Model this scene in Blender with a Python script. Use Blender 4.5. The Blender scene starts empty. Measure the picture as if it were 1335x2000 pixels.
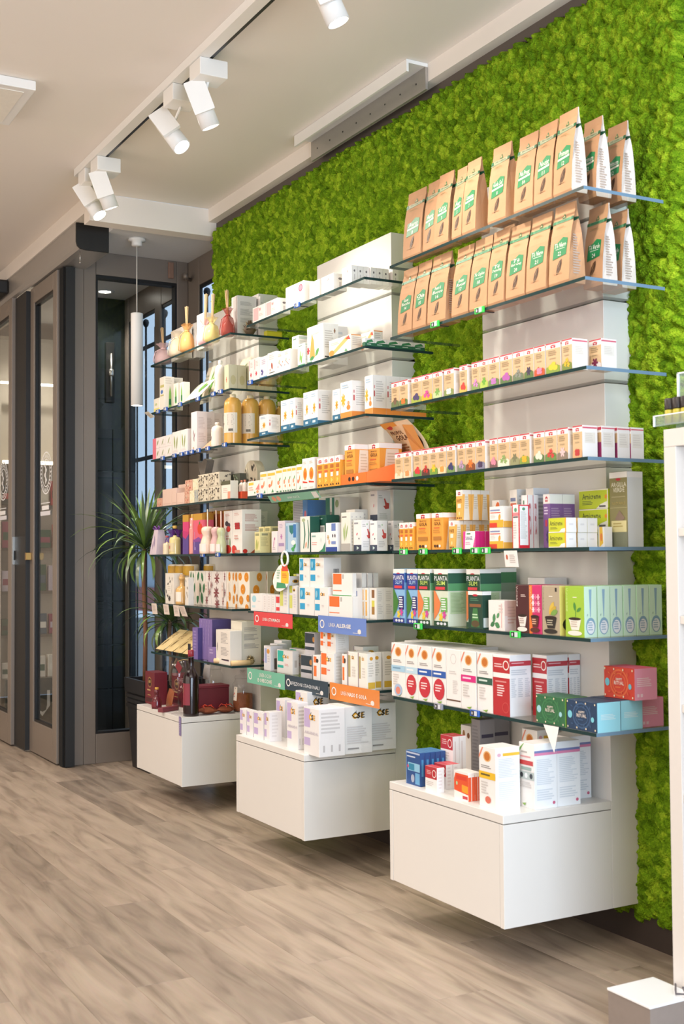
import bpy, bmesh, math, random, re
import numpy as np
from mathutils import Vector, Matrix
S = bpy.context.scene
COL = S.collection
R = random.Random(7)
# ------------------------------------------------------------------ camera, world, lights, exposure
cd = bpy.data.cameras.new('camera'); cam = bpy.data.objects.new('camera', cd); COL.objects.link(cam); S.camera = cam
_yaw, _pit, _rol, _f = 0.5086, 0.0388, -0.0075, 2333.34
_F = Vector((math.sin(_yaw)*math.cos(_pit), math.cos(_yaw)*math.cos(_pit), math.sin(_pit)))
_R0 = Vector((math.cos(_yaw), -math.sin(_yaw), 0)); _U0 = _R0.cross(_F)
_R1 = _R0*math.cos(_rol)+_U0*math.sin(_rol); _U1 = _U0*math.cos(_rol)-_R0*math.sin(_rol)
_m = Matrix((_R1, _U1, -_F)).transposed().to_4x4(); _m.translation = Vector((-2.557, 0, 1.185)); cam.matrix_world = _m
cd.sensor_fit = 'VERTICAL'; cd.sensor_height = 36; cd.sensor_width = 24; cd.lens = _f/2000*36
cd.clip_start = .05; cd.clip_end = 100
cd.dof.use_dof = True; cd.dof.focus_distance = 5.0; cd.dof.aperture_fstop = 5.6
W = bpy.data.worlds.new('sky'); S.world = W; W.use_nodes = True
wb = W.node_tree.nodes['Background']; wb.inputs[0].default_value = (.58, .74, 1, 1); wb.inputs[1].default_value = 1.2
S.view_settings.view_transform = 'Standard'; S.view_settings.look = 'None'; S.view_settings.gamma = 1
S.view_settings.use_curve_mapping = False; S.view_settings.exposure = -0.05
S.cycles.use_denoising = True; S.cycles.max_bounces = 9; S.cycles.transparent_max_bounces = 24; S.cycles.diffuse_bounces = 4
S.cycles.glossy_bounces = 5; S.cycles.transmission_bounces = 6; S.cycles.caustics_reflective = False; S.cycles.caustics_refractive = False
S.cycles.sample_clamp_indirect = 6
WARM = (1, .89, .79); SPOTC = (1, .91, .80); COOL = (.66, .82, 1.0)
def area(name, loc, rot, sx, sy, power, col):
    l = bpy.data.lights.new(name, 'AREA'); l.shape = 'RECTANGLE'; l.size = sx; l.size_y = sy; l.energy = power; l.color = col
    o = bpy.data.objects.new(name, l); COL.objects.link(o); o.location = loc; o.rotation_euler = rot; return o
def spot(name, loc, tgt, power, deg, col, blend=.7, rad=.035):
    l = bpy.data.lights.new(name, 'SPOT'); l.energy = power; l.spot_size = math.radians(deg); l.spot_blend = blend; l.color = col; l.shadow_soft_size = rad
    o = bpy.data.objects.new(name, l); COL.objects.link(o); o.location = loc
    o.rotation_euler = (Vector(tgt)-Vector(loc)).to_track_quat('-Z', 'Y').to_euler(); return o
# daylight of the shop window behind the camera, ceiling panels of the shop, added fill at the left wall
area('shop_window_light', (-1.5, -1.9, 1.5), (math.radians(90), 0, 0), 3.2, 2.4, 290, COOL)
area('ceiling_panel_light', (-2.2, 1.2, 3.1), (0, 0, 0), 2.4, 2.4, 50, WARM)
area('ceiling_panel_light', (-2.6, 5.2, 3.1), (0, 0, 0), 1.2, 1.2, 45, WARM)
area('ceiling_panel_light', (-2.9, 7.6, 3.1), (0, 0, 0), .8, 1.6, 60, WARM)
area('left_fill_light', (-5.15, 3.6, 1.7), (0, math.radians(-90), 0), 2.2, 6.0, 95, WARM)  # unseen warm fill, added to brighten surfaces that face the left wall
# ------------------------------------------------------------------ helpers
def srgb(c):
    if isinstance(c, str): c = tuple(int(c[i:i+2], 16)/255 for i in (0, 2, 4))
    return tuple(v/12.92 if v <= .04045 else ((v+.055)/1.055)**2.4 for v in c)
_mats = {}
def mat(key, rough=.5, metal=0, spec=.5, var=.06, scale=60, bump=0, coat=0, tone=1):
    k = (key, rough, metal, spec, var, scale, bump, coat, tone)
    if k in _mats: return _mats[k]
    m = bpy.data.materials.new('paint_'+str(key)); m.use_nodes = True; nt = m.node_tree; b = nt.nodes['Principled BSDF']
    c = tuple(v*tone for v in srgb(key)); b.inputs['Roughness'].default_value = rough; b.inputs['Metallic'].default_value = metal
    b.inputs['Specular IOR Level'].default_value = spec; b.inputs['Coat Weight'].default_value = coat
    if var:
        tc = nt.nodes.new('ShaderNodeTexCoord'); n = nt.nodes.new('ShaderNodeTexNoise'); n.inputs['Scale'].default_value = scale; n.inputs['Detail'].default_value = 3
        nt.links.new(tc.outputs['Object'], n.inputs['Vector'])
        mx = nt.nodes.new('ShaderNodeMix'); mx.data_type = 'RGBA'
        mx.inputs[6].default_value = (*[v*(1-var) for v in c], 1); mx.inputs[7].default_value = (*[min(1, v*(1+var)) for v in c], 1)
        nt.links.new(n.outputs['Fac'], mx.inputs[0]); nt.links.new(mx.outputs[2], b.inputs['Base Color'])
        if bump:
            bp = nt.nodes.new('ShaderNodeBump'); bp.inputs['Strength'].default_value = bump; bp.inputs['Distance'].default_value = .004
            nt.links.new(n.outputs['Fac'], bp.inputs['Height']); nt.links.new(bp.outputs[0], b.inputs['Normal'])
    else: b.inputs['Base Color'].default_value = (*c, 1)
    _mats[k] = m; return m
def emit(name, col, st):
    m = bpy.data.materials.new(name); m.use_nodes = True; b = m.node_tree.nodes['Principled BSDF']
    b.inputs['Base Color'].default_value = (*col, 1); b.inputs['Emission Color'].default_value = (*col, 1); b.inputs['Emission Strength'].default_value = st; return m
def glass(name, tint, ior=1.5, rough=0.0, alpha_mix=0.0, milky=(.8, .8, .8)):
    """thin architectural glass: tinted see-through layer under a Fresnel reflection"""
    m = bpy.data.materials.new(name); m.use_nodes = True; nt = m.node_tree; nt.nodes.clear()
    out = nt.nodes.new('ShaderNodeOutputMaterial'); mx = nt.nodes.new('ShaderNodeMixShader'); t = nt.nodes.new('ShaderNodeBsdfTransparent')
    t.inputs[0].default_value = (*tint, 1); g = nt.nodes.new('ShaderNodeBsdfGlossy'); g.inputs['Roughness'].default_value = rough
    f0 = nt.nodes.new('ShaderNodeFresnel'); f0.inputs[0].default_value = ior; gm = nt.nodes.new('ShaderNodeNewGeometry')
    inv = nt.nodes.new('ShaderNodeMath'); inv.operation = 'SUBTRACT'; inv.inputs[0].default_value = 1; nt.links.new(gm.outputs['Backfacing'], inv.inputs[1])
    f = nt.nodes.new('ShaderNodeMath'); f.operation = 'MULTIPLY'; nt.links.new(f0.outputs[0], f.inputs[0]); nt.links.new(inv.outputs[0], f.inputs[1])
    base = t.outputs[0]
    if alpha_mix:
        d = nt.nodes.new('ShaderNodeBsdfDiffuse'); d.inputs[0].default_value = (*milky, 1); m2 = nt.nodes.new('ShaderNodeMixShader')
        n = nt.nodes.new('ShaderNodeTexNoise'); n.inputs['Scale'].default_value = 40
        ma = nt.nodes.new('ShaderNodeMath'); ma.operation = 'MULTIPLY_ADD'; ma.inputs[1].default_value = .1; ma.inputs[2].default_value = alpha_mix-.05
        nt.links.new(n.outputs['Fac'], ma.inputs[0]); nt.links.new(ma.outputs[0], m2.inputs[0])
        nt.links.new(t.outputs[0], m2.inputs[1]); nt.links.new(d.outputs[0], m2.inputs[2]); base = m2.outputs[0]
    nt.links.new(f.outputs[0], mx.inputs[0]); nt.links.new(base, mx.inputs[1]); nt.links.new(g.outputs[0], mx.inputs[2]); nt.links.new(mx.outputs[0], out.inputs[0])
    return m
class MB:
    """collects faces with materials and links them as one mesh object"""
    def __init__(s): s.v = []; s.f = []; s.mi = []; s.mats = []; s.sm = []
    def slot(s, m):
        if m not in s.mats: s.mats.append(m)
        return s.mats.index(m)
    def add(s, vs, fs, m, smooth=False):
        o = len(s.v); s.v += [tuple(v) for v in vs]; i = s.slot(m)
        for f in fs: s.f.append([o+k for k in f]); s.mi.append(i); s.sm.append(smooth)
        return s
    def box(s, x0, x1, y0, y1, z0, z1, m, bev=0):
        if not bev:
            vs = [(x, y, z) for z in (z0, z1) for x, y in ((x0, y0), (x1, y0), (x1, y1), (x0, y1))]
            return s.add(vs, [(3, 2, 1, 0), (4, 5, 6, 7), (0, 1, 5, 4), (1, 2, 6, 5), (2, 3, 7, 6), (3, 0, 4, 7)], m)
        bm = bmesh.new(); bmesh.ops.create_cube(bm, size=1)
        for v in bm.verts: v.co = Vector(((x0+x1)/2+v.co.x*(x1-x0), (y0+y1)/2+v.co.y*(y1-y0), (z0+z1)/2+v.co.z*(z1-z0)))
        bmesh.ops.bevel(bm, geom=bm.edges[:], offset=bev, segments=2, affect='EDGES', profile=.5)
        s.bm(bm, m); return s
    def bm(s, bm, m, smooth=False):
        bm.verts.index_update(); s.add([v.co for v in bm.verts], [[v.index for v in f.verts] for f in bm.faces], m, smooth); bm.free()
    def lathe(s, cx, cy, prof, m, n=20, sx=1, sy=1, cap=True, rot=0):
        """prof: list of (radius, z)"""
        vs = []; k = len(prof)
        for r, z in prof:
            for i in range(n):
                a = 2*math.pi*i/n+rot; vs.append((cx+r*sx*math.cos(a), cy+r*sy*math.sin(a), z))
        fs = [(j*n+i, j*n+(i+1) % n, (j+1)*n+(i+1) % n, (j+1)*n+i) for j in range(k-1) for i in range(n)]
        if cap: fs += [tuple(range(n))[::-1], tuple((k-1)*n+i for i in range(n))]
        return s.add(vs, fs, m, True)
    def tube(s, pts, rad, m, n=8):
        pts = [Vector(p) for p in pts]; vs = []; k = len(pts)
        for i, p in enumerate(pts):
            d = (pts[min(i+1, k-1)]-pts[max(i-1, 0)]).normalized(); a = d.orthogonal().normalized(); b = d.cross(a)
            r = rad[i] if isinstance(rad, (list, tuple)) else rad
            if i: # keep frames aligned
                a = (pa - d*pa.dot(d)).normalized(); b = d.cross(a)
            pa = a
            vs += [p+(a*math.cos(2*math.pi*j/n)+b*math.sin(2*math.pi*j/n))*r for j in range(n)]
        fs = [(i*n+j, i*n+(j+1) % n, (i+1)*n+(j+1) % n, (i+1)*n+j) for i in range(k-1) for j in range(n)]
        fs += [tuple(range(n))[::-1], tuple((k-1)*n+j for j in range(n))]
        return s.add(vs, fs, m, True)
    def mesh(s, name):
        me = bpy.data.meshes.new(name); me.from_pydata(s.v, [], s.f)
        for m in s.mats: me.materials.append(m)
        me.polygons.foreach_set('material_index', s.mi); me.polygons.foreach_set('use_smooth', s.sm); me.update(); return me
    def build(s, name, parent=None, origin=None, loc=None):
        """origin: world point the mesh is measured from (local = world - origin)"""
        if origin is not None: s.v = [(a-origin[0], b-origin[1], c-origin[2]) for a, b, c in s.v]
        return link(name, s.mesh(name), parent, origin if loc is None and parent is None else loc)
def link(name, me, parent=None, loc=None):
    o = bpy.data.objects.new(name, me); COL.objects.link(o)
    if parent: o.parent = parent
    if loc is not None: o.location = loc
    return o
def empty(name, loc=(0, 0, 0), rz=0):
    o = bpy.data.objects.new(name, None); o.empty_display_size = .05; COL.objects.link(o); o.location = loc; o.rotation_euler.z = rz; return o
_labels = {}
def tag(o, label, cat, group=None):
    n = len(label.split())
    if not 4 <= n <= 16: print('LABEL LENGTH', n, label)
    if label in _labels and not group: print('LABEL TWICE', label)
    _labels[label] = 1
    o['label'] = label; o['category'] = cat
    if group: o['group'] = group
    return o
def struct(o): o['kind'] = 'structure'; return o
def stuff(o): o['kind'] = 'stuff'; return o
# ------------------------------------------------------------------ printing: flat ink on a face given by a mapper f(u,v,k)
_txt = {}
def text_mesh(s, bold=.012, shear=0):
    key = (s, bold, shear)
    if key not in _txt:
        c = bpy.data.curves.new('t', 'FONT'); c.body = s; c.resolution_u = 1; c.offset = bold; c.fill_mode = 'FRONT'; c.shear = shear; c.align_x = 'CENTER'; c.space_line = .85
        o = bpy.data.objects.new('t', c); COL.objects.link(o); dg = bpy.context.evaluated_depsgraph_get()
        me = o.evaluated_get(dg).to_mesh(); vs = [(v.co.x, v.co.y) for v in me.vertices]; fs = [tuple(p.vertices) for p in me.polygons]
        o.evaluated_get(dg).to_mesh_clear(); bpy.data.objects.remove(o); bpy.data.curves.remove(c)
        xs = [v[0] for v in vs] or [0, 1]; ys = [v[1] for v in vs] or [0, 1]
        _txt[key] = (vs, fs, min(xs), max(xs), min(ys), max(ys))
    return _txt[key]
def ink(c): return mat(c, rough=.45, var=0, tone=.91)
def draw(mb, ops, f, seg=1):
    """ops in face coordinates u (left to right), v (bottom to top)"""
    rr = random.Random(3)
    for k, op in enumerate(ops):
        t = op[0]; k += 1
        if t == 'r':
            _, u0, v0, u1, v1, c = op
            for i in range(seg):
                a = v0+(v1-v0)*i/seg; b = v0+(v1-v0)*(i+1)/seg
                mb.add([f(u0, a, k), f(u1, a, k), f(u1, b, k), f(u0, b, k)], [(0, 1, 2, 3)], ink(c))
        elif t == 'p':
            mb.add([f(u, v, k) for u, v in op[1]], [tuple(range(len(op[1])))], ink(op[2]))
        elif t == 'e':
            _, cx, cy, rx, ry, c = op
            mb.add([f(cx+rx*math.cos(i*math.pi/8), cy+ry*math.sin(i*math.pi/8), k) for i in range(16)], [tuple(range(16))], ink(c))
        elif t == 'o':
            _, cx, cy, rx, ry, w, c = op; vs = []
            for i in range(20):
                a = i*math.pi/10; vs += [f(cx+rx*math.cos(a), cy+ry*math.sin(a), k), f(cx+rx*(1-w)*math.cos(a), cy+ry*(1-w)*math.sin(a), k)]
            mb.add(vs, [(2*i, (2*i+2) % 40, (2*i+3) % 40, 2*i+1) for i in range(20)], ink(c))
        elif t == 'l':
            _, u0, v0, u1, v1, n, c = op; h = (v1-v0)/n
            for i in range(n):
                b = v1-h*i; e = u0+(u1-u0)*rr.uniform(.62, 1)
                mb.add([f(u0, b-h*.5, k), f(e, b-h*.5, k), f(e, b, k), f(u0, b, k)], [(0, 1, 2, 3)], ink(c))
        elif t == 't':
            _, s, u0, v0, u1, v1, c = op[:7]; vs, fs, x0, x1, y0, y1 = text_mesh(s, *(op[7:]))
            mb.add([f(u0+(x-x0)/(x1-x0)*(u1-u0), v0+(y-y0)/max(1e-6, y1-y0)*(v1-v0), k) for x, y in vs], fs, ink(c))
        elif t == 'leaf':
            _, cx, cy, L, w, ang, c = op[:7]; asp = op[7] if len(op) > 7 else 1; ca, sa = math.cos(math.radians(ang)), math.sin(math.radians(ang))
            w = w if w < .2 else w*L
            pts = [(-.5, 0), (-.3, .32), (0, .5), (.3, .36), (.5, 0), (.3, -.36), (0, -.5), (-.3, -.32)]
            mb.add([f(cx+(p*L*ca-q*w*sa)*asp, cy+p*L*sa+q*w*ca, k) for p, q in pts], [tuple(range(8))], ink(c))
        elif t == 'fl':
            _, cx, cy, r, c, n, asp = op; vs = [f(cx, cy, k)]
            for i in range(4*n):
                a = i*2*math.pi/(4*n); q = r*(.45+.55*abs(math.cos(a*n/2))); vs.append(f(cx+q*math.cos(a)*asp, cy+q*math.sin(a), k))
            mb.add(vs, [(0, i+1, (i+1) % (4*n)+1) for i in range(4*n)], ink(c))
# ------------------------------------------------------------------ materials of the place
M = {}
M['white'] = mat('dedbd6', rough=.28, var=.015, scale=3)
M['paint'] = mat('cdbfae', rough=.8, var=.02, scale=2)
M['ceil'] = mat('efe7de', rough=.85, var=.02, scale=1.5)
M['taupe'] = mat('5d534c', rough=.6, var=.06, scale=5)
M['frame'] = mat('857a70', rough=.36, metal=.25, var=.05, scale=4)
M['black'] = mat('141312', rough=.5, var=.1)
M['gasket'] = mat('0d0d0e', rough=.45, var=0)
M['alu'] = mat('b9b4ae', rough=.35, metal=.6, var=.03)
M['steel'] = mat('c8c4bd', rough=.25, metal=.9, var=.03)
M['lampwhite'] = mat('f0eeea', rough=.4, var=.01)
M['pane'] = glass('window_glass', (.94, .96, .955), 1.45)
M['shelf'] = glass('shelf_glass', (.965, .985, .97), 1.5)
M['clear'] = glass('clear_glass', (.95, .95, .95), 1.6)
def shelf_edge():
    m = bpy.data.materials.new('shelf_glass_edge'); m.use_nodes = True; b = m.node_tree.nodes['Principled BSDF']
    b.inputs['Base Color'].default_value = (.02, .045, .045, 1); b.inputs['Roughness'].default_value = .18; b.inputs['Specular IOR Level'].default_value = .12
    n = m.node_tree.nodes.new('ShaderNodeTexNoise'); n.inputs['Scale'].default_value = 9
    r = m.node_tree.nodes.new('ShaderNodeMapRange'); r.inputs[3].default_value = .06; r.inputs[4].default_value = .16
    m.node_tree.links.new(n.outputs['Fac'], r.inputs[0]); m.node_tree.links.new(r.outputs[0], b.inputs['Roughness']); return m
M['edge'] = shelf_edge()
M['edge_daylit'] = mat('6f8ea6', rough=.35, var=.05)  # near bay's side edges: pale blue of daylight put into the base colour
def wood_mat():
    m = bpy.data.materials.new('oak_plank'); m.use_nodes = True; nt = m.node_tree; b = nt.nodes['Principled BSDF']; L = nt.links.new
    tc = nt.nodes.new('ShaderNodeTexCoord'); oi = nt.nodes.new('ShaderNodeObjectInfo')
    add = nt.nodes.new('ShaderNodeVectorMath'); add.operation = 'MULTIPLY_ADD'
    cmb = nt.nodes.new('ShaderNodeCombineXYZ')
    for i, k in enumerate((17, 31, 5)):
        q = nt.nodes.new('ShaderNodeMath'); q.operation = 'MULTIPLY'; q.inputs[1].default_value = k; L(oi.outputs['Random'], q.inputs[0]); L(q.outputs[0], cmb.inputs[i])
    L(tc.outputs['Object'], add.inputs[0]); add.inputs[1].default_value = (1, 1, 1); L(cmb.outputs[0], add.inputs[2])
    mp = nt.nodes.new('ShaderNodeMapping'); mp.inputs['Scale'].default_value = (6, .8, 1); L(add.outputs[0], mp.inputs[0])
    n1 = nt.nodes.new('ShaderNodeTexNoise'); n1.inputs['Scale'].default_value = 3; n1.inputs['Detail'].default_value = 8; n1.inputs['Distortion'].default_value = .8; L(mp.outputs[0], n1.inputs['Vector'])
    mp2 = nt.nodes.new('ShaderNodeMapping'); mp2.inputs['Scale'].default_value = (90, 4, 1); L(add.outputs[0], mp2.inputs[0])
    n2 = nt.nodes.new('ShaderNodeTexNoise'); n2.inputs['Scale'].default_value = 2; n2.inputs['Detail'].default_value = 4; L(mp2.outputs[0], n2.inputs['Vector'])
    mp3 = nt.nodes.new('ShaderNodeMapping'); mp3.inputs['Scale'].default_value = (5, 1.6, 1); L(add.outputs[0], mp3.inputs[0])
    n3 = nt.nodes.new('ShaderNodeTexNoise'); n3.inputs['Scale'].default_value = 2.2; n3.inputs['Detail'].default_value = 2; L(mp3.outputs[0], n3.inputs['Vector'])
    cr = nt.nodes.new('ShaderNodeValToRGB'); e = cr.color_ramp.elements
    e[0].position = .3; e[0].color = (*srgb('7d6f61'), 1); e[1].position = .74; e[1].color = (*srgb('ab9b8a'), 1)
    k = e.new(.5); k.color = (*srgb('9a8a7a'), 1); L(n1.outputs['Fac'], cr.inputs[0])
    mu = nt.nodes.new('ShaderNodeMix'); mu.data_type = 'RGBA'; mu.blend_type = 'MULTIPLY'; mu.inputs[0].default_value = .15; L(cr.outputs[0], mu.inputs[6]); L(n2.outputs['Color'], mu.inputs[7])
    kr = nt.nodes.new('ShaderNodeMapRange'); kr.inputs[1].default_value = .66; kr.inputs[2].default_value = .8; kr.inputs[3].default_value = 0; kr.inputs[4].default_value = .3; L(n3.outputs['Fac'], kr.inputs[0])
    kn = nt.nodes.new('ShaderNodeMix'); kn.data_type = 'RGBA'; L(kr.outputs[0], kn.inputs[0]); L(mu.outputs[2], kn.inputs[6]); kn.inputs[7].default_value = (*srgb('55473c'), 1)
    hv = nt.nodes.new('ShaderNodeHueSaturation'); L(kn.outputs[2], hv.inputs['Color'])
    rv = nt.nodes.new('ShaderNodeValToRGB'); e = rv.color_ramp.elements; e[0].color = (.72, .72, .72, 1); e[1].color = (1.0, 1.0, 1.0, 1); e[0].position = 0; e[1].position = .22
    L(oi.outputs['Random'], rv.inputs[0]); sv = nt.nodes.new('ShaderNodeMath'); sv.operation = 'MULTIPLY'; sv.inputs[1].default_value = 1.3; L(rv.outputs[0], sv.inputs[0]); L(sv.outputs[0], hv.inputs['Value'])
    L(hv.outputs[0], b.inputs['Base Color']); b.inputs['Roughness'].default_value = .42; b.inputs['Specular IOR Level'].default_value = .4
    bp = nt.nodes.new('ShaderNodeBump'); bp.inputs['Strength'].default_value = .12; bp.inputs['Distance'].default_value = .003; L(n2.outputs['Fac'], bp.inputs['Height']); L(bp.outputs[0], b.inputs['Normal'])
    return m
M['wood'] = wood_mat()
# ------------------------------------------------------------------ floor of planks
fl = struct(MB().box(-5.2, .3, -2.2, 10.6, -.12, -.006, mat('4a4038', rough=.7)).build('floor'))
pw, pl = .165, 1.22
pm = MB().box(0, pw-.0006, 0, pl-.0006, -.0055, 0, M['wood'], bev=.0008).mesh('plank')
i = 0
x = .06-pw
while x > -2.35:
    y = 1.0+(i*.43) % pl
    while y < 9.4:
        link('plank', pm, fl, (x, y, 0)); y += pl
    x -= pw; i += 1
MB().box(-5.2, x+pw-.001, -2.2, 10.6, -.0055, 0, M['wood']).build('floor_surface', fl)
MB().box(x+pw, .06, -2.2, 1.0, -.0055, 0, M['wood']).build('floor_surface', fl)
# ------------------------------------------------------------------ shell
CZ = 3.135
struct(MB().box(-5.2, .3, -2.2, 6.11, CZ, CZ+.1, M['ceil']).box(-5.2, -.665, 6.11, 10.6, CZ, CZ+.1, M['ceil']).build('ceiling'))
struct(MB().box(-.47, .3, 6.21, 10.6, 3.012, 3.09, mat('dfe0e2', rough=.8, var=.02)).build('ceiling'))
wr = struct(MB().box(.06, .178, -2.2, 6.11, 0, CZ, M['taupe']).build('wall_right'))
struct(MB().box(.178, .3, -2.2, 6.06, 0, CZ, M['taupe']).build('wall_right'))
struct(MB().box(.178, .3, 8.3, 10.6, 0, 3.012, mat('b8b4ae', rough=.7)).build('wall_right'))
struct(MB().box(-5.3, -5.2, -2.2, 10.6, 0, CZ, M['paint']).build('wall_left'))
struct(MB().box(-5.2, .3, 10.6, 10.7, 0, CZ, M['paint']).build('wall_far'))
struct(MB().box(-5.2, .3, -2.3, -2.2, 0, CZ, M['paint']).build('wall_near'))
struct(MB().box(.012, .06, -2.2, 6.11, 3.062, CZ, M['ceil']).build('trim_1'))
struct(MB().box(-.665, .06, 6.11, 6.21, 2.984, CZ, M['ceil'], bev=.002).build('trim_2'))
struct(MB().box(-.665, -.47, 6.21, 10.6, 3.045, CZ+.05, M['ceil']).build('trim_3'))
struct(MB().box(.035, .06, -2.2, 6.11, 0, .1, mat('3a302b', rough=.55, var=.08)).build('baseboard_right'))
w = struct(empty('window_3', (-1.5, -2.0, 1.5)))
for a in ((-3.2, -3.1, .2, 2.8), (.0, .05, .2, 2.8), (-1.56, -1.5, .3, 2.7)): MB().box(a[0], a[1], -2.15, -2.0, a[2], a[3], M['frame'], bev=.003).build('stile', w, (-1.5, -2.0, 1.5), (0, 0, 0))
for z in (.2, 2.72): MB().box(-3.099, -.001, -2.15, -2.001, z, z+.08, M['frame'], bev=.003).build('rail', w, (-1.5, -2.0, 1.5), (0, 0, 0))
# ------------------------------------------------------------------ moss wall
def moss():
    rs = np.random.RandomState(4); st = .005; y0, y1, z0, z1 = 2.546, 6.112, .062, 3.022
    ny = int((y1-y0)/st)+1; nz = int((z1-z0)/st)+1
    Y, Z = np.meshgrid(np.linspace(y0, y1, ny), np.linspace(z0, z1, nz), indexing='ij')
    def worley(cell, rmin, rmax, seed):
        r = np.random.RandomState(seed); cy = int((y1-y0)/cell)+4; cz = int((z1-z0)/cell)+4
        py = r.rand(cy, cz); pz = r.rand(cy, cz); rad = cell*(rmin+(rmax-rmin)*r.rand(cy, cz)); top = .72+.28*r.rand(cy, cz); idc = r.rand(cy, cz)
        wy = Y+.006*np.sin(Z*97+Y*41); wz = Z+.006*np.sin(Y*83-Z*29)
        gy = ((wy-y0)/cell).astype(int)+1; gz = ((wz-z0)/cell).astype(int)+1
        best = np.full(Y.shape, -1.0); bid = np.zeros(Y.shape)
        for dy in (-1, 0, 1):
            for dz in (-1, 0, 1):
                a = np.clip(gy+dy, 0, cy-1); b = np.clip(gz+dz, 0, cz-1)
                ey = y0+(gy+dy-1+py[a, b])*cell; ez = z0+(gz+dz-1+pz[a, b])*cell
                d2 = ((wy-ey)**2+(wz-ez)**2)/rad[a, b]**2
                h = np.where(d2 < 1, np.sqrt(np.maximum(0, 1-d2))*top[a, b], -d2*.05)
                m = h > best; best = np.where(m, h, best); bid = np.where(m, idc[a, b], bid)
        return np.maximum(best, 0), bid
    h1, i1 = worley(.029, .55, .95, 1); h2, i2 = worley(.0125, .6, 1.0, 2)
    big = .5+.25*np.sin(Y*5.1+1)*np.sin(Z*4.3)+.25*np.sin(Y*11.7+Z*7.9)
    H = .014+.019*h1+.011*h2*(.35+h1)+.004*big+.004*rs.rand(*Y.shape)
    dist = np.minimum(np.minimum(Y-y0, y1-Y), np.minimum(Z-z0, z1-Z))
    wob = .012+.010*np.sin(Y*61+Z*57)+.008*np.sin(Y*143-Z*151)+.012*(i1-.5)
    e = np.clip((dist-wob)/.022, 0, 1); H = H*np.sqrt(np.clip(e, 0, 1)); keep = dist > wob-.004
    X = .06-np.minimum(H, .0595)
    V = np.stack([X.ravel(), Y.ravel(), Z.ravel()], 1)
    idx = np.arange(ny*nz).reshape(ny, nz)
    Q = np.stack([idx[:-1, :-1], idx[:-1, 1:], idx[1:, 1:], idx[1:, :-1]], -1).reshape(-1, 4)
    ok = (keep[:-1, :-1] | keep[1:, 1:]).ravel()
    for c0 in (2.786, 4.024, 5.265): ok &= ~((Y[:-1, :-1] > c0+.002) & (Y[1:, 1:] < c0+.626) & (Z[:-1, :-1] > .13) & (Z[1:, 1:] < 2.482)).ravel()
    Q = Q[ok]; used = np.unique(Q); mp_ = np.zeros(len(V), int); mp_[used] = np.arange(len(used)); V = V[used]; Q = mp_[Q]
    me = bpy.data.meshes.new('moss_panel'); me.vertices.add(len(V)); me.vertices.foreach_set('co', V.ravel().astype(np.float32))
    me.loops.add(len(Q)*4); me.loops.foreach_set('vertex_index', Q.ravel().astype(np.int32))
    me.polygons.add(len(Q)); me.polygons.foreach_set('loop_start', np.arange(len(Q), dtype=np.int32)*4); me.polygons.foreach_set('use_smooth', np.ones(len(Q), bool))
    me.update(calc_edges=True)
    at = me.attributes.new('tuft', 'FLOAT', 'POINT'); at.data.foreach_set('value', (.65*i1+.35*i2).ravel()[used].astype(np.float32))
    m = bpy.data.materials.new('moss'); m.use_nodes = True; nt = m.node_tree; b = nt.nodes['Principled BSDF']; L = nt.links.new
    a = nt.nodes.new('ShaderNodeAttribute'); a.attribute_name = 'tuft'; tc = nt.nodes.new('ShaderNodeTexCoord')
    n = nt.nodes.new('ShaderNodeTexNoise'); n.inputs['Scale'].default_value = 170; n.inputs['Detail'].default_value = 5; L(tc.outputs['Object'], n.inputs['Vector'])
    vo = nt.nodes.new('ShaderNodeTexVoronoi'); vo.inputs['Scale'].default_value = 190; L(tc.outputs['Object'], vo.inputs['Vector'])
    ad = nt.nodes.new('ShaderNodeMath'); ad.operation = 'ADD'; L(a.outputs['Fac'], ad.inputs[0]); L(n.outputs['Fac'], ad.inputs[1])
    mr = nt.nodes.new('ShaderNodeMapRange'); mr.inputs[1].default_value = .5; mr.inputs[2].default_value = 1.5; L(ad.outputs[0], mr.inputs[0])
    cr = nt.nodes.new('ShaderNodeValToRGB'); e = cr.color_ramp.elements
    e[0].position = 0; e[0].color = (.085, .18, .005, 1); e[1].position = 1; e[1].color = (.42, .60, .03, 1); k = e.new(.5); k.color = (.185, .345, .010, 1)
    L(mr.outputs[0], cr.inputs[0]); L(cr.outputs[0], b.inputs['Base Color']); b.inputs['Roughness'].default_value = .9; b.inputs['Specular IOR Level'].default_value = .1
    hs = nt.nodes.new('ShaderNodeMath'); hs.operation = 'SUBTRACT'; L(n.outputs['Fac'], hs.inputs[0]); L(vo.outputs['Distance'], hs.inputs[1])
    bp = nt.nodes.new('ShaderNodeBump'); bp.inputs['Strength'].default_value = .9; bp.inputs['Distance'].default_value = .006; L(hs.outputs[0], bp.inputs['Height']); L(bp.outputs[0], b.inputs['Normal'])
    me.materials.append(m)
    o = stuff(link('moss_panel', me)); tag(o, 'bright green preserved moss covering the taupe wall behind the shelves', 'moss wall')
moss()
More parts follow.
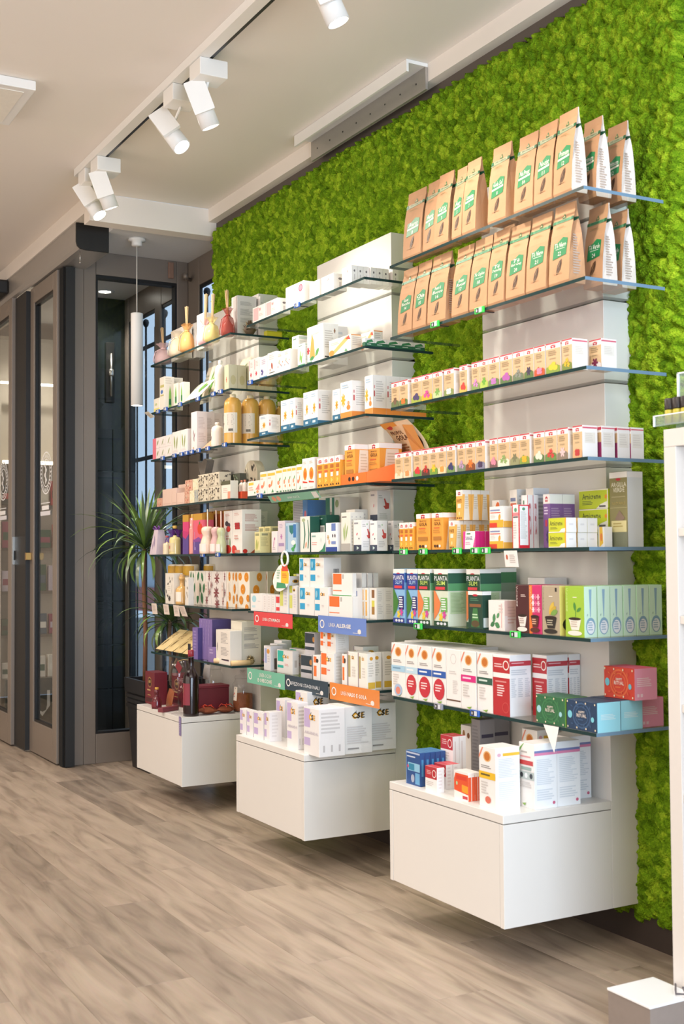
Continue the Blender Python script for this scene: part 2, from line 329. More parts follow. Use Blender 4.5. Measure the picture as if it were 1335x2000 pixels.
# ------------------------------------------------------------------ glass partition, side window, vestibule
YG = 6.827
def member(mb, x0, x1, y0, y1, z0, z1): mb.box(x0, x1, y0, y1, z0, z1, M['frame'], bev=.003)
w = empty('window_1', (-.18, YG, 0)); struct(w); O = (-.18, YG, 0)
for nm, a in (('stile', (-.54, -.478, YG, YG+.07, 0, 3.012)), ('stile', (-.477, -.405, YG, YG+.07, 0, 3.012)), ('stile', (.105, .1765, YG, YG+.07, 0, 3.012)), ('rail', (-.404, .104, YG, YG+.07, 2.876, 3.012)), ('rail', (-.404, .104, YG, YG+.07, 0, .172))):
    b = MB(); member(b, *a); b.build(nm, w, O, (0, 0, 0))
b = MB()
for a in ((-.404, -.393, YG+.002, YG+.06, .173, 2.875), (.093, .104, YG+.002, YG+.06, .173, 2.875), (-.393, .093, YG+.002, YG+.06, .173, .184), (-.393, .093, YG+.002, YG+.06, 2.856, 2.875)): b.box(*a, M['gasket'])
b.build('gasket', w, O, (0, 0, 0))
MB().box(-.3935, .0935, YG+.03, YG+.036, .1835, 2.8565, M['pane']).build('pane', w, O, (0, 0, 0))
# side window towards the street, in the plane of the wall
w = empty('window_2', (.178, 7.0, 0)); struct(w); O = (.178, 7.0, 0)
ys = [(6.115, 6.19), (6.66, 6.90), (7.30, 7.42), (7.95, 8.02)]
for a, c in ys: b = MB(); member(b, .178, .205, a, c, 0, 3.012); b.build('stile', w, O, (0, 0, 0))
for (_, a), (c, _) in zip(ys, ys[1:]):
    for z0, z1 in ((0, .12), (2.84, 3.012)): b = MB(); member(b, .18, .204, a+.0005, c-.0005, z0, z1); b.build('rail', w, O, (0, 0, 0))
    b = MB(); b.box(.186, .2, a+.001, a+.012, .121, 2.839, M['gasket']).box(.186, .2, c-.012, c-.001, .121, 2.839, M['gasket']).box(.186, .2, a+.012, c-.012, 2.82, 2.839, M['gasket']); b.build('gasket', w, O, (0, 0, 0))
    MB().box(.19, .196, a+.0125, c-.0125, .121, 2.819, M['pane']).build('pane', w, O, (0, 0, 0))
# dark pier at the far end of the vestibule with tiled base
dk = mat('1f2423', rough=.12, var=.2, scale=6, spec=.6)
pier = struct(MB().box(-.08, .26, 8.025, 8.3, 0, 3.012, dk).build('wall_pier'))
for r_ in range(7):
    for c_ in range(2): MB().box(-.079+.17*c_, .087+.17*c_, 8.012, 8.0248, .004+.3*r_, .296+.3*r_, mat('262a2b', rough=.16, var=.25, scale=9), bev=.002).build('tile', pier)
t = empty('door_pull', (.07, 8.0, 2.35)); tag(t, 'upright chrome handle on dark wall beyond the glass partition', 'door pull')
MB().lathe(.07, 7.985, [(.008, 2.32), (.008, 2.62)], M['steel'], 10).build('grip', t, (.07, 8.0, 2.35), (0, 0, 0))
MB().box(.04, .1, 8.005, 8.012, 2.28, 2.7, M['black'], bev=.002).lathe(.07, 7.985, [(.014, 2.46), (.018, 2.47), (.018, 2.5), (.014, 2.51)], M['steel'], 12).tube([(.07, 7.985, 2.36), (.07, 8.006, 2.36)], .007, M['steel']).tube([(.07, 7.985, 2.58), (.07, 8.006, 2.58)], .007, M['steel']).build('backplate', t, (.07, 8.0, 2.35), (0, 0, 0))
# header of the sliding doors
t = empty('door_operator', (-.56, 6.4, 2.9)); O = (-.56, 6.4, 2.9)
pr = [(-.47, 3.043), (-.655, 3.043), (-.655, 2.94), (-.648, 2.915), (-.632, 2.902), (-.6, 2.897), (-.47, 2.897)]
n = len(pr); b = MB(); b.add([(px, y, z) for y in (6.40, 9.9) for px, z in pr], [(i, (i+1) % n, (i+1) % n+n, i+n) for i in range(n)]+[tuple(range(n, 2*n))], M['alu']); b.build('profile', t, O, (0, 0, 0))
b = MB(); b.add([(px*1.0, y, z) for y in (6.385, 6.3995) for px, z in pr], [(i, (i+1) % n, (i+1) % n+n, i+n) for i in range(n)]+[tuple(range(n))[::-1], tuple(range(n, 2*n))], M['black']); b.build('end_cap', t, O, (0, 0, 0))
MB().tube([(-.62, 6.43, 2.8968), (-.62, 6.43, 2.835)], .0025, M['steel']).lathe(-.62, 6.43, [(.004, 2.828), (.005, 2.833), (.003, 2.838)], M['steel'], 8).build('pin', t, O, (0, 0, 0))
tag(t, 'long grey metal sliding-door drive box with black end cap', 'door drive')
t = empty('motion_sensor', (-.69, 8.05, 2.98))
O = (-.69, 8.05, 2.98)
MB().box(-.74, -.6565, 7.9, 8.2, 2.95, 3.04, M['black'], bev=.012).build('housing', t, O, (0, 0, 0))
MB().box(-.742, -.739, 7.93, 8.17, 2.962, 2.99, mat('4a4440', rough=.2), bev=.001).build('lens', t, O, (0, 0, 0))
tag(t, 'black motion sensor fixed on the sliding-door drive box', 'sensor')
# sliding door leaves
def leaf(name, y0, y1, x):
    d = empty(name, (x, (y0+y1)/2, .01)); struct(d); O = (x, (y0+y1)/2, .01)
    for nm, a in (('stile', (y0, y0+.085, .01, 2.89)), ('stile', (y1-.085, y1, .01, 2.89)), ('rail', (y0+.0855, y1-.0855, .01, .2)), ('rail', (y0+.0855, y1-.0855, 2.79, 2.89))):
        b = MB(); b.box(x, x+.045, a[0], a[1], a[2], a[3], M['frame'], bev=.003); b.build(nm, d, O, (0, 0, 0))
    a, c = y0+.086, y1-.086; b = MB()
    for q in ((a, a+.014, .2005, 2.7895), (c-.014, c, .2005, 2.7895), (a+.014, c-.014, .2005, .214), (a+.014, c-.014, 2.772, 2.7895)): b.box(x+.008, x+.037, q[0], q[1], q[2], q[3], M['gasket'])
    b.build('gasket', d, O, (0, 0, 0))
    MB().box(x+.02, x+.026, a+.0142, c-.0142, .2142, 2.7718, M['pane']).build('pane', d, O, (0, 0, 0))
    # white emblem printed on the glass: staff and snake in an oval ring of lettering
    cy, cz, rw, rh = (a+c)/2, 1.715, .13, .13; ops = [('o', 0, 0, 1, 1, .06, 'f2f2f2'), ('o', 0, 0, .66, .66, .07, 'f2f2f2')]
    for i in range(26):
        an = math.radians(i*13.85)
        ops.append(('p', [(math.cos(an+q)*rr_, math.sin(an+q)*rr_) for q, rr_ in ((-.07, .72), (.05, .72), (.08, .88), (-.02, .88))], 'e6e6e6'))
    ops.append(('r', -.04, -.5, .04, .5, 'f2f2f2'))
    for i in range(9):
        z_ = -.45+.1*i; s_ = .17*math.sin(i*1.35); s2 = .17*math.sin((i+1)*1.35)
        ops.append(('p', [(s_-.07, z_), (s_+.07, z_), (s2+.07, z_+.1), (s2-.07, z_+.1)], 'f2f2f2'))
    ops += [('r', -.75, -1.42, .75, -1.38, 'e6e6e6'), ('r', -.6, -1.72, .6, -1.52, 'f2f2f2'), ('r', -.85, -1.98, .85, -1.78, 'e2e2e8')]
    b = MB(); draw(b, ops, lambda u, v, k: (x+.0195-.0001*k, cy-u*rw, cz+v*rh)); b.build('emblem', [c for c in d.children if c.name.startswith('pane')][0], None, (0, 0, 0)) if 0 else b.build('emblem', d, O, (0, 0, 0))
    return d, O
d1, O1 = leaf('door_1', 6.872, 7.47, -.625)
b = MB().box(-.66, -.6255, 7.425, 7.455, 1.19, 1.235, mat('b08a50', rough=.3, metal=.8), bev=.002); b.build('lock', d1, O1, (0, 0, 0))
d2, O2 = leaf('door_2', 7.74, 8.34, -.675)
b = MB().box(-.668, -.64, 7.735, 7.7395, 1.16, 1.34, M['steel'], bev=.001).box(-.66, -.65, 7.7335, 7.735, 1.19, 1.25, M['black']); b.build('lock', d2, O2, (0, 0, 0))
for y in (.09, .19, .06): pass
b = MB().box(-.6, -.545, 6.775, 6.87, .005, 2.89, M['black']).box(-.612, -.6, 6.79, 6.862, .005, 2.89, mat('0a0a0a', rough=.95, var=.3, scale=300, bump=.8)); tag(b.build('brush_seal'), 'black brush seal strip between sliding door and grey post', 'seal')
b = MB().box(-.628, -.585, 7.4705, 7.5, .012, 2.88, M['gasket']).box(-.652, -.628, 7.4705, 7.7385, .012, 2.88, M['black']); tag(b.build('edge_seal'), 'black seal profile filling the gap between the sliding doors', 'seal')
# small things on the partition
t = MB().box(.045, .075, YG-.014, YG-.0008, 2.87, 3.0, mat('8a5a44', rough=.5), bev=.004).lathe(0, 0, [], M['steel']) if 0 else MB().box(.045, .08, YG-.014, YG-.0008, 2.9, 3.0, mat('8a6a58', rough=.5), bev=.004)
tag(t.build('contact_sensor'), 'small brown contact sensor at top of glass partition frame', 'sensor')
b = MB().tube([(.176, 6.78, 2.895), (.14, 6.76, 2.895), (.12, 6.72, 2.9)], .012, M['frame']).lathe(.12, 6.72, [(.016, 2.885), (.016, 2.915)], M['frame'], 12); tag(b.build('window_catch'), 'small brown window catch beside the glass partition top', 'catch')
t = empty('downlight', (-.03, 7.82, 3.0)); O = (-.03, 7.82, 3.0)
MB().lathe(-.03, 7.82, [(.04, 3.0115), (.065, 3.0115), (.065, 3.006), (.05, 3.004), (.04, 3.008)], M['lampwhite'], 24, cap=False).build('ring', t, O, (0, 0, 0))
MB().lathe(-.03, 7.82, [(.002, 3.009), (.041, 3.009)], emit('downlight_glow', (1, .97, .9), 25), 20, cap=False).build('diffuser', t, O, (0, 0, 0))
tag(t, 'round recessed downlight in the vestibule ceiling behind glass', 'ceiling light')
spot('downlight_beam', (-.03, 7.82, 2.99), (-.03, 7.82, 0), 45, 120, WARM, 1, .04)
spot('downlight_beam', (-.25, 8.55, 2.99), (-.2, 8.7, 0), 45, 120, SPOTC, 1, .04)
# pendant
t = empty('pendant_lamp', (-.285, 6.45, 2.06)); O = (-.285, 6.45, 2.06)
MB().lathe(-.285, 6.45, [(.05, 3.0115), (.05, 3.0), (.03, 2.995), (.03, 2.975), (.026, 2.97)], M['lampwhite'], 20).build('ceiling_rose', t, O, (0, 0, 0))
MB().tube([(-.285, 6.45, 2.97), (-.285, 6.45, 2.582)], .003, mat('d8d4cc', var=0)).build('cord', t, O, (0, 0, 0))
MB().lathe(-.285, 6.45, [(.004, 2.584), (.034, 2.584), (.0345, 2.58), (.0345, 2.058), (.031, 2.058), (.031, 2.075), (.002, 2.075)], M['lampwhite'], 28, cap=False).build('lamp_shade', t, O, (0, 0, 0))
MB().lathe(-.285, 6.45, [(.002, 2.0595), (.0308, 2.0595)], emit('pendant_glow', (1, .96, .88), 8), 20, cap=False).build('diffuser', t, O, (0, 0, 0))
tag(t, 'slim white cylinder pendant lamp hanging before the glass partition', 'pendant lamp')
spot('pendant_beam', (-.285, 6.45, 2.05), (-.285, 6.45, 0), 20, 70, SPOTC, .8, .03)
# outside: street, house front, fence of black bars
struct(MB().box(.3, 12, 2, 24, -.2, -.02, mat('8f8d8a', rough=.9, var=.1)).build('ground'))
t = empty('building', (7, 16, 0)); hb = MB().box(7, 9, 9, 30, 0, 2.5, mat('a9b3bd', rough=.9, var=.05)); hb.build('wall', t, (7, 16, 0), (0, 0, 0))
hb = MB().box(6.94, 6.999, 9, 30, 0, .55, mat('9a5f58', rough=.8, var=.1)); hb.build('plinth', t, (7, 16, 0), (0, 0, 0))
for k in range(4): MB().box(6.95, 6.999, 10.5+4*k, 11.6+4*k, .9, 2.1, mat('55626e', rough=.2), bev=.01).build('window', t, (7, 16, 0), (0, 0, 0))
tag(t, 'pale grey street wall with reddish base seen outside the window', 'building')
t = empty('fence', (.4, 8.3, 0)); fm = mat('1b1c20', rough=.45, var=.1); O = (.4, 8.3, 0)
y = 6.3
while y < 9.8:
    b = MB().box(.395, .405, y-.006, y+.006, 0, 2.84, fm)
    if int(round((y-6.3)/.19)) % 2 == 0: b = MB().box(.394, .406, y-.007, y+.007, 0, 2.87, fm).lathe(.4, y, [(.006, 2.865), (.02, 2.885), (.024, 2.905), (.018, 2.922), (.004, 2.93)], fm, 10)
    b.build('bar', t, O, (0, 0, 0)); y += .19
for z in (1.9, 2.7, .25): MB().box(.385, .391, 6.2, 9.8, z, z+.03, fm).build('rail', t, O, (0, 0, 0))
tag(t, 'black iron bar fence outside the side window', 'fence')
# display behind the doors
t = empty('display_shelf', (-.17, 8.95, 0)); O = (-.17, 8.95, 0); wm = mat('d9cfbf', rough=.5)
MB().box(-.5, .17, 9.05, 9.1, 0, 2.88, wm).build('back_panel', t, O, (0, 0, 0))
for z in (.3, .62, .94, 1.26, 1.58, 1.9): MB().box(-.479, .149, 8.85, 9.0495, z, z+.02, M['clear'] if z < 1.9 else wm).build('shelf', t, O, (0, 0, 0))
MB().box(-.47, .14, 8.847, 8.8495, 1.9, 1.925, emit('strip_glow', (1, .9, .72), 5)).build('light_strip', t, O, (0, 0, 0))
MB().box(-.47, .14, 8.9, 8.93, 2.5, 2.515, emit('strip_glow_b', (1, .93, .8), 4)).build('light_strip', t, O, (0, 0, 0))
MB().box(-.5, -.48, 8.85, 9.0495, 0, 2.4, wm).build('side_panel', t, O, (0, 0, 0)); MB().box(.15, .17, 8.85, 9.0495, 0, 2.4, wm).build('side_panel', t, O, (0, 0, 0))
tag(t, 'lit white product display seen through the sliding door glass', 'shelf unit')
cc = [('white', 'e8e2d6'), ('dark green', '2e5a44'), ('red', 'b43a3a'), ('beige', 'd8d0c0'), ('black', '33382f'), ('lilac', 'cfc3d0'), ('cream', 'f0ece2'), ('plum', '9a4a60'), ('slate blue', '4a6070')]
for zi, z in enumerate((.32, .64, .96, 1.28, 1.6)):
    x = -.46; q = 0
    while x < .05:
        w_ = .05+.04*R.random(); h_ = .1+.1*R.random(); cn, c_ = R.choice(cc)
        o = MB().box(x, x+w_, 8.9, 8.95, z+.0005, z+h_, mat(c_, var=.05), bev=.002).box(x+.006, x+w_-.006, 8.8992, 8.8999, z+h_*.3, z+h_*.6, mat(R.choice(cc)[1], var=0)).build('carton')
        tag(o, '%s carton, %s in its row on display shelf %s beyond the door' % (cn, ('first', 'second', 'third', 'fourth', 'fifth', 'sixth', 'seventh', 'eighth', 'ninth')[q], ('one', 'two', 'three', 'four', 'five')[zi]), 'box', 'cartons on the lit display beyond the door'); x += w_+.02; q += 1
o = MB().box(-.5, .1, 8.6, 8.64, .0005, .34, mat('20302a', rough=.5), bev=.004); draw(o, [('t', 'OUGL', .1, .2, .9, .75, 'e8e6e0')], lambda u, v, k: (-.5+.6*u, 8.5995-.0002*k, .34*v)); tag(o.build('floor_sign'), 'dark floor sign with pale capital letters behind sliding door', 'sign')
# ------------------------------------------------------------------ shelving: columns, glass shelves, cabinets
SZ = {1: 2.244, 2: 1.983, 3: 1.727, 4: 1.468, 5: 1.212, 6: .954, 7: .691}
BOXTOP = .447
BAYN = {1: 'far', 2: 'middle', 3: 'near'}
ORD = ['first', 'second', 'third', 'fourth', 'fifth', 'sixth', 'seventh', 'eighth', 'ninth', 'tenth', 'eleventh', 'twelfth', 'thirteenth', 'fourteenth', 'fifteenth', 'sixteenth', 'seventeenth', 'eighteenth']
SHN = {1: 'top', 2: 'second', 3: 'third', 4: 'fourth', 5: 'fifth', 6: 'sixth', 7: 'seventh'}
YR = {3: 2.606, 2: 3.849, 1: 5.092}; YL = {3: 3.668, 2: 4.911, 1: 6.165}
BR = {3: 2.786, 2: 4.024, 1: 5.265}
for b in (1, 2, 3):
    y0, y1 = BR[b], BR[b]+.628
    t = empty('display_column', (-.04, y0+.314, .126)); O = (-.04, y0+.314, .126)
    zs = [.126]+[SZ[k]-.0105 for k in (7, 6, 5, 4, 3, 2, 1)]+[2.485]
    for k in range(8):
        za = zs[k] if k == 0 else zs[k]+.011
        MB().box(-.081, .03, y0, y1, za, zs[k+1]-.0006, M['white'], bev=.0012).build('panel', t, O, (0, 0, 0))
    MB().box(-.03, .02, y0+.02, y1-.02, .127, 2.48, mat('8d8a85', rough=.6)).build('core', t, O, (0, 0, 0)) if 0 else None
    tag(t, 'white panelled display column at the back of the %s shelf bay' % BAYN[b], 'column', 'white columns behind the shelves')
    for k in range(1, 8):
        ya = YR[b]-(.018 if (b, k) == (3, 7) else 0); yb = YL[b]; z = SZ[k]
        if b == 1 and k in (5, 6): ya = 5.09
        o = MB(); o.box(-.3065, -.001, ya+.0005, yb-.0005, z-.01, z, M['shelf'])
        e = M['edge']
        for q in ([(-.307, ya, z-.01), (-.307, yb, z-.01), (-.307, yb, z), (-.307, ya, z)], [(-.307, ya, z-.01), (-.001, ya, z-.01), (-.001, ya, z), (-.307, ya, z)], [(-.307, yb, z-.01), (-.001, yb, z-.01), (-.001, yb, z), (-.307, yb, z)]): o.add(q, [(0, 1, 2, 3)], M['edge_daylit'] if b == 3 and q[0][1] == q[1][1] == ya else e)
        # keep the sheet closed: the see-through box loses the faces that the dark edge replaces
        keep = [i for i, f in enumerate(o.f) if i not in (2, 4, 5)]
        o.f = [o.f[i] for i in keep]; o.mi = [o.mi[i] for i in keep]; o.sm = [o.sm[i] for i in keep]
        tag(o.build('glass_shelf', None, (-.16, (ya+yb)/2, z-.01)), '%s glass shelf from the top in the %s shelf bay' % (ORD[k-1], BAYN[b]), 'shelf', 'glass shelves of the %s bay' % BAYN[b])
    t = empty('wall_cabinet', (-.28, y0+.31, .126)); O = (-.28, y0+.31, .126); ys = y0; ye = y0+.622
    MB().box(-.485, -.0815, ys, ye, .422, .447, M['white'], bev=.0015).build('top_panel', t, O, (0, 0, 0))
    MB().box(-.485, -.0815, ys, ys+.019, .126, .4195, M['white'], bev=.001).build('side_panel', t, O, (0, 0, 0))
    MB().box(-.485, -.0815, ye-.019, ye, .126, .4195, M['white'], bev=.001).build('side_panel', t, O, (0, 0, 0))
    MB().box(-.4845, -.466, ys+.0205, ye-.0205, .1275, .4195, M['white'], bev=.001).build('drawer_front', t, O, (0, 0, 0))
    MB().box(-.4655, -.082, ys+.0195, ye-.0195, .128, .146, M['white']).box(-.46, -.09, ys+.022, ye-.022, .4196, .4219, M['gasket']).build('carcass', t, O, (0, 0, 0))  # black sheet in the gap under the top panel paints its shadow line
    MB().box(-.0, .034, ys+.15, ye-.15, .0, .12, M['black']).build('support', t, O, (0, 0, 0)) if 0 else None
    tag(t, 'white wall-hung drawer cabinet under the %s shelf bay' % BAYN[b], 'cabinet', 'white drawer cabinets under the shelf bays')
# cove profile at the ceiling above the moss
t = empty('light_profile', (-.03, 4.37, 3.1)); O = (-.03, 4.37, 3.1)
MB().box(-.088, -.078, 3.885, 4.855, 3.085, 3.134, M['lampwhite']).build('front_lip', t, O, (0, 0, 0))
MB().box(-.0779, .011, 3.885, 4.855, 3.12, 3.134, M['lampwhite']).build('top_plate', t, O, (0, 0, 0))
b = MB().box(.0, .011, 3.885, 4.855, 3.03, 3.1195, M['alu'])
for k in range(8): b.lathe(0, 0, [], M['steel']) if 0 else b.box(-.0015, -.0001, 3.95+.12*k, 3.956+.12*k, 3.07, 3.076, M['black'])
b.build('back_plate', t, O, (0, 0, 0))
tag(t, 'empty white channel profile along ceiling edge above the moss', 'light profile')
# ceiling track with spotlights
t = empty('light_track', (-.815, 4.0, 3.12)); O = (-.815, 4.0, 3.12)
MB().box(-.845, -.80, 1.0, 5.79, 3.098, CZ-.0005, M['lampwhite']).build('rail', t, O, (0, 0, 0))
MB().box(-.7998, -.785, 1.0, 5.78, 3.1, CZ-.001, mat('1a1a1c', rough=.3, metal=.4)).build('conductor', t, O, (0, 0, 0))
tag(t, 'white ceiling light track with black conductor channel', 'light track')
GL = emit('spot_glow', (1, .95, .86), 30)
def headlight(yad, yh, aim, label, tilt):
    """adapter box on the track, swivel pin, flat gear box and the round lamp head aimed at a point"""
    t = empty('track_spotlight', (-.79, yad, CZ)); O = (-.79, yad, CZ)
    MB().box(-.84, -.725, yad-.055, yad+.055, 3.03, 3.0975, M['lampwhite'], bev=.003).build('adapter', t, O, (0, 0, 0))
    h = Vector((-.775, yh, 2.955)); d = (Vector(aim)-h).normalized()
    MB().tube([(-.78, yad+.01, 3.032), (-.777, (yad+yh)/2, 3.012), (-.772, yh, 2.985)], .006, M['lampwhite']).build('swivel_arm', t, O, (0, 0, 0))
    q = d.to_track_quat('-Z', 'Y'); 
    def put(b, nm):
        m = q.to_matrix(); b.v = [tuple(m @ Vector(v)+h) for v in b.v]; b.build(nm, t, O, (0, 0, 0))
    b = MB(); b.lathe(0, 0, [(.004, .075), (.034, .075), (.0365, .07), (.0385, -.082), (.0345, -.082), (.033, -.066), (.004, -.066)], M['lampwhite'], 26, cap=False); put(b, 'lamp_head')
    b = MB(); b.lathe(0, 0, [(.002, -.0672), (.0335, -.0672)], GL, 22, cap=False); put(b, 'lens')
    n_ = Vector((-.5, -.85, .1)); n_ = (n_-d*n_.dot(d)).normalized(); s_ = d.cross(n_); c_ = h-d*.035+n_*.048
    b = MB(); b.box(-.5, .5, -.5, .5, -.5, .5, M['lampwhite'], bev=.03); b.v = [tuple(c_+n_*(v[0]*.016)+s_*(v[1]*.082)+d*(v[2]*.125)) for v in b.v]; b.build('gear_box', t, O, (0, 0, 0))
    b = MB(); b.tube([(-.03, 0, .075), (-.02, 0, .105), (.01, 0, .112), (.03, 0, .1), (.028, 0, .074)], .003, M['lampwhite'], 6); put(b, 'cable')
    tag(t, label, 'spotlight', 'spotlights on the ceiling track')
    return h+d*.085
LAMPS = [(4.215, 4.29, (-.05, 4.3, 1.3), 'white track spotlight pair member hanging nearest the middle of the track'), (4.5, 4.625, (-.1, 3.6, 1.4), 'white track spotlight just beyond the mid-track one, glowing lens in view'),
         (5.48, 5.51, (-.1, 5.6, 1.3), 'white track spotlight second from the far end of the track'), (5.68, 5.72, (-.1, 4.9, 1.4), 'white track spotlight at the far end of the track'),
         (3.2, 3.262, (-.1, 3.0, 1.3), 'white track spotlight cut by the top edge of the picture'), (2.4, 2.42, (-.1, 2.75, 1.5), 'white track spotlight above the near bay, outside the picture')]
POW = [52, 52, 44, 42, 50, 34]
for (a, h, aim, lb), p in zip(LAMPS, POW):
    e = headlight(a, h, aim, lb, 0)
    spot('track_beam', e, aim, p, 78, SPOTC, .9, .03)
t = empty('ceiling_panel', (-1.42, 5.4, CZ)); O = (-1.42, 5.4, CZ)
MB().box(-1.75, -1.3, 4.78, 5.23, 3.095, CZ-.0005, M['lampwhite'], bev=.004).build('frame', t, O, (0, 0, 0))
MB().box(-1.71, -1.34, 4.82, 5.19, 3.093, 3.0949, mat('efe9de', rough=.6)).build('diffuser', t, O, (0, 0, 0))
tag(t, 'flat square white ceiling panel at the picture edge', 'ceiling panel')
# ------------------------------------------------------------------ cartons
def carton_mesh(c, top=None, key=None):
    k = ('carton', c, top)
    if k in _txt: return _txt[k]
    b = MB(); m = mat(c, rough=.45, var=.025, scale=8, tone=.91)
    bm = bmesh.new(); bmesh.ops.create_cube(bm, size=1)
    for v in bm.verts: v.co += Vector((.5, .5, .5))
    bmesh.ops.bevel(bm, geom=bm.edges[:], offset=.009, segments=1, affect='EDGES'); b.bm(bm, m)
    mt = mat(top, rough=.45, var=.02) if top else m
    b.add([(.02, .02, 1.0025), (.98, .02, 1.0025), (.98, .98, 1.004), (.02, .98, 1.004)], [(0, 1, 2, 3)], mt)            # tucked flap lying on the lid
    b.add([(.02, .02, 1.0025), (.98, .02, 1.0025), (.97, .02, .965), (.03, .02, .965)], [(0, 1, 2, 3)], mt)
    _txt[k] = b.mesh('carton'); return _txt[k]
STY = {}
def style(n, c, front=(), side=(), top=None): STY[n] = (c, list(front), list(side), top)
GREY = 'b9b6b4'
def lines(u0=.15, v0=.15, u1=.85, v1=.8, n=9, c='c3c1c0'): return [('l', u0, v0, u1, v1, n, c)]
WHT = 'f3f0ec'
red3 = lambda cx=.5, v=.83, s=.2: [('p', [(cx-s, v+.07), (cx, v+.1), (cx+s, v+.07), (cx+s*.8, v+.045), (cx, v+.06), (cx-s*.8, v+.045)], 'c22a3c'), ('e', cx-s*.5, v+.015, s*.42, .026, 'c22a3c'), ('e', cx+s*.5, v+.015, s*.42, .026, 'c22a3c')]
# kraft tincture boxes: white top band with red ribbon mark, kraft face, plant picture at the foot
plants = ['7a5a44:6b7a4a', 'e07a2c:5f7f45', '4c3f6c:a9b84a', 'd94a9c:d8b830', '7fae52:c8d8a0', 'f4f1e2:8a9a5a', 'd24238:e8c060', 'd58cc8:8aa45a', '6fae3a:b8d060', 'c07ac0:6f8a50', 'b85fb0:5f7a48', '8a8e84:6f7f60', '3f3350:5f7a40', 'e08aa8:c8552c', 'd8c838:8aa040', 'd8b428:7a8a3a', '7a2a48:e8dcd8', '',
  '', '', 'e8b888:f0dcc0', 'e89a5c:f0d8b8', 'd8383c:6a9a50', 'c8302c:5a3a30', 'efc62c:7aa040', 'e8a04c:f0dcb0', '3a3a6c:7a9a5a', 'c09ac0:7a8a70', 'e8792c:8a4a28', '4a3a5c:8a8aa0', 'e08aa0:7a5a58', '8aa860:e8e8d0', '7a7a5a:9a9a70', 'efb52c:8aa048', 'e8e0cc:5a7a48', 'd83a3c:6a8a48', 'e0c0c0:8a7a6a', 'c03a3a:d8a87a']
for i, p in enumerate(plants):
    if not p: continue
    a, g = p.split(':'); rr_ = random.Random(i)
    fr = [('r', 0, .8, 1, 1, WHT), ('r', .0, .955, 1, .995, 'c83a48')]+red3()+[('l', .15, .56, .85, .74, 3, 'a8906c'), ('l', .25, .44, .75, .5, 1, 'b59c78')]
    fr += [('p', [(.02, .0), (.98, .0), (.98, .2), (.8, .26), (.55, .22), (.3, .27), (.02, .2)], g), ('leaf', .3, .2, .3, .4, 50, g, 1.6), ('leaf', .72, .12, .3, .4, 120, g, 1.6), ('p', [(.02, .0), (.98, .0), (.98, .1), (.6, .16), (.3, .12), (.02, .15)], g)]
    k = i % 4
    if k == 0: fr += [('fl', .5, .24, .17, a, 6, 1.6)]
    elif k == 1: fr += [('e', .4+.1*(j % 3), .12+.07*(j//3)+.02*(j % 2), .15, .06, a) for j in range(6)]
    elif k == 2: fr += [('e', .38, .2, .2, .1, a), ('e', .66, .17, .18, .09, a), ('e', .55, .3, .15, .07, a)]
    else: fr += [('fl', .35, .2, .1, a, 5, 1.6), ('fl', .66, .17, .1, a, 5, 1.6), ('fl', .52, .31, .1, a, 5, 1.6)]
    style('kraft%d' % i, 'd8b78c', fr, [('r', 0, 0, 1, 1, 'f6f4f2'), ('r', .02, .9, .98, .95, 'd8667a')]+[('r', .15, .45, .85, .78, 'ebe6dc')]+lines(.2, .48, .8, .75, 5, 'dcd6cc'), 'c43c4a')
style('kraftw', 'f6f4f2', [('r', 0, .5, 1, .8, 'd8b78c'), ('r', 0, 0, 1, .5, '9a3a6a'), ('r', 0, .88, 1, .97, 'c83a58')], [('r', .02, .91, .98, .95, 'd8667a'), ('r', .12, .35, .9, .8, 'ece8e0')]+lines(.16, .4, .84, .76, 5, 'ddd8d0'))
style('slimor', 'f0a93c', [('r', 0, .78, 1, 1, WHT)]+red3(.5, .83, .28)+[('r', .2, .62, .8, .74, 'b86a28'), ('r', .2, .5, .8, .57, 'd8683a'), ('r', .3, .34, .7, .48, WHT), ('fl', .5, .22, .1, 'e8d060', 5, 2), ('e', .3, .08, .12, .03, '4a2a1c'), ('e', .7, .08, .12, .03, '4a2a1c')], [('r', 0, .85, 1, 1, WHT), ('p', [(.1, .0), (.9, 0), (.7, .8), (.3, .8)], 'f3c766')])
style('gola', 'f0a544', [('r', 0, .87, 1, 1, WHT)]+red3(.5, .88, .16)+[('t', 'PROPOLI', .25, .78, .75, .82, '6a3a18'), ('t', 'GOLA', .22, .66, .8, .76, '5a3012'), ('r', .2, .58, .7, .61, 'd8683a'), ('l', .15, .44, .85, .54, 2, 'c98a3c'), ('r', .15, .26, .85, .36, 'b87a34'), ('e', .3, .1, .09, .04, '4a2a1c'), ('e', .52, .1, .09, .04, '4a2a1c'), ('e', .74, .1, .09, .04, 'f4ece0')], [('r', 0, .87, 1, 1, WHT), ('p', [(.15, 0), (.95, 0), (.85, .85), (.3, .85)], 'f0e4d0')]+lines(.35, .3, .85, .75, 6, 'd9c9ae'))
style('forte', 'eeb35a', [('r', 0, .8, 1, 1, WHT)]+red3(.5, .84, .2)+[('t', 'FORTE', .12, .58, .88, .7, '6a3412'), ('r', .25, .4, .75, .54, 'f4e8d0'), ('e', .5, .22, .12, .07, 'f6dc9a'), ('e', .22, .07, .08, .035, '4a2a1c'), ('e', .5, .07, .08, .035, '4a2a1c'), ('e', .78, .07, .08, .035, '4a2a1c')], [('r', 0, .86, 1, 1, 'e9e4dc'), ('p', [(.12, 0), (.8, 0), (.66, .86), (.3, .86)], 'e4ddd0')]+lines(.3, .35, .75, .78, 6, 'c9bda8'))
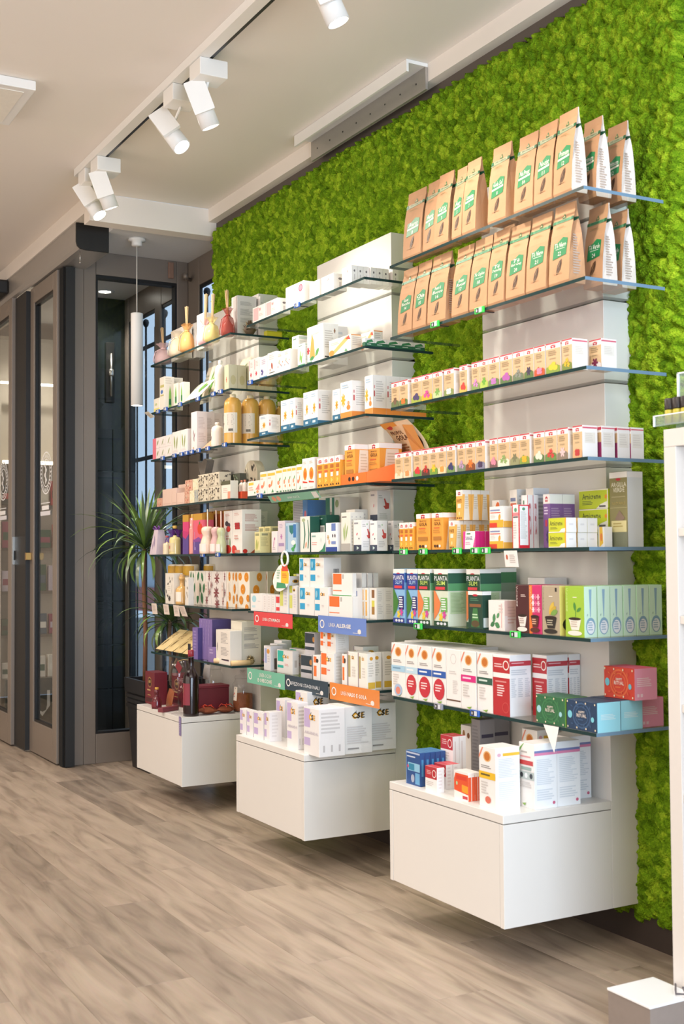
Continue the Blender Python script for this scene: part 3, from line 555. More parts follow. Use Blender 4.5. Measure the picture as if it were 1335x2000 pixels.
style('sanagel', 'f2eff0', [('p', [(0, 0), (.12, 0), (.2, 1), (0, 1)], 'e0409a'), ('t', 'SANAGEL', .2, .5, .8, .72, '3a3a78'), ('r', .3, .82, .62, .9, '4a8a5a'), ('l', .2, .2, .7, .4, 2, 'd8a8c0'), ('p', [(.8, 0), (1, 0), (1, .7)], 'e0409a')], [('r', 0, 0, 1, 1, 'd3227c'), ('r', .46, 0, .5, 1, 'b01864')])
style('immuno', 'f4f0ea', [('r', .05, .78, .75, .86, '8a94b8'), ('r', .05, .68, .8, .73, 'd8584a')]+lines(.06, .42, .5, .62, 3, 'cfc9c2')+[('leaf', .72, .48, .34, .5, 80, 'e8a23c', 1), ('r', 0, .22, 1, .36, 'e9b23c'), ('r', 0, 0, .55, .22, 'd8402c'), ('r', .55, 0, 1, .22, 'f0b43a')], [('r', 0, .3, 1, 1, 'ece8e2'), ('r', 0, 0, 1, .3, 'eab24a')])
style('immuno2', 'f2ece4', [('r', .1, .8, .8, .86, '7a84a8'), ('r', .1, .72, .9, .77, 'd8684a')]+lines(.1, .5, .6, .68, 3, 'cfc9c2')+[('leaf', .7, .5, .3, .5, 80, 'e89a3c', 1), ('r', 0, .0, 1, .3, 'd8503a'), ('e', .7, .2, .2, .12, 'f0b43a')], [('r', 0, 0, 1, 1, 'e6ebf0')]+lines(.1, .45, .92, .9, 7, 'bcc4cc'))
style('citrus', 'f4efe8', [('e', .8, .8, .35, .16, 'e06a2c'), ('leaf', .3, .6, .2, .5, 40, 'd84a3c', 1.5), ('leaf', .3, .2, .2, .5, -40, 'd84a3c', 1.5)])
style('redline', 'f2f1f0', [('r', .0, 0, .2, 1, 'e8e4e0'), ('r', .3, .3, .5, .9, '4a7a58')], [('r', 0, 0, .08, 1, 'd82c3c'), ('t', 'FESI', .3, .25, .7, .85, 'b83a44')])
style('redbox', 'f3efec', [('r', 0, 0, .1, 1, 'd8283a'), ('r', .9, 0, 1, 1, 'd8283a'), ('e', .5, .88, .2, .05, '5a9a78'), ('r', .12, .74, .88, .82, 'd88a90'), ('r', .15, .7, .85, .73, '4a4448')]+lines(.15, .2, .7, .6, 7, 'd3ccc8'), [('r', 0, 0, 1, 1, 'd8283a'), ('r', .07, .07, .88, .97, 'eff2f4'), ('e', .45, .9, .15, .035, '5a9a78')]+lines(.15, .2, .8, .84, 14, 'ccd2d4'))
style('purple', '7f5a96', [('r', 0, .82, 1, 1, WHT)]+red3(.5, .86, .2)+[('l', .15, .6, .85, .76, 3, 'd8c8e0'), ('r', .3, .4, .6, .52, 'c83a5a'), ('fl', .6, .2, .14, '4a3a70', 7, 1.4)], [('r', 0, .82, 1, 1, 'f4f4f6'), ('l', .1, .3, .9, .74, 10, 'a48ab4')])
style('arnica', 'c9cf2c', [('r', 0, 0, 1, .06, 'f2ede0'), ('t', 'Arnicreme', .08, .48, .8, .82, '4a4a28'), ('l', .1, .2, .6, .38, 2, '8a9030'), ('p', [(.93, 0), (1, 0), (1, 1), (.93, 1)], 'efa82c'), ('p', [(.62, .06), (.95, .06), (.95, .3), (.75, .25)], 'f0ece4')], [('r', 0, 0, 1, 1, 'fafafa'), ('r', .3, .5, .7, .62, 'e8e8ea')])
style('arnica2', 'bccb24', [('r', 0, .95, 1, 1, 'eee8dc'), ('r', .97, 0, 1, 1, 'eee8dc'), ('t', 'Arnicreme', .12, .5, .76, .8, '3f4a28'), ('l', .12, .18, .55, .42, 3, '6f8028'), ('fl', .93, .6, .14, 'e88a2c', 7, .35), ('p', [(.6, 0), (.97, 0), (.97, .36), (.75, .22)], 'e6e4dc'), ('r', .7, .06, .92, .16, '5a5a5a')])
style('creamtub', 'f4f2ee', [('p', [(.2, 0), (.8, .2), (.7, 1), (.2, 1)], 'efc03c'), ('e', .5, .5, .18, .2, 'e8823c')], [('r', 0, 0, 1, 1, 'f6f5f3')])
style('clay', '8a8456', [('r', 0, .92, 1, 1, WHT), ('e', .5, .9, .14, .018, 'c22a3c'), ('t', 'ARGILLA', .1, .8, .95, .86, 'e6e2cc'), ('t', 'VERDE', .2, .73, .85, .79, 'e6e2cc'), ('r', .12, .66, .9, .675, 'a9a278'), ('t', 'NATURALE', .15, .56, .9, .6, 'b0a060'), ('r', .0, .52, 1, .525, 'c8c090'), ('p', [(.3, .37), (.56, .49), (.86, .38), (.6, .33)], '8a7464'), ('r', .1, .2, .95, .35, 'd9cf98'), ('l', .2, .25, .85, .32, 2, 'b0a060'), ('r', 0, 0, 1, .2, '7b7f68')], [('r', 0, 0, 1, 1, 'e8f0f6'), ('r', 0, .92, 1, 1, 'fafbfc')])
for nm, c1, c2, c3 in (('planta1', '2c3c8c', '4c8ad0', '3f7a34'), ('planta2', '1f4a30', '7fb84c', 'e0824c')):
    style(nm, 'd5dfcb' if nm == 'planta2' else '8ab8e0', [('r', 0, .92, 1, 1, WHT), ('e', .45, .91, .16, .02, 'c22a3c'), ('r', 0, .62, 1, .91, c1), ('t', 'PLANTA', .04, .8, .96, .88, 'e8ecf0'), ('t', 'SLIM', .2, .72, .8, .79, 'c8e070' if nm == 'planta2' else 'a8c8f0'), ('r', .12, .64, .8, .69, 'd8404a'), ('p', [(0, .1), (.35, .25), (.5, .4), (.1, .62), (0, .62)], c3), ('r', .5, .25, .95, .5, '2f2f70' if nm == 'planta1' else '6fb05a'), ('l', .54, .27, .92, .48, 5, 'f0f0f0'), ('fl', .5, .16, .09, 'e8c83c', 5, 1.8), ('fl', .75, .2, .08, 'd04a9c', 5, 1.8), ('r', 0, 0, 1, .09, c1), ('e', .3, .045, .1, .025, 'd8dce4'), ('e', .55, .045, .1, .025, 'd8dce4'), ('e', .8, .045, .1, .025, 'd8dce4')],
          [('r', 0, .93, 1, 1, 'f2f3f2'), ('r', 0, .75, 1, .93, '2c5a48' if nm == 'planta2' else '3c6ab0'), ('r', 0, .62, 1, .75, '5a9a6a' if nm == 'planta2' else '7aa8d8'), ('r', .1, .22, .9, .6, 'b8cfa8'), ('l', .14, .24, .86, .58, 14, '9ab48c')])
style('planta3', '7a8f7a', [('r', 0, .93, 1, 1, 'e8e8e6')], [('r', 0, .93, 1, 1, 'eef0ee'), ('r', 0, .75, 1, .93, '3f7a50'), ('r', 0, 0, 1, .6, '8f9a8e')])
style('greenbox', '1f4436', [('r', 0, .9, 1, 1, WHT), ('e', .5, .89, .18, .03, 'c22a3c'), ('l', .15, .72, .85, .82, 2, '4a7a60'), ('r', .1, .58, .9, .66, '8a5a38'), ('p', [(.2, .05), (.8, .05), (.65, .55), (.35, .55)], '3f7a44'), ('e', .5, .14, .28, .09, '5a4a30'), ('l', .3, .25, .75, .4, 2, 'b8d8b0')], [('r', 0, .9, 1, 1, 'eceeee'), ('r', .1, .05, .7, .3, 'c9d2d0')])
style('mintbox', 'f0eae6', [('leaf', .35, .4, .34, .6, 80, '4a8a5a', 1), ('leaf', .25, .2, .3, .6, 20, '3f7a50', 1), ('leaf', .55, .18, .34, .6, -20, '4a8a5a', 1), ('leaf', .6, .5, .24, .6, 45, '5a9a68', 1), ('r', .8, .1, .84, .9, 'e8b8b4')]+lines(.66, .55, .95, .85, 3, 'd8cac6'), [('r', 0, 0, 1, .5, 'f0ded8'), ('r', 0, .5, 1, 1, 'eec8bc')]+lines(.2, .2, .8, .8, 6, 'e0b8ae'))
def cup(c, t): return [('p', [(.18, .36), (.84, .36), (.72, .14), (.32, .14)], c), ('e', .5, .36, .33, .03, '2a1a14'), ('e', .5, .08, .38, .05, c), ('l', .3, .18, .7, .31, 3, t)]
style('clip1', '4a1f22', [('t', 'C\nL\nI\nP\nP\nE\nR', .05, .55, .17, .97, 'e8dcd4'), ('l', .4, .74, .85, .8, 2, 'd0b8b0')]+cup('efe6e0', 'b8a8a0'))
style('clip2', 'cf2f6c', [('r', 0, 0, .26, 1, 'ee7a34'), ('t', 'C\nL\nI\nP\nP\nE\nR', .05, .5, .18, .97, 'f2c8a0')]+[('fl', .35+.22*(i % 3), .5+.13*(i//3), .07, ('f4e0e4', 'e86a9a', 'f2b0c0')[i % 3], 6, 2) for i in range(9)]+cup('5a2a22', 'd8a890'))
style('clip3', 'b3a48a', [('t', 'C\nL\nI\nP\nP\nE\nR', .04, .5, .13, .96, '8a7c62'), ('r', .75, .88, .85, .96, '2a2622'), ('l', .4, .76, .7, .79, 1, 'efe8d8'), ('leaf', .55, .55, .3, .12, 60, 'd8b84a', 1.8), ('leaf', .62, .5, .28, .12, 40, 'c8a83c', 1.8), ('leaf', .7, .46, .24, .12, 20, '7aa04a', 1.8)]+cup('2c2824', 'b0a890'), [('r', 0, 0, 1, 1, 'efe07a'), ('e', .5, .22, .4, .16, '3a3428')])
style('clip4', '9fc43c', [('t', 'C\nL\nI\nP\nP\nE\nR', .04, .5, .13, .96, 'd0e090'), ('l', .4, .76, .7, .79, 1, 'efe8d8'), ('leaf', .5, .6, .18, .45, 100, '4a8a3c', 1.8), ('leaf', .72, .54, .16, .45, 30, '4a8a3c', 1.8), ('r', .53, .4, .56, .55, '4a8a3c')]+cup('f0e8dc', 'c0b4a4'), [('r', 0, 0, 1, 1, 'd2f2dd'), ('p', [(.38, .94), (.6, .94), (.52, .4), (.46, .4)], '8fb4cc'), ('e', .5, .22, .38, .17, '86acc4'), ('e', .5, .2, .3, .13, 'e9eef2'), ('l', .28, .12, .72, .3, 4, '9fb8cc'), ('leaf', .24, .44, .06, .5, 60, '8fb4a8', 2)])
style('clipm', 'bfe8c0', [], STY['clip4'][2])
style('greyw', 'dedbd8', [('l', .15, .6, .85, .85, 2, 'c4c0bc')], [('l', .15, .6, .85, .85, 2, 'c0c6cc')])
def dec(band, bc, disc, txt=None):
    o = [('e', .5, .84, .24, .09, 'e5b67a'), ('e', .5, .84, .17, .07, 'c8742c'), ('p', [(0, .84), (.2, .98), (.27, .98), (0, .78)], 'e88a6a'), ('l', .14, .63, .86, .69, 2, '9a9694')]
    if band: o += [('r', 0, .47, 1, .585, band), ('l', .12, .49, .85, .55, 1, bc)]
    if disc: o += [('e', .5, .26, .4, .19, 'c8303e'), ('l', .24, .2, .76, .34, 3, 'f0d0d0')]
    else: o += lines(.14, .2, .6, .42, 5, 'cfcac6')
    return o+[('p', [(.35, .04), (.6, .01), (.72, .06), (.5, .045)], '8ab04a')]
style('dec1', 'f2efec', dec('a9cfe6', '7aa0bc', False)+[('e', .5, .13, .28, .11, 'a8c0e0'), ('e', .5, .12, .17, .07, 'e08a78')]); style('dec2', 'f2efec', dec('bfdcec', 'e8f0f4', True)); style('dec3', 'f2efec', dec('2c5cae', 'e8ecf4', True), [('r', 0, 0, 1, 1, 'eceae8')])
style('dec4', 'f0edea', [('o', .5, .83, .2, .09, .12, 'cfcac8'), ('l', .2, .55, .8, .62, 2, 'd0ccca'), ('l', .45, .22, .85, .46, 8, 'd6d2d0'), ('r', .02, .1, .98, .125, '6a4a3c')])
style('dec5', 'f2efec', dec('d82c80', 'f4d8e8', False)); style('dec6', 'f2efec', dec('2f5c4c', 'd0e0d8', False)); 
style('decyel', 'f2efec', dec('ecbe2c', '6a5a2c', False)[:7]+[('e', .55, .13, .17, .06, 'd8705c')], [('r', 0, 0, 1, 1, 'f4f6f8'), ('r', .3, .86, 1, .91, 'ecbe3c'), ('e', .15, .885, .08, .03, 'e0b0c0')]+lines(.12, .5, .9, .82, 12, 'd8dce0')+lines(.12, .12, .9, .44, 10, 'dde0e4'))
style('decbig', 'f1ede9', [('p', [(0, .9), (.3, .99), (.34, .99), (0, .84)], '7ab05a'), ('l', .15, .82, .7, .87, 1, 'b8b4b0'), ('l', .1, .75, .9, .8, 1, 'e0a0a0'), ('r', .05, .66, .92, .73, 'c83c3c'), ('r', .15, .58, .8, .63, '9ab0a8'), ('r', 0, .44, 1, .56, 'b9c4c0'), ('e', .18, .5, .1, .04, '3a3e44'), ('e', .48, .5, .1, .04, 'eef0f0'), ('e', .8, .5, .1, .04, '3a3e44'), ('l', .1, .3, .9, .4, 3, 'd0cac6'), ('p', [(.2, .06), (.4, .03), (.45, .08)], '8ab04a')], [('r', 0, 0, 1, 1, 'f2f6fa'), ('r', .0, .86, 1, .895, '7a86b8'), ('r', 0, .82, 1, .86, 'e08ab0')]+lines(.1, .36, .9, .76, 14, 'd6dee6')+lines(.1, .12, .9, .3, 5, 'd6dee6')+[('e', .85, .08, .06, .025, 'd06a8a')])
style('decred', 'f3f0ee', [('r', 0, .7, 1, .95, 'b82c32'), ('l', .08, .77, .7, .85, 2, 'e8c0c0'), ('o', .78, .83, .18, .08, .25, 'f0e8e0'), ('r', 0, 0, 1, .62, 'b82c32'), ('l', .25, .3, .75, .5, 5, 'efd0d0'), ('l', .15, .52, .85, .57, 1, 'd88a88'), ('o', .75, .14, .2, .09, .2, 'c84a48')], [('r', 0, 0, 1, 1, 'eef1f4'), ('r', 0, .82, 1, .9, 'c0404c'), ('l', .08, .845, .9, .875, 1, 'e8b8c0')]+lines(.06, .66, .94, .76, 3, 'c9d0d8')+lines(.06, .3, .3, .62, 10, 'ccd3da')+lines(.38, .3, .62, .62, 10, 'ccd3da')+lines(.7, .3, .94, .62, 10, 'ccd3da'))
def gift(c, c2, dot): return [('o', .5, .5, .3, .44, .12, c2), ('o', .5, .5, .22, .32, .1, c2), ('t', 'HAPPY', .4, .58, .6, .66, 'e8dcd0'), ('t', 'RITUAL', .34, .44, .66, .56, 'e8dcd0'), ('l', .38, .3, .62, .38, 1, c2), ('e', .12, .5, .075, .13, dot), ('e', .86, .42, .05, .09, dot)]+[('e', .05+.3*(i % 4), .08 if i < 4 else .93, .02, .035, 'e8d8b8') for i in range(8)]+[('leaf', .2+.2*(i % 4), .2+.6*(i//4), .14, .3, 40*i, c2, .6) for i in range(8)]
style('teag', '2f6a44', gift('2f6a44', '3f8050', '9fd0d8'), [('r', 0, 0, 1, 1, '8ab850')]); style('teab', '1f3c5c', gift('1f3c5c', '3a5a80', '7ac8d8'), [('r', 0, 0, 1, 1, '9fe2f2')]+lines(.15, .4, .9, .6, 4, 'd6f2f8')); style('teap', 'c8402f', gift('c8402f', 'd8683c', '6ab8c8'), [('r', 0, 0, 1, 1, 'f4a8c4')]+lines(.1, .4, .85, .7, 5, 'fbdfe8')+[('r', .1, .1, .2, .2, 'fbdfe8'), ('r', .25, .1, .35, .2, 'fbdfe8')], 'd8607a')
style('bluebox', '27508c', [('r', .02, .93, .98, .98, 'b8c4dc'), ('r', .02, .02, .05, .97, '8aa8d0'), ('l', .08, .78, .9, .86, 1, 'c8d4e4'), ('r', .14, .42, .98, .66, '8fc4e0'), ('r', .2, .44, .6, .63, '2f86a8'), ('e', .15, .54, .06, .05, 'c85a78'), ('e', .48, .2, .12, .12, 'a8b0c4'), ('r', .66, .05, .97, .38, '6aa8d4')], [('r', .3, .3, .7, .8, '4a90c0'), ('r', .8, .1, .9, .9, '3a3f78')], '4a80b0')
style('redwhite', 'f2eeec', [('r', 0, .52, 1, 1, 'b82c38'), ('o', .76, .74, .17, .16, .22, 'f0e6e0'), ('l', .12, .66, .6, .84, 3, 'e0a8a8'), ('l', .08, .2, .8, .4, 3, 'd2ccc8')], [('r', 0, 0, 1, 1, 'f0ecec')]+lines(.2, .1, .8, .9, 6, 'e4d8d8'), 'c84a50')
style('redwhite2', 'efebe9', [('r', 0, .72, 1, 1, 'b82c38'), ('o', .76, .85, .17, .09, .22, 'f0e6e0'), ('l', .12, .8, .6, .92, 3, 'e0a8a8'), ('l', .08, .5, .8, .66, 3, 'd2ccc8')], [('r', 0, 0, 1, 1, 'eae6e4'), ('r', .3, .3, .5, .9, 'd8ccc8')], 'a83c40')
style('orangebox', 'f2ede8', [('p', [(0, .3), (1, .22), (1, .92), (.1, .92), (0, .7)], 'e2562c'), ('r', .15, .7, .9, .85, 'd8402c'), ('p', [(.55, .3), (.98, .26), (.98, .52), (.55, .55)], 'f0a02c'), ('e', .2, .56, .06, .07, 'b0d0a0'), ('r', .6, .05, .95, .16, 'c8404a')], [('r', 0, 0, 1, .85, 'e4582e'), ('r', .45, 0, .55, 1, 'f2ede8')])
style('brownlogo', 'e9e4df', [('e', .3, .8, .13, .1, '9a6a3c'), ('e', .75, .8, .13, .06, '7a4a28')]); style('greydark', '8a8688', [('l', .1, .1, .9, .9, 14, '7a767a')], [('r', .1, .7, .9, .76, '3a364a')]+lines(.1, .1, .9, .6, 9, '7c7880'), '55524f')
style('pinkw', 'f5f1ec', [('r', .06, .1, .46, .92, 'f0bcbc'), ('t', 'W', .48, .62, .66, .84, 'c84a5a'), ('l', .5, .25, .85, .45, 2, 'dccfca')], [('e', .5, .7, .14, .07, '7a7478'), ('r', .42, .2, .58, .5, 'cfc8c8')])
style('pinkbig', 'f5f1ec', [('r', .03, .06, .42, .92, 'f0c4c4'), ('t', 'W', .44, .68, .58, .84, 'e0a050'), ('e', .83, .72, .11, .17, 'c83c50'), ('e', .83, .72, .08, .13, 'e07a88'), ('l', .48, .2, .8, .4, 3, 'dccfca')])
style('redflower', 'f3eeea', [('fl', .45, .3, .12, 'd0334a', 6, 1.6), ('r', .1, .5, .25, .95, 'e8b0b4')]+lines(.35, .6, .9, .85, 4, 'd0c8c6'), [('l', .1, .2, .9, .9, 8, 'd4cecb')])
style('blueflower', 'f3eff0', [('e', .3, .35, .1, .07, '4a4a90'), ('e', .42, .28, .1, .07, '6a5aa0'), ('e', .34, .2, .1, .06, '4a4a90'), ('r', 0, 0, 1, .06, '4a8ab8')]+lines(.3, .6, .9, .85, 3, 'c8b8d0')); style('redleaf', 'f1eeec', [('leaf', .5, .4, .34, .6, 110, 'b0584a', 1), ('fl', .3, .25, .07, 'c88a6a', 5, 1), ('r', .2, .1, .8, .14, '6a6a6a')]+lines(.2, .65, .85, .9, 3, 'd0ccca'))
style('berries', 'f2ede4', [('e', .2+.14*i, .3+.12*((i*7) % 4)/2, .05, .035, ('c03a44', '5a4a7a', 'c8804a')[i % 3]) for i in range(6)]+[('leaf', .4, .55, .2, .4, 60, '9ab07a', 1)]+lines(.2, .75, .85, .9, 2, 'd0c8c0'))
style('greentall', 'f1f0ea', [('leaf', .35, .45, .6, .12, 78, '8ab86a', 1.6), ('leaf', .6, .4, .5, .12, 64, 'a8cc8a', 1.6), ('leaf', .5, .3, .4, .14, 100, '7aa85a', 1.6), ('r', 0, 0, 1, .07, '2f7a58'), ('l', .15, .86, .85, .93, 1, '6a8a78')], [('l', .1, .2, .9, .85, 12, 'cdd2cc'), ('r', .05, .9, .95, .97, 'c4d4c8')])
style('kukui', 'f3f0ea', [('p', [(.15, .15), (.5, .12), (.42, .6), (.3, .82)], 'ee9a4c'), ('leaf', .62, .25, .3, .5, 40, '5a9a50', 1), ('leaf', .3, .12, .3, .4, 10, '3f8a4a', 1), ('l', .35, .72, .9, .8, 1, 'c8c0b8'), ('fl', .08, .35, .12, 'b03040', 6, .8), ('r', .0, .0, .3, .04, '3f7a58')], [('l', .1, .3, .75, .8, 8, 'cfc9c2'), ('fl', .75, .8, .08, '8a5a34', 6, .8), ('r', .1, .06, .6, .1, '3a3a3a')])
style('thermo', 'f4eee2', [('p', [(.02, .1), (.2, .04), (.92, .78), (.8, .96)], 'f2b46c'), ('e', .12, .2, .12, .18, 'ef8f3c'), ('p', [(.75, .8), (.9, .98), (.98, .7)], 'd84a3c'), ('l', .1, .6, .55, .8, 2, 'd8c8b0'), ('p', [(.7, .08), (.85, .05), (.78, .25)], '6aa878')], [('r', 0, .94, 1, 1, 'e8a05c')]+lines(.1, .3, .9, .85, 5, 'cfc8bf'))
style('greenpack', '2c6a4c', [('r', 0, .5, 1, 1, 'f0efec'), ('leaf', .5, .5, .3, .6, 20, '2c6a4c', 1)], [('r', 0, .45, 1, 1, 'f0efec'), ('p', [(.1, .4), (.9, .6), (.7, .9), (.2, .7)], '3f8a5c'), ('l', .2, .1, .8, .3, 1, 'c8d8cc')])
style('sunb', 'f3f0ec', [('r', 0, 0, 1, .2, '2f6f92'), ('r', .3, .07, .7, .14, 'c8dce4'), ('fl', .55, .5, .17, 'ecb02c', 8, 1.1), ('e', .55, .5, .1, .06, 'c88a24'), ('l', .15, .8, .85, .92, 2, 'a8c4dc'), ('e', .3, .35, .04, .02, 'c85a3c')], [('r', 0, 0, 1, .12, '2f6f92'), ('l', .3, .3, .92, .85, 9, 'd2cfcc'), ('r', .1, .45, .2, .6, 'c85a5c'), ('r', .1, .66, .2, .74, 'd8a0a0')])
style('suno', 'f3f0ec', [('r', 0, 0, 1, .16, 'ee9440'), ('fl', .25, .5, .2, 'ecb02c', 8, 1), ('e', .7, .4, .1, .06, 'e8a07a'), ('e', .7, .28, .16, .07, 'ee8a3c'), ('l', .15, .8, .85, .92, 2, 'a8c4dc')], [('r', 0, 0, 1, .16, 'ee9440'), ('l', .25, .3, .9, .85, 9, 'd2cfcc'), ('r', .08, .45, .17, .6, 'c85a5c'), ('r', .08, .66, .17, .74, 'd8a0a0')])
style('propo1', 'f5efe8', [('r', .1, .72, .5, .9, 'f0c84a'), ('p', [(.65, .4), (.95, .8), (.98, .35)], 'e88a84'), ('e', .82, .25, .1, .1, 'f0a870'), ('l', .1, .3, .55, .6, 2, 'e8b8a0'), ('e', .6, .2, .05, .06, '6aa060')]); style('propo2', 'f5efe8', [('r', .05, .78, .95, .9, 'efc04a'), ('leaf', .55, .45, .34, .5, 60, 'ee9a5c', 1), ('e', .3, .35, .14, .08, 'e87a5c'), ('l', .1, .6, .6, .72, 1, 'd8c8b8'), ('p', [(.5, .05), (.8, .05), (.7, .2)], '5a9a6a')])
style('propo3', 'f4efe6', [('r', .05, .82, .95, .92, 'efc04a'), ('e', .4, .42, .18, .09, 'ee9a7a'), ('leaf', .62, .55, .22, .5, 40, '6aa860', 1.5), ('e', .6, .25, .12, .06, 'e8883c'), ('r', .1, .02, .4, .08, '5a8a6a'), ('r', .6, .02, .9, .08, '5a8a6a')])
style('pill', 'f4f0ea', [('e', .5, .5, .34, .2, 'ee9430'), ('e', .5, .47, .2, .11, 'd8701c'), ('l', .2, .8, .8, .9, 2, 'c8c0b8'), ('p', [(.1, .28), (.9, .24), (.9, .2), (.1, .22)], 'd8402c'), ('r', .2, .05, .8, .08, 'd0cac4')])
style('yellowherb', 'e6dca0', [('r', .15, .82, .85, .94, '9a9a70'), ('leaf', .35, .4, .6, .16, 80, 'a8b05a', 1.5), ('leaf', .6, .35, .5, .16, 70, 'b8b868', 1.5), ('r', 0, 0, 1, .12, 'b8bf98')], [('r', .2, .84, .8, .94, '9a9a78'), ('l', .1, .3, .9, .75, 8, 'c8bf88')]); style('pinkherb', 'efe6e6', [('leaf', .4, .45, .5, .2, 75, 'c88ab0', 1.5), ('fl', .55, .65, .08, 'b05a90', 6, 1.6), ('l', .2, .1, .8, .25, 2, 'c8b8c0')])
style('lilac', 'ddd2da', [('l', .2, .75, .8, .9, 3, 'b8a8c0'), ('fl', .5, .5, .1, 'b87ab0', 6, 1.6), ('r', .1, .2, .9, .3, 'a890b8')], [('l', .1, .1, .9, .9, 10, 'b8b0b8')])
style('bluebottle', 'b0cde0', [('p', [(.35, .92), (.85, .92), (.8, .7), (.6, .6), (.4, .7)], '2f7a78'), ('r', .1, .1, .2, .9, '6a9ac0'), ('r', .74, .5, 1, .95, '3a78b8'), ('leaf', .85, .2, .3, .5, 30, '3f9a5a', 1), ('e', .75, .33, .2, .08, 'f0f4f0'), ('leaf', .7, .1, .3, .5, -10, '4aa860', 1)])
style('fancy', 'eceae2', [('p', [(.3, .1), (.4, .1), (.55, .5), (.42, .9), (.32, .9), (.42, .5)], '3f7a68'), ('p', [(.75, .1), (.85, .1), (.95, .5), (.82, .9), (.75, .9), (.85, .5)], '3f7a68'), ('e', .35, .9, .18, .05, 'a8b890'), ('leaf', .6, .2, .2, .5, 70, 'e0a07a', 1.5)], [('r', 0, 0, 1, 1, '1f5a4a')])
style('darkgreen', '1c5648', [('l', .3, .86, .8, .92, 1, 'a8c8bc'), ('r', .45, .42, .85, .72, 'e6e8e4')]+[('r', .5+.05*i, .46, .52+.05*i, .68, '2a2a2a') for i in range(6)]); style('smallgreen', 'f1efec', [('l', .05, .68, .45, .85, 1, '8ab0a8'), ('l', .06, .3, .5, .5, 2, 'e0a8a0'), ('p', [(.55, 0), (1, 0), (1, .5), (.8, .15)], '3f8a68'), ('fl', .7, .6, .14, 'd8e4e0', 6, .6)])
style('bluedrops', 'eef0f4', [('r', 0, 0, 1, .16, '2c4a9a'), ('r', .5, .72, .88, .98, '6a84c0'), ('fl', .2, .5, .1, 'c8a870', 6, 1), ('fl', .3, .34, .1, 'e0b890', 6, 1), ('e', .62, .55, .05, .06, '3a3040'), ('e', .82, .55, .05, .06, '3a3040'), ('r', .5, .26, .88, .36, '7a90c8')])
style('herbtall', 'e9e6dc', [('l', .1, .84, .8, .9, 1, '6a6a68'), ('leaf', .4, .5, .5, .2, 80, 'b0c48a', 1.5), ('leaf', .6, .48, .44, .2, 66, '9ab478', 1.5), ('leaf', .3, .45, .4, .2, 100, 'a4bc80', 1.5), ('r', 0, 0, 1, .2, 'b0aea8')], [('l', .1, .1, .2, .9, 10, 'c8c6c2'), ('l', .4, .1, .5, .9, 10, 'c8c6c2'), ('l', .7, .1, .8, .9, 10, 'c8c6c2')])
style('stomach', 'ecebe9', [('r', 0, 0, 1, .2, '3a4458'), ('p', [(.4, .04), (.7, .1), (.4, .16)], 'c8dcd8'), ('l', .1, .82, .8, .92, 1, '9a9aa0'), ('leaf', .45, .55, .14, .5, 30, 'd8707a', 1.5), ('e', .7, .4, .06, .03, '4a4a50')], [('l', .1, .75, .45, .86, 2, 'b8b8b8'), ('p', [(.5, .7), (.58, .72), (.7, .6), (.9, .58), (.88, .42), (.6, .4), (.45, .5), (.6, .52)], 'c8504c'), ('e', .5, .86, .04, .03, '6aa860'), ('l', .15, .1, .85, .32, 4, 'c8c8c8')])
style('stomach2', 'dfddd8', [('l', .1, .88, .8, .94, 1, '9a9aa0'), ('leaf', .5, .75, .1, .5, 30, 'd8707a', 1.5), ('r', 0, .5, 1, .6, '3a4458')], [('l', .1, .85, .45, .92, 2, 'b8b8b0'), ('p', [(.5, .86), (.58, .87), (.7, .8), (.9, .79), (.88, .7), (.6, .69), (.45, .74), (.6, .75)], 'b84a44'), ('l', .15, .52, .85, .62, 3, 'c0c0b8')])
style('silver', 'b4b4b8', [('l', .05, .4, .95, .98, 18, '8f9096'), ('r', .7, .4, 1, 1, '5a8ac0'), ('e', .88, .7, .08, .1, 'c86a78')], [('r', 0, 0, 1, 1, '4a78b0')]); style('silverg', 'cfcdc6', [('r', .0, .4, .3, 1, '2f6a5a'), ('r', .45, .4, .62, 1, '2f6a5a'), ('t', 'lactoflorene', .3, .62, .45, .8, '3f4a44'), ('e', .8, .88, .12, .07, '8a9a70')], [('r', 0, 0, 1, 1, 'c8c5ba')])
LOGO = lambda u, v, s: [('e', u-s*.6, v, s*.5, s*.32, 'efae2c'), ('e', u-s*.5, v, s*.25, s*.14, 'f4e8d0'), ('p', [(u-s*.65, v+s*.3), (u-s*.5, v+s*.3), (u-s*.3, v+s*.55), (u-s*.42, v+s*.52)], '3a3428'), ('t', 'S', u-s*.3, v-s*.3, u+s*.3, v+s*.3, '2a2420', .03), ('t', 'E', u+s*.4, v-s*.28, u+s*.9, v+s*.28, 'efae2c', .04)]
style('cyans', 'efedeb', [('e', .3, .7, .18, .2, 'a8d8e4'), ('r', .12, .2, .4, .32, 'c4e2ea'), ('l', .6, .5, .9, .6, 1, 'd8d4d4')]); style('slimw', 'ece8e6', [('l', .3, .1, .7, .9, 6, 'd8d2d0')]); style('redslim', 'efebea', [('r', .15, .55, .95, .9, 'e2484c'), ('r', .15, .12, .95, .32, 'e2484c')])
style('yelstripe', 'eeece8', [('r', .0, .75, .4, 1, 'd6dc5c'), ('r', .0, .2, .4, .66, 'dfe27a'), ('e', .65, .85, .16, .05, 'd8a030'), ('r', .58, .8, .74, .86, '4a3a24'), ('l', .6, .2, .95, .7, 6, 'd8d4e0')], [('e', .5, .87, .2, .05, 'd8a030'), ('r', .4, .84, .6, .9, '4a3a24')])
def sq(c, n=.36): return [('r', .05, .56, n, .96, c), ('r', .05, .2, n, .42, c)]+LOGO(.62, .76, .16)+[('l', .55, .3, .75, .4, 1, 'd8d2d0')]
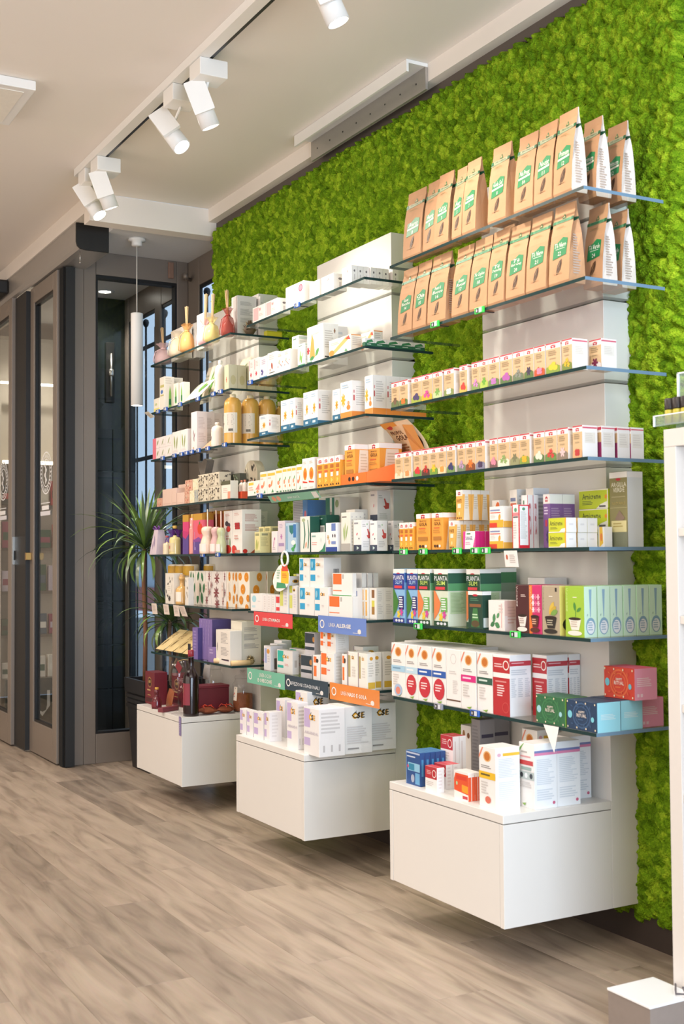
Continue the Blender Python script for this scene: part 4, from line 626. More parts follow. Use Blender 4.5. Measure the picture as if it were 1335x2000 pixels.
style('cyanb', 'efedea', sq('35a4d4', .4)+[('e', .2, .76, .08, .12, '8acae4')], [('r', .55, .25, .85, .65, 'e8e6e4')]+[('r', .55+.045*i, .28, .57+.045*i, .62, '2a2a2a') for i in range(7)]); style('orangeb', 'efedea', [('r', .03, .5, .46, .97, 'ee7438'), ('r', .03, .2, .46, .25, 'ee8a60'), ('l', .5, .55, .6, .95, 1, 'b8b4b0'), ('r', 0, 0, .95, .04, '3f9a58')], [('r', .0, 0, .06, 1, 'd6d4d0')])
style('bluestrip', 'efedea', [('r', .1, .5, .9, .9, '3f5a9a'), ('r', .1, .12, .9, .3, '3f5a9a')]); style('orstripe', 'f0eee8', [('r', .3, .6, .7, .94, 'efb040'), ('r', .3, .1, .7, .55, 'efb040')]); style('honeyw', 'f0eee8', [('r', .3, .68, .7, .94, '8a5a28'), ('r', .3, .25, .7, .6, 'd8d04a'), ('r', .3, .15, .7, .4, 'a8782c')], [('l', .2, .55, .85, .9, 6, 'd8d6d2'), ('l', .2, .15, .85, .48, 6, 'd8d6d2')])
style('bluew', 'eae8ea', [('r', .1, .3, .45, .9, 'a8b4dc'), ('e', .65, .78, .22, .1, 'e0a04a'), ('l', .55, .3, .95, .6, 3, 'd4d0d0')], [('r', .3, .05, .7, .5, '5a5450')]); style('tealb', 'efedea', [('r', .04, .5, .42, .96, '35bfae'), ('r', .04, .22, .42, .34, '35bfae')]+LOGO(.58, .72, .2)+[('l', .5, .3, .8, .42, 2, 'e8b0b0')], [('r', .3, .3, .7, .6, 'cfc8c2')])
style('slateb', 'cfcdd2', [('r', .02, .52, .98, .97, '33414c'), ('r', .02, .22, .98, .36, '33414c'), ('e', .9, .7, .12, .12, 'c88a4a')]); style('orslim', 'efedea', [('r', .1, .72, .5, .95, 'ee7a3c'), ('r', .1, .2, .5, .6, 'ee7a3c'), ('e', .6, .8, .2, .08, '4a4038')]); style('orangeb2', 'efece8', [('r', .04, .6, .44, .97, 'ee7438'), ('r', .04, .28, .44, .5, 'ee7438')]+LOGO(.62, .78, .2)+[('l', .5, .4, .8, .46, 1, 'd87a80')], [('l', .2, .1, .8, .9, 8, 'e0dcd6')])
style('honey', 'efece4', [('r', .05, .3, .3, .9, 'b4a878')]+LOGO(.55, .84, .14)+[('l', .45, .3, .85, .6, 4, 'd8d4cc'), ('r', .02, .0, .1, 1, 'a89aa0')], [('r', .1, .05, .95, .22, 'dcb440'), ('e', .5, .86, .2, .05, 'dca030'), ('l', .15, .35, .85, .75, 6, 'cfccc4')])
style('lil', 'efecee', [('r', .05, .55, .45, .95, 'c4b0dc'), ('r', .05, .15, .45, .4, 'c4b0dc')]+LOGO(.62, .76, .2), [('l', .2, .1, .8, .9, 7, 'e2dee0')]); style('lilbig', 'f0eeee', [('r', .03, .58, .42, .97, 'c6b4de'), ('r', .03, .2, .42, .36, 'c6b4de')]+LOGO(.58, .8, .2)+[('t', 'AIRANDA', .08, .44, .95, .5, 'd0c8d4')], [('l', .08, .45, .92, .92, 6, 'd3d0d0'), ('r', .15, .1, .22, .24, 'c8c4c4'), ('r', .45, .1, .52, .24, 'c8c4c4'), ('r', .75, .1, .82, .24, 'c8c4c4')], 'e8e0ea')
style('lilside', 'ecebea', [('r', .03, .58, .42, .97, 'c6b4de')]+LOGO(.5, .82, .2), LOGO(.5, .8, .2)+[('t', 'CSE', .25, .75, .72, .88, '4a3a20'), ('l', .08, .2, .9, .58, 8, 'd3d0d0'), ('r', .1, .1, .5, .13, '9a9898')])
# far bay
style('parsley', 'f0eae0', [('l', .1, .85, .7, .93, 1, 'd8cfc4'), ('fl', .35, .6, .12, '5a9a3c', 5, 1), ('fl', .55, .68, .12, '6aa848', 5, 1), ('fl', .7, .6, .1, '5a9a3c', 5, 1), ('e', .5, .45, .07, .05, '9a4a3c'), ('leaf', .15, .3, .2, .6, 80, '6ab04a', 1)]); style('herbs', 'f2ece4', [('leaf', .5, .5, .2, .4, 80, '5a4a58', 1.5), ('leaf', .35, .4, .14, .5, 50, '6a5a60', 1.5), ('leaf', .6, .38, .14, .5, 120, '4a4048', 1.5), ('leaf', .5, .3, .14, .5, 20, '6a6a60', 1.5)])
style('greytext', 'd9d5d2', [('r', .2, .1, .8, .9, 'd2ceca')], [('l', .15, .76, .85, .86, 5, 'aaa7a6'), ('l', .15, .52, .85, .68, 6, 'aaa7a6'), ('l', .15, .34, .85, .46, 4, 'b4b1b0')]); style('yellowlow', 'e4dc3c', [], [('r', 0, .85, 1, 1, 'c8c030')])
style('aloes', 'f2ecdc', [('r', 0, 0, 1, .25, 'f0e48a'), ('e', .4, .55, .2, .1, 'c8d09a')]); style('aloe1', 'efe8da', [('r', .1, .68, .9, .76, 'c8c078'), ('e', .45, .55, .25, .06, '4a78c0'), ('r', .15, .42, .85, .46, 'c8c078')], [('p', [(.42, .06), (.72, .06), (.7, .5), (.57, .72), (.45, .5)], '8ac060'), ('p', [(.44, .14), (.7, .14), (.68, .32), (.46, .32)], '2f7a4a'), ('l', .1, .75, .9, .95, 3, 'd8d0c0')]); style('tube', 'efe9dc', [('p', [(.3, .1), (.7, .1), (.66, .6), (.5, .92), (.34, .6)], '7ab85a'), ('r', .3, .15, .7, .4, '2f7a4a')])
style('beige', 'dfd6b8', [('fl', .5, .4, .14, 'd8503c', 6, .8)], [('e', .5, .38, .3, .2, 'd0c69a')], 'd0c8aa')
style('leafs', 'f1e6e4', [('r', 0, 0, .5, 1, 'e8788a'), ('leaf', .72, .5, .6, .3, 60, '8a9a58', .8)]); style('leafs2', 'f2eae6', [('leaf', .5, .5, .7, .22, 60, '8a9a58', .9), ('l', .6, .1, .95, .3, 2, 'dcd0cc')]); style('leafs3', 'f0e9e4', [('leaf', .3, .55, .6, .14, 100, '98a860', 1.2), ('leaf', .6, .5, .6, .12, 80, '8a9a58', 1.2), ('l', .1, .1, .9, .2, 2, 'dcd2cc')], [('leaf', .5, .7, .3, .5, 40, '7a9a50', 1)])
style('spray', 'ece3e2', [('leaf', .4, .45, .2, .3, 80, '6a3a48', 1.6), ('leaf', .6, .4, .16, .4, 50, '7a4a58', 1.6), ('leaf', .5, .3, .16, .4, 110, '6a3a48', 1.6), ('r', .3, .05, .5, .1, 'd0a878')], [('l', .15, .55, .85, .85, 8, 'd6cac8'), ('l', .15, .2, .85, .45, 6, 'd6cac8')], '8a8078')
def specks(c, n=16, s=1, asp=1.0): 
    q = random.Random(s); return [('leaf', q.uniform(.08, .92), q.uniform(.08, .92), q.uniform(.12, .24), q.uniform(.3, .6), q.uniform(0, 180), c[i % len(c)], asp) for i in range(n)]
style('redfl', 'd8a890', specks(['b84a44', 'e8d0b8', 'c87a5c'], 14, 1)); style('creamfl', 'ede3c4', specks(['e4d4a0', 'd8c890'], 8, 2)); style('bluefl', 'b8bab0', specks(['7a88a0', 'd8d4b0', '8a98b0'], 12, 3)); style('pinkp', 'e6c8b8', [('r', .1, .1, .9, .16, 'dcb8a8')], [('r', .1, .4, .9, .6, 'e0beae')]); style('floral', 'd9cfb8', specks(['2f2a2a', 'efe4cc', '6a5a50', '3a3434', 'b8a890'], 34, 4, .6), [('r', 0, 0, 1, 1, 'd2c6ae')]+specks(['3a3434', '6a5a50'], 14, 5)); style('floralw', 'efe8da', [('r', 0, .78, 1, 1, '5a5a44'), ('l', .2, .3, .8, .6, 3, 'd8c0b8'), ('r', .7, 0, 1, .4, 'e89a80')]); style('darkfl', '4a4c40', specks(['8a9a80', '2a2c28', 'c8c8b0', '6a7a60'], 20, 6))
style('giftpink', 'd8457a', [('r', 0, .82, 1, 1, 'c89a3c'), ('r', 0, 0, 1, .5, '5f4a94'), ('p', [(0, .45), (.5, .38), (1, .5), (1, .56), (0, .6)], 'c83a78')], [('r', 0, .82, 1, 1, 'b8862c'), ('r', 0, 0, 1, .5, '53428a')], 'b8862c'); style('giftpink2', 'e0647c', [('r', 0, .84, 1, 1, 'c8983a'), ('e', .75, .62, .28, .14, 'd8442c'), ('leaf', .7, .76, .14, .6, 20, '4a7a3a', 1), ('r', 0, 0, 1, .36, '5f4a94'), ('t', 'L', .15, .1, .25, .55, 'b8a8d8'), ('p', [(0, .34), (.6, .42), (1, .34), (1, .3), (0, .3)], '8a4a9a')], [('r', 0, .84, 1, 1, 'b8862c'), ('r', 0, 0, 1, .36, '53428a')], 'b8862c'); style('orback', '9a4a24', [('r', 0, .93, 1, 1, 'b8862c'), ('r', .02, .0, .06, 1, '7a3a1c')], [], 'b8862c')
style('berry', 'f0ece6', [('l', .2, .86, .8, .93, 2, 'd8b0a8'), ('e', .35, .7, .2, .06, '3a3c48'), ('e', .6, .66, .18, .06, '4a3a48'), ('e', .55, .57, .25, .07, 'd03a38'), ('l', .25, .3, .7, .42, 2, 'd8a8a0'), ('e', .5, .1, .4, .1, 'd0342e'), ('leaf', .75, .25, .24, .3, 90, '4a8a3a', 1.2)], [('l', .15, .66, .85, .88, 9, 'c8a8a0')]); style('berry2', 'f0ece6', [('l', .2, .86, .8, .93, 2, 'd8b0a8')]+[('e', .35+.12*(i % 4), .58+.05*(i//4), .08, .028, 'b82c34') for i in range(12)]+[('l', .25, .3, .7, .42, 2, 'd8a8a0'), ('e', .2, .09, .25, .1, 'd0342e'), ('r', .3, .02, .8, .08, 'd88a78')], [('l', .15, .72, .88, .9, 8, 'c8a098'), ('l', .15, .5, .88, .66, 6, 'c8a098'), ('p', [(.4, 0), (1, 0), (1, .22)], 'b0583c'), ('e', .15, .05, .12, .05, 'd0342e')]); style('greyt2', 'd8d2c8', [], [('l', .1, .5, .9, .9, 12, 'b0a8a0')])
style('owl', 'eee8dc', specks(['2a2624', '5a5048'], 8, 9, .8)+[('r', .25, .35, .75, .62, 'f2ede2'), ('l', .3, .4, .7, .58, 3, 'd8d0c4'), ('fl', .5, .18, .1, '3a3430', 8, 1.6)]); style('owl2', 'eae6dc', specks(['3a3430', '6a6058'], 9, 10))
style('greenleaf', 'f0ece2', [('leaf', .3, .85, .3, .5, 70, '2f7a50', 1.4), ('leaf', .72, .82, .3, .5, 110, '2f7a50', 1.4), ('leaf', .5, .5, .3, .5, 95, '2f7a50', 1.4), ('leaf', .25, .2, .36, .5, 80, '2f7a50', 1.4), ('leaf', .7, .2, .36, .5, 100, '2f7a50', 1.4), ('leaf', .9, .5, .3, .5, 80, '2f7a50', 1.4), ('r', .1, .26, .45, .66, 'f0e4d8')]); 
def star(u, v, s): return [('leaf', u+.5*s*math.cos(a*math.pi/4)*1.3, v+.5*s*math.sin(a*math.pi/4), s, .22, a*45, '8a2430', 1.3) for a in range(8)]
style('redstar', 'f2ece6', star(.7, .85, .16)+star(.3, .15, .16)+star(.85, .4, .14)+[('r', .08, .26, .6, .7, 'f0e2d8'), ('l', .15, .4, .5, .6, 2, 'e0c0b8')]); style('redstar2', 'f2ece6', star(.55, .8, .2)+star(.5, .38, .2)+star(.6, .06, .18)+star(.05, .6, .12))
def orng(u, v, r): return [('e', u, v, r*1.4, r, 'e8a03c'), ('e', u, v, r*1.2, r*.85, 'dc8a24'), ('e', u, v, r*.15, r*.1, 'f6e8c8')]
style('citr', 'f0eadc', orng(.55, .86, .13)+orng(.6, .3, .13)+orng(.2, .05, .12)+[('r', .1, .3, .5, .68, 'f2e6d8')], orng(.6, .85, .12)+orng(.4, .5, .14)+orng(.7, .15, .12)); style('citr2', 'efe8da', orng(.2, .86, .11)+orng(.75, .85, .13)+orng(.45, .52, .14)+orng(.3, .22, .12)+orng(.9, .28, .1)+orng(.8, .02, .1), [('r', 0, 0, 1, 1, 'e0d6c2')]+orng(.6, .85, .12)+orng(.4, .5, .14)+orng(.7, .15, .12))
style('purp1', '7a68a8', [('l', .2, .2, .8, .9, 7, '9a88c0')], [('r', 0, 0, 1, 1, '4a3f7a')]); style('purp2', '8672b0', [('leaf', .2+.2*(i % 4), .93-.1*(i//4), .12, .2, 70+20*(i % 3), 'b8a8d4', .7) for i in range(24)], [('r', 0, 0, 1, 1, '55497f')], '4f4470'); style('purplow', '8f78b4', [('l', .2, .5, .8, .9, 2, 'b8a4d0')])
style('lavw', 'ebe4da', [('leaf', .1, .5, .3, .3, 80, '5a4450', .5), ('l', .35, .6, .9, .93, 8, 'b8b2ae'), ('l', .35, .25, .9, .5, 6, 'b8b2ae'), ('r', .4, .12, .9, .16, '4a4648')]); style('lavw2', 'e9e2d2', [('leaf', .4, .6, .3, .3, 90, '5a4450', .8), ('leaf', .5, .45, .2, .4, 70, '6a5460', .8)], [('l', .12, .76, .9, .86, 4, 'b0aaa4'), ('l', .12, .55, .9, .7, 5, 'b0aaa4'), ('l', .12, .36, .9, .48, 4, 'b0aaa4')])
_print = {}
def print_mesh(n, which):
    k = (n, which)
    if k not in _print:
        c, fr, sd, top = STY[n]; ops = fr if which == 'front' else sd; b = MB(); e = .0022
        cl = lambda t: min(.998, max(.002, t))
        if which == 'front': draw(b, ops, lambda u, v, k: (-e*k, 1-cl(u), cl(v)))
        else: draw(b, ops, lambda u, v, k: (cl(u), -e*k, cl(v)))
        _print[k] = b.mesh(which+'_print') if ops else None
    return _print[k]
def carton(st, x, y, z, d, w, h):
    c, fr, sd, top = STY[st]
    o = link('carton', carton_mesh(c, top), None, (x, y, z)); o.scale = (d, w, h)
    for wh in ('front', 'side'):
        me = print_mesh(st, wh)
        if me:
            ch = link(wh+'_print', me, o)
    return o
TABLE = '''
3|3|kraft tincture box with brown root picture|kraft0 -.3010 3.6206 1.7270 .0580 .0518 .0910
3|3|kraft tincture box with orange pumpkin picture|kraft1 -.3010 3.5623 1.7270 .0580 .0564 .0910
3|3|kraft tincture box with dark blue cone picture|kraft2 -.3010 3.4748 1.7270 .0580 .0631 .0910
3|3|kraft tincture box with pink thistle picture|kraft3 -.3010 3.4050 1.7270 .0580 .0677 .0910
3|3|kraft tincture box with green leaf picture|kraft4 -.3010 3.3455 1.7270 .0580 .0555 .0910
3|3|kraft tincture box with white blossom picture|kraft5 -.3010 3.2755 1.7270 .0580 .0569 .0910
3|3|kraft tincture box with red berry picture|kraft6 -.3010 3.1988 1.7270 .0580 .0431 .0910
3|3|kraft tincture box with pale pink clover picture|kraft7 -.3010 3.1281 1.7270 .0580 .0452 .0910
3|3|kraft tincture box with green aloe picture|kraft8 -.3010 3.0830 1.7270 .0580 .0431 .0910
3|3|kraft tincture box with mauve thistle picture|kraft9 -.3010 3.0244 1.7270 .0580 .0564 .0910
3|3|kraft tincture box with lilac orchid picture|kraft10 -.3010 2.9575 1.7270 .0580 .0611 .0910
3|3|kraft tincture box with grey fern picture|kraft11 -.3010 2.8991 1.7270 .0580 .0549 .0910
3|3|kraft tincture box with dark lavender picture|kraft12 -.3010 2.8525 1.7270 .0580 .0446 .0910
3|3|kraft tincture box with pink coneflower picture|kraft13 -.3010 2.7977 1.7270 .0580 .0503 .0910
3|3|kraft tincture box with yellow daisy picture|kraft14 -.3010 2.7269 1.7270 .0580 .0652 .0910
3|3|kraft tincture box with yellow goldenrod picture|kraft15 -.3010 2.6742 1.7270 .0580 .0449 .0910
3|3|kraft tincture box with red onion picture|kraft16 -.2220 2.6392 1.7270 .0580 .0525 .0910
3|4|kraft tincture box with orange slices picture|kraft20 -.3010 3.5976 1.4680 .0560 .0557 .0930
3|4|kraft tincture box with peach carrot picture|kraft21 -.3010 3.5434 1.4680 .0560 .0524 .0930
3|4|kraft tincture box with red strawberry picture|kraft22 -.3010 3.4767 1.4680 .0560 .0526 .0930
3|4|kraft tincture box with red cherry picture|kraft23 -.3010 3.4257 1.4680 .0560 .0488 .0930
3|4|kraft tincture box with yellow flower picture|kraft24 -.3010 3.3759 1.4680 .0560 .0481 .0930
3|4|kraft tincture box with apricot half picture|kraft25 -.3010 3.3259 1.4680 .0560 .0486 .0930
3|4|kraft tincture box with blue berry picture|kraft26 -.3010 3.2730 1.4680 .0560 .0490 .0930
3|4|kraft tincture box with mauve heather picture|kraft27 -.3010 3.2127 1.4680 .0560 .0462 .0930
3|4|kraft tincture box with orange papaya picture|kraft28 -.3010 3.1581 1.4680 .0560 .0529 .0930
3|4|kraft tincture box with purple grape picture|kraft29 -.3010 3.1049 1.4680 .0560 .0496 .0930
3|4|kraft tincture box with pink phlox picture|kraft30 -.3010 3.0395 1.4680 .0560 .0399 .0930
3|4|kraft tincture box with green artichoke picture|kraft31 -.3010 2.9760 1.4680 .0560 .0600 .0930
3|4|kraft tincture box with grey seed picture|kraft32 -.3010 2.9270 1.4680 .0560 .0456 .0930
3|4|kraft tincture box with yellow lemon picture|kraft33 -.3010 2.8767 1.4680 .0560 .0485 .0930
3|4|kraft tincture box with white lotus picture|kraft34 -.3010 2.8058 1.4680 .0560 .0515 .0930
3|4|kraft tincture box with red hip picture|kraft35 -.3010 2.7490 1.4680 .0560 .0536 .0930
3|4|kraft tincture box with pale almond picture|kraft36 -.3010 2.6982 1.4680 .0560 .0476 .0930
3|4|kraft tincture box with red chilli picture|kraft37 -.3010 2.6355 1.4680 .0560 .0416 .0930
3|4|kraft tincture box with bare white side|kraftw -.2350 2.6294 1.4680 .0500 .0466 .0930;kraftw -.1760 2.6279 1.4680 .0470 .0466 .0930;kraftw -.1270 2.6251 1.4680 .0500 .0446 .0930
3|5|slim yellow throat-spray box|slimor -.3030 3.5935 1.2120 .0500 .0297 .0980;slimor -.3030 3.5630 1.2120 .0500 .0290 .0980;slimor -.3030 3.5315 1.2120 .0500 .0300 .0980
3|5|large orange throat-remedy box|gola -.3010 3.4305 1.2120 .0800 .0845 .1250;gola -.3010 3.3492 1.2120 .0800 .0678 .1250
3|5|orange syrup box in the lower layer|forte -.3026 3.2774 1.2120 .0350 .0340 .0960;forte -.2668 3.2774 1.2120 .0366 .0340 .0960;forte -.2294 3.2774 1.2120 .0369 .0340 .0960;forte -.1917 3.2774 1.2120 .0309 .0340 .0960
3|5|orange syrup box stacked in the upper layer|forte -.2866 3.2545 1.3088 .0353 .0360 .1000;forte -.2505 3.2545 1.3088 .0367 .0360 .1000;forte -.2131 3.2545 1.3088 .0370 .0360 .1000
3|5|white and magenta gel box|sanagel -.3036 3.1615 1.2120 .0397 .0660 .0580;sanagel -.2631 3.1615 1.2120 .0217 .0660 .0580
3|5|white and orange vitamin box|immuno -.3010 3.0137 1.2120 .0400 .0723 .0660;immuno -.3010 3.0123 1.2786 .0400 .0723 .0660
3|5|narrow white box with orange fruit|citrus -.2070 3.1592 1.2120 .0360 .0398 .1600
3|5|tall orange and white capsule box|immuno2 -.2066 3.0650 1.2120 .0754 .0380 .1900;immuno2 -.2066 2.9814 1.2120 .0623 .0380 .1900
3|5|white box with thin red edges|redline -.2566 2.9482 1.2120 .0211 .0300 .1650;redline -.2347 2.9482 1.2120 .0212 .0300 .1650
3|5|tall white box with red border|redbox -.3026 2.9310 1.2120 .0397 .0340 .1340
3|5|purple box with dark violet flower|purple -.2316 2.8701 1.2120 .0489 .0320 .1650;purple -.1819 2.8701 1.2120 .0476 .0320 .1650
3|5|yellow ointment box with orange flower|arnica -.3026 2.7113 1.2120 .0381 .0800 .0430;arnica -.3026 2.7103 1.2556 .0381 .0800 .0430
3|5|white-ended ointment box|arnica -.2516 2.7210 1.2120 .0360 .0800 .0430;arnica -.2148 2.7210 1.2120 .0384 .0800 .0430;arnica -.2516 2.7200 1.2556 .0360 .0800 .0430;arnica -.2148 2.7200 1.2556 .0384 .0800 .0430
3|5|large lime ointment box with grey corner|arnica2 -.1350 2.7208 1.2120 .0400 .1308 .0580;arnica2 -.1350 2.7194 1.2706 .0400 .1308 .0580;arnica2 -.1350 2.7180 1.3292 .0400 .1309 .0580
3|5|short white ointment box with orange stripe|creamtub -.1720 2.6947 1.2120 .0300 .0271 .0600
3|5|tall olive clay-powder box|clay -.1320 2.6387 1.2120 .0600 .0758 .2220
3|6|tall blue and green slimming-drink box|planta1 -.3010 3.5965 .9540 .0800 .0752 .1920;planta1 -.3010 3.5113 .9540 .0800 .0675 .1920
3|6|tall green and white slimming-drink box|planta2 -.3010 3.4322 .9540 .0800 .0767 .1920;planta2 -.3010 3.3236 .9540 .0800 .0837 .1920;planta2 -.2620 3.1946 .9540 .0850 .0772 .1920
3|6|tall plain green slimming-drink box|planta3 -.1720 3.2102 .9540 .0700 .0736 .1950
3|6|small dark green capsule box|greenbox -.3010 3.1293 .9540 .0350 .0784 .1220
3|6|white box with a mint sprig|mintbox -.2950 3.0210 .9540 .0600 .0840 .0950
3|6|dark brown tea box with white cup|clip1 -.3010 2.8908 .9540 .1000 .0643 .1460
3|6|pink and orange tea box with brown cup|clip2 -.3010 2.8304 .9540 .1000 .0586 .1460
3|6|taupe tea box with black cup|clip3 -.3010 2.7466 .9540 .1000 .0806 .1460
3|6|lime green tea box with white cup|clip4 -.3010 2.6386 .9540 .0460 .0819 .1460
3|6|mint green tea box with blue spoon|clipm -.2520 2.6384 .9540 .0460 .0790 .1460;clipm -.2030 2.6397 .9540 .0460 .0762 .1460;clipm -.1540 2.6380 .9540 .0470 .0756 .1460;clipm -.1050 2.6357 .9540 .0460 .0750 .1460;clipm -.0560 2.6347 .9540 .0480 .0723 .1460
3|6|grey-white box behind the tea boxes|greyw -.1820 2.9630 .9540 .0900 .0840 .1650
3|7|white tonic box with pale blue band|dec1 -.3010 3.5968 .6910 .0900 .0918 .1900
3|7|white tonic box with pale blue band and red disc|dec2 -.3010 3.5161 .6910 .0900 .0785 .1900
3|7|white tonic box with blue band and red disc|dec3 -.3010 3.4276 .6910 .0900 .0864 .1900;dec3 -.3010 3.3408 .6910 .0900 .0828 .1900
3|7|white tonic box turned to its plain back|dec4 -.3010 3.2543 .6910 .0900 .0845 .1900
3|7|white tonic box with magenta band|dec5 -.3010 3.1690 .6910 .0900 .0833 .1900
3|7|white tonic box with dark green band|dec6 -.3010 3.0799 .6910 .0900 .0819 .1900
3|7|white tonic box in the back row|dec5 -.2070 3.6639 .6910 .0900 .0861 .1900;dec5 -.2070 3.5733 .6910 .0900 .0864 .1900;dec5 -.2070 3.4797 .6910 .0900 .0896 .1900;dec5 -.2070 3.3865 .6910 .0900 .0892 .1900;dec5 -.2070 3.2968 .6910 .0900 .0858 .1900
3|7|red and white meal box|decred -.3010 2.9899 .6910 .0820 .0865 .1900;decred -.2120 2.9203 .6910 .0820 .0708 .1900
3|7|red and white meal box in the back row|decred -.1270 2.9172 .6910 .0440 .0786 .1900
3|7|navy patterned gift tea box with cyan side|teab -.3030 2.5885 .6910 .0850 .1310 .0840;teab -.2120 2.5934 .6910 .0820 .1295 .0840
3|7|coral patterned gift tea box with pink side|teap -.1250 2.6080 .6910 .0900 .1244 .0840;teap -.1820 2.5677 .7758 .0850 .1274 .0900
3|8|blue herbal tablet box|bluebox -.4546 3.2677 .4470 .0192 .0850 .1080;bluebox -.4346 3.2677 .4470 .0189 .0850 .1080;bluebox -.4148 3.2677 .4470 .0190 .0850 .1080;bluebox -.3950 3.2677 .4470 .0191 .0850 .1080;bluebox -.3751 3.2677 .4470 .0192 .0850 .1080
3|8|red and white tablet box in the lower layer|redwhite -.4646 3.1557 .4470 .0272 .0660 .0780;redwhite -.4096 3.1856 .4470 .0257 .0660 .0780;redwhite -.3831 3.1856 .4470 .0269 .0660 .0780
3|7|green patterned gift tea box|teag -.3030 2.7271 .6910 .0850 .1336 .0840
3|8|taller red and white tablet box|redwhite2 -.3536 3.2287 .4470 .0253 .0700 .1580;redwhite2 -.3275 3.2287 .4470 .0254 .0700 .1580
3|8|orange and white tablet box|orangebox -.4566 2.9972 .4470 .0241 .0750 .0850;orangebox -.4317 2.9972 .4470 .0201 .0750 .0850
3|8|white tonic box with yellow band|decyel -.4550 2.8604 .4470 .0880 .0818 .1780
3|8|white mucus-remedy box with red band|decbig -.3590 2.8008 .4470 .0830 .0719 .1900;decbig -.2740 2.8025 .4470 .0880 .0709 .1900
3|8|white tonic box with yellow band at the back|decyel -.1800 3.0122 .4470 .0850 .0773 .1900
3|8|white mucus-remedy box at the back|decbig -.1800 2.8593 .4470 .0850 .0866 .1900
3|8|white box with brown logo|brownlogo -.1950 3.3512 .4470 .0600 .0596 .1650
3|8|dark grey patterned box|greydark -.2300 3.2494 .4470 .0600 .0486 .2000;greydark -.1650 3.2671 .4470 .0700 .0601 .2000
2|1|white box with pale pink square|pinkw -.3030 4.7213 2.2440 .0600 .1329 .0680;pinkw -.3030 4.5958 2.2440 .0600 .1226 .0680;pinkw -.3030 4.2179 2.2440 .0600 .0840 .0680;pinkw -.3030 4.0976 2.2440 .0600 .1020 .0680
2|1|larger white box with pink square and red seal|pinkbig -.3030 4.3530 2.2440 .0600 .1678 .0920
2|1|white box with pale pink square at the corner|pinkw -.3026 3.9540 2.2440 .0253 .0750 .0680;pinkw -.2765 3.9540 2.2440 .0254 .0750 .0680;pinkw -.2503 3.9540 2.2440 .0267 .0750 .0680
2|1|white box with pale pink square in the receding row|pinkw -.2226 3.9434 2.2440 .0250 .0750 .0660;pinkw -.1968 3.9434 2.2440 .0270 .0750 .0660;pinkw -.1690 3.9434 2.2440 .0272 .0750 .0660
2|1|white box with pale pink square near the wall|pinkw -.1316 3.9321 2.2440 .0273 .0750 .0660
2|2|narrow white box with red flower|redflower -.3030 4.8469 1.9830 .0500 .0513 .1000;redflower -.3030 4.7877 1.9830 .0500 .0568 .1000
2|2|white box with blue berries|blueflower -.3030 4.7066 1.9830 .0500 .0781 .0950
2|2|white box with brown leaf|redleaf -.3030 4.6136 1.9830 .0500 .0891 .1000
2|2|white box with small red berries|berries -.3030 4.5469 1.9830 .0500 .0639 .0900;berries -.3030 4.4836 1.9830 .0500 .0610 .0900
2|2|tall white box with green stems|greentall -.2510 4.5048 1.9830 .0500 .0621 .1550
2|2|short white box with green stems|greentall -.3030 4.3473 1.9830 .0350 .0642 .0920
2|2|tall white box with orange plant|kukui -.3010 4.1905 1.9830 .0700 .1393 .1480
2|2|plain white box behind the orange plant box|greyw -.2070 4.2811 1.9830 .0700 .1247 .1600
2|2|white box with orange thermometer|thermo -.3010 3.9656 1.9830 .0600 .1768 .0640
2|2|white box with orange thermometer near the corner|thermo -.2570 3.8693 1.9830 .0400 .0958 .0660
2|2|low green and white packet|greenpack -.3036 3.8530 1.9830 .0406 .0220 .0300;greenpack -.2622 3.8530 1.9830 .0534 .0156 .0300;greenpack -.2080 3.8530 1.9830 .0564 .0220 .0300;greenpack -.1508 3.8530 1.9830 .0594 .0220 .0300;greenpack -.0906 3.8530 1.9830 .0531 .0220 .0300
2|3|white box with yellow sunflower and blue base, short|sunb -.3050 4.6971 1.7270 .0600 .0883 .0900
2|3|white box with yellow sunflower and blue base|sunb -.3030 4.4951 1.7270 .0400 .0789 .1320;sunb -.3030 4.4392 1.7270 .0400 .0531 .1320;sunb -.3030 4.3053 1.7270 .0650 .0584 .1400;sunb -.3030 4.2385 1.7270 .0650 .0642 .1400;sunb -.2870 4.0802 1.7270 .0500 .0620 .1250
2|3|white box with yellow sunflower and orange base|suno -.3030 3.9585 1.7270 .0750 .0900 .1400
2|3|orange-based sunflower box in the receding row|suno -.2746 3.8496 1.7270 .0588 .0600 .1480;suno -.2150 3.8496 1.7270 .0607 .0600 .1480;suno -.1534 3.8496 1.7270 .0592 .0600 .1480;suno -.0934 3.8496 1.7270 .0577 .0600 .1480
2|4|low white box with pink fruit|propo1 -.3030 4.7881 1.4680 .0500 .1294 .0660
2|4|white box with orange slice|propo2 -.3030 4.7147 1.4680 .0500 .0700 .1000;propo2 -.3030 4.6299 1.4680 .0500 .0819 .1000;propo2 -.3030 4.3796 1.4680 .0500 .0505 .1080
2|4|white box with green sprig and fruit|propo3 -.3030 4.5632 1.4680 .0500 .0619 .1030;propo3 -.3030 4.5192 1.4680 .0500 .0417 .1050;propo3 -.3030 4.4759 1.4680 .0500 .0411 .1050;propo3 -.3030 4.4356 1.4680 .0500 .0381 .1050
2|4|white box with large orange pill|pill -.3030 4.3270 1.4680 .0500 .0495 .1280;pill -.3030 4.2687 1.4680 .0500 .0557 .1280
2|4|slim yellow spray box|slimor -.3030 4.1960 1.4680 .0500 .0498 .1200;slimor -.3030 4.1472 1.4680 .0500 .0463 .1200;slimor -.3030 4.0992 1.4680 .0500 .0455 .1200;slimor -.3030 4.0553 1.4680 .0500 .0414 .1200
2|4|large orange box in the display tray|gola -.2950 3.9529 1.4720 .0700 .0792 .1500;gola -.2370 3.8672 1.4720 .1000 .0833 .1500
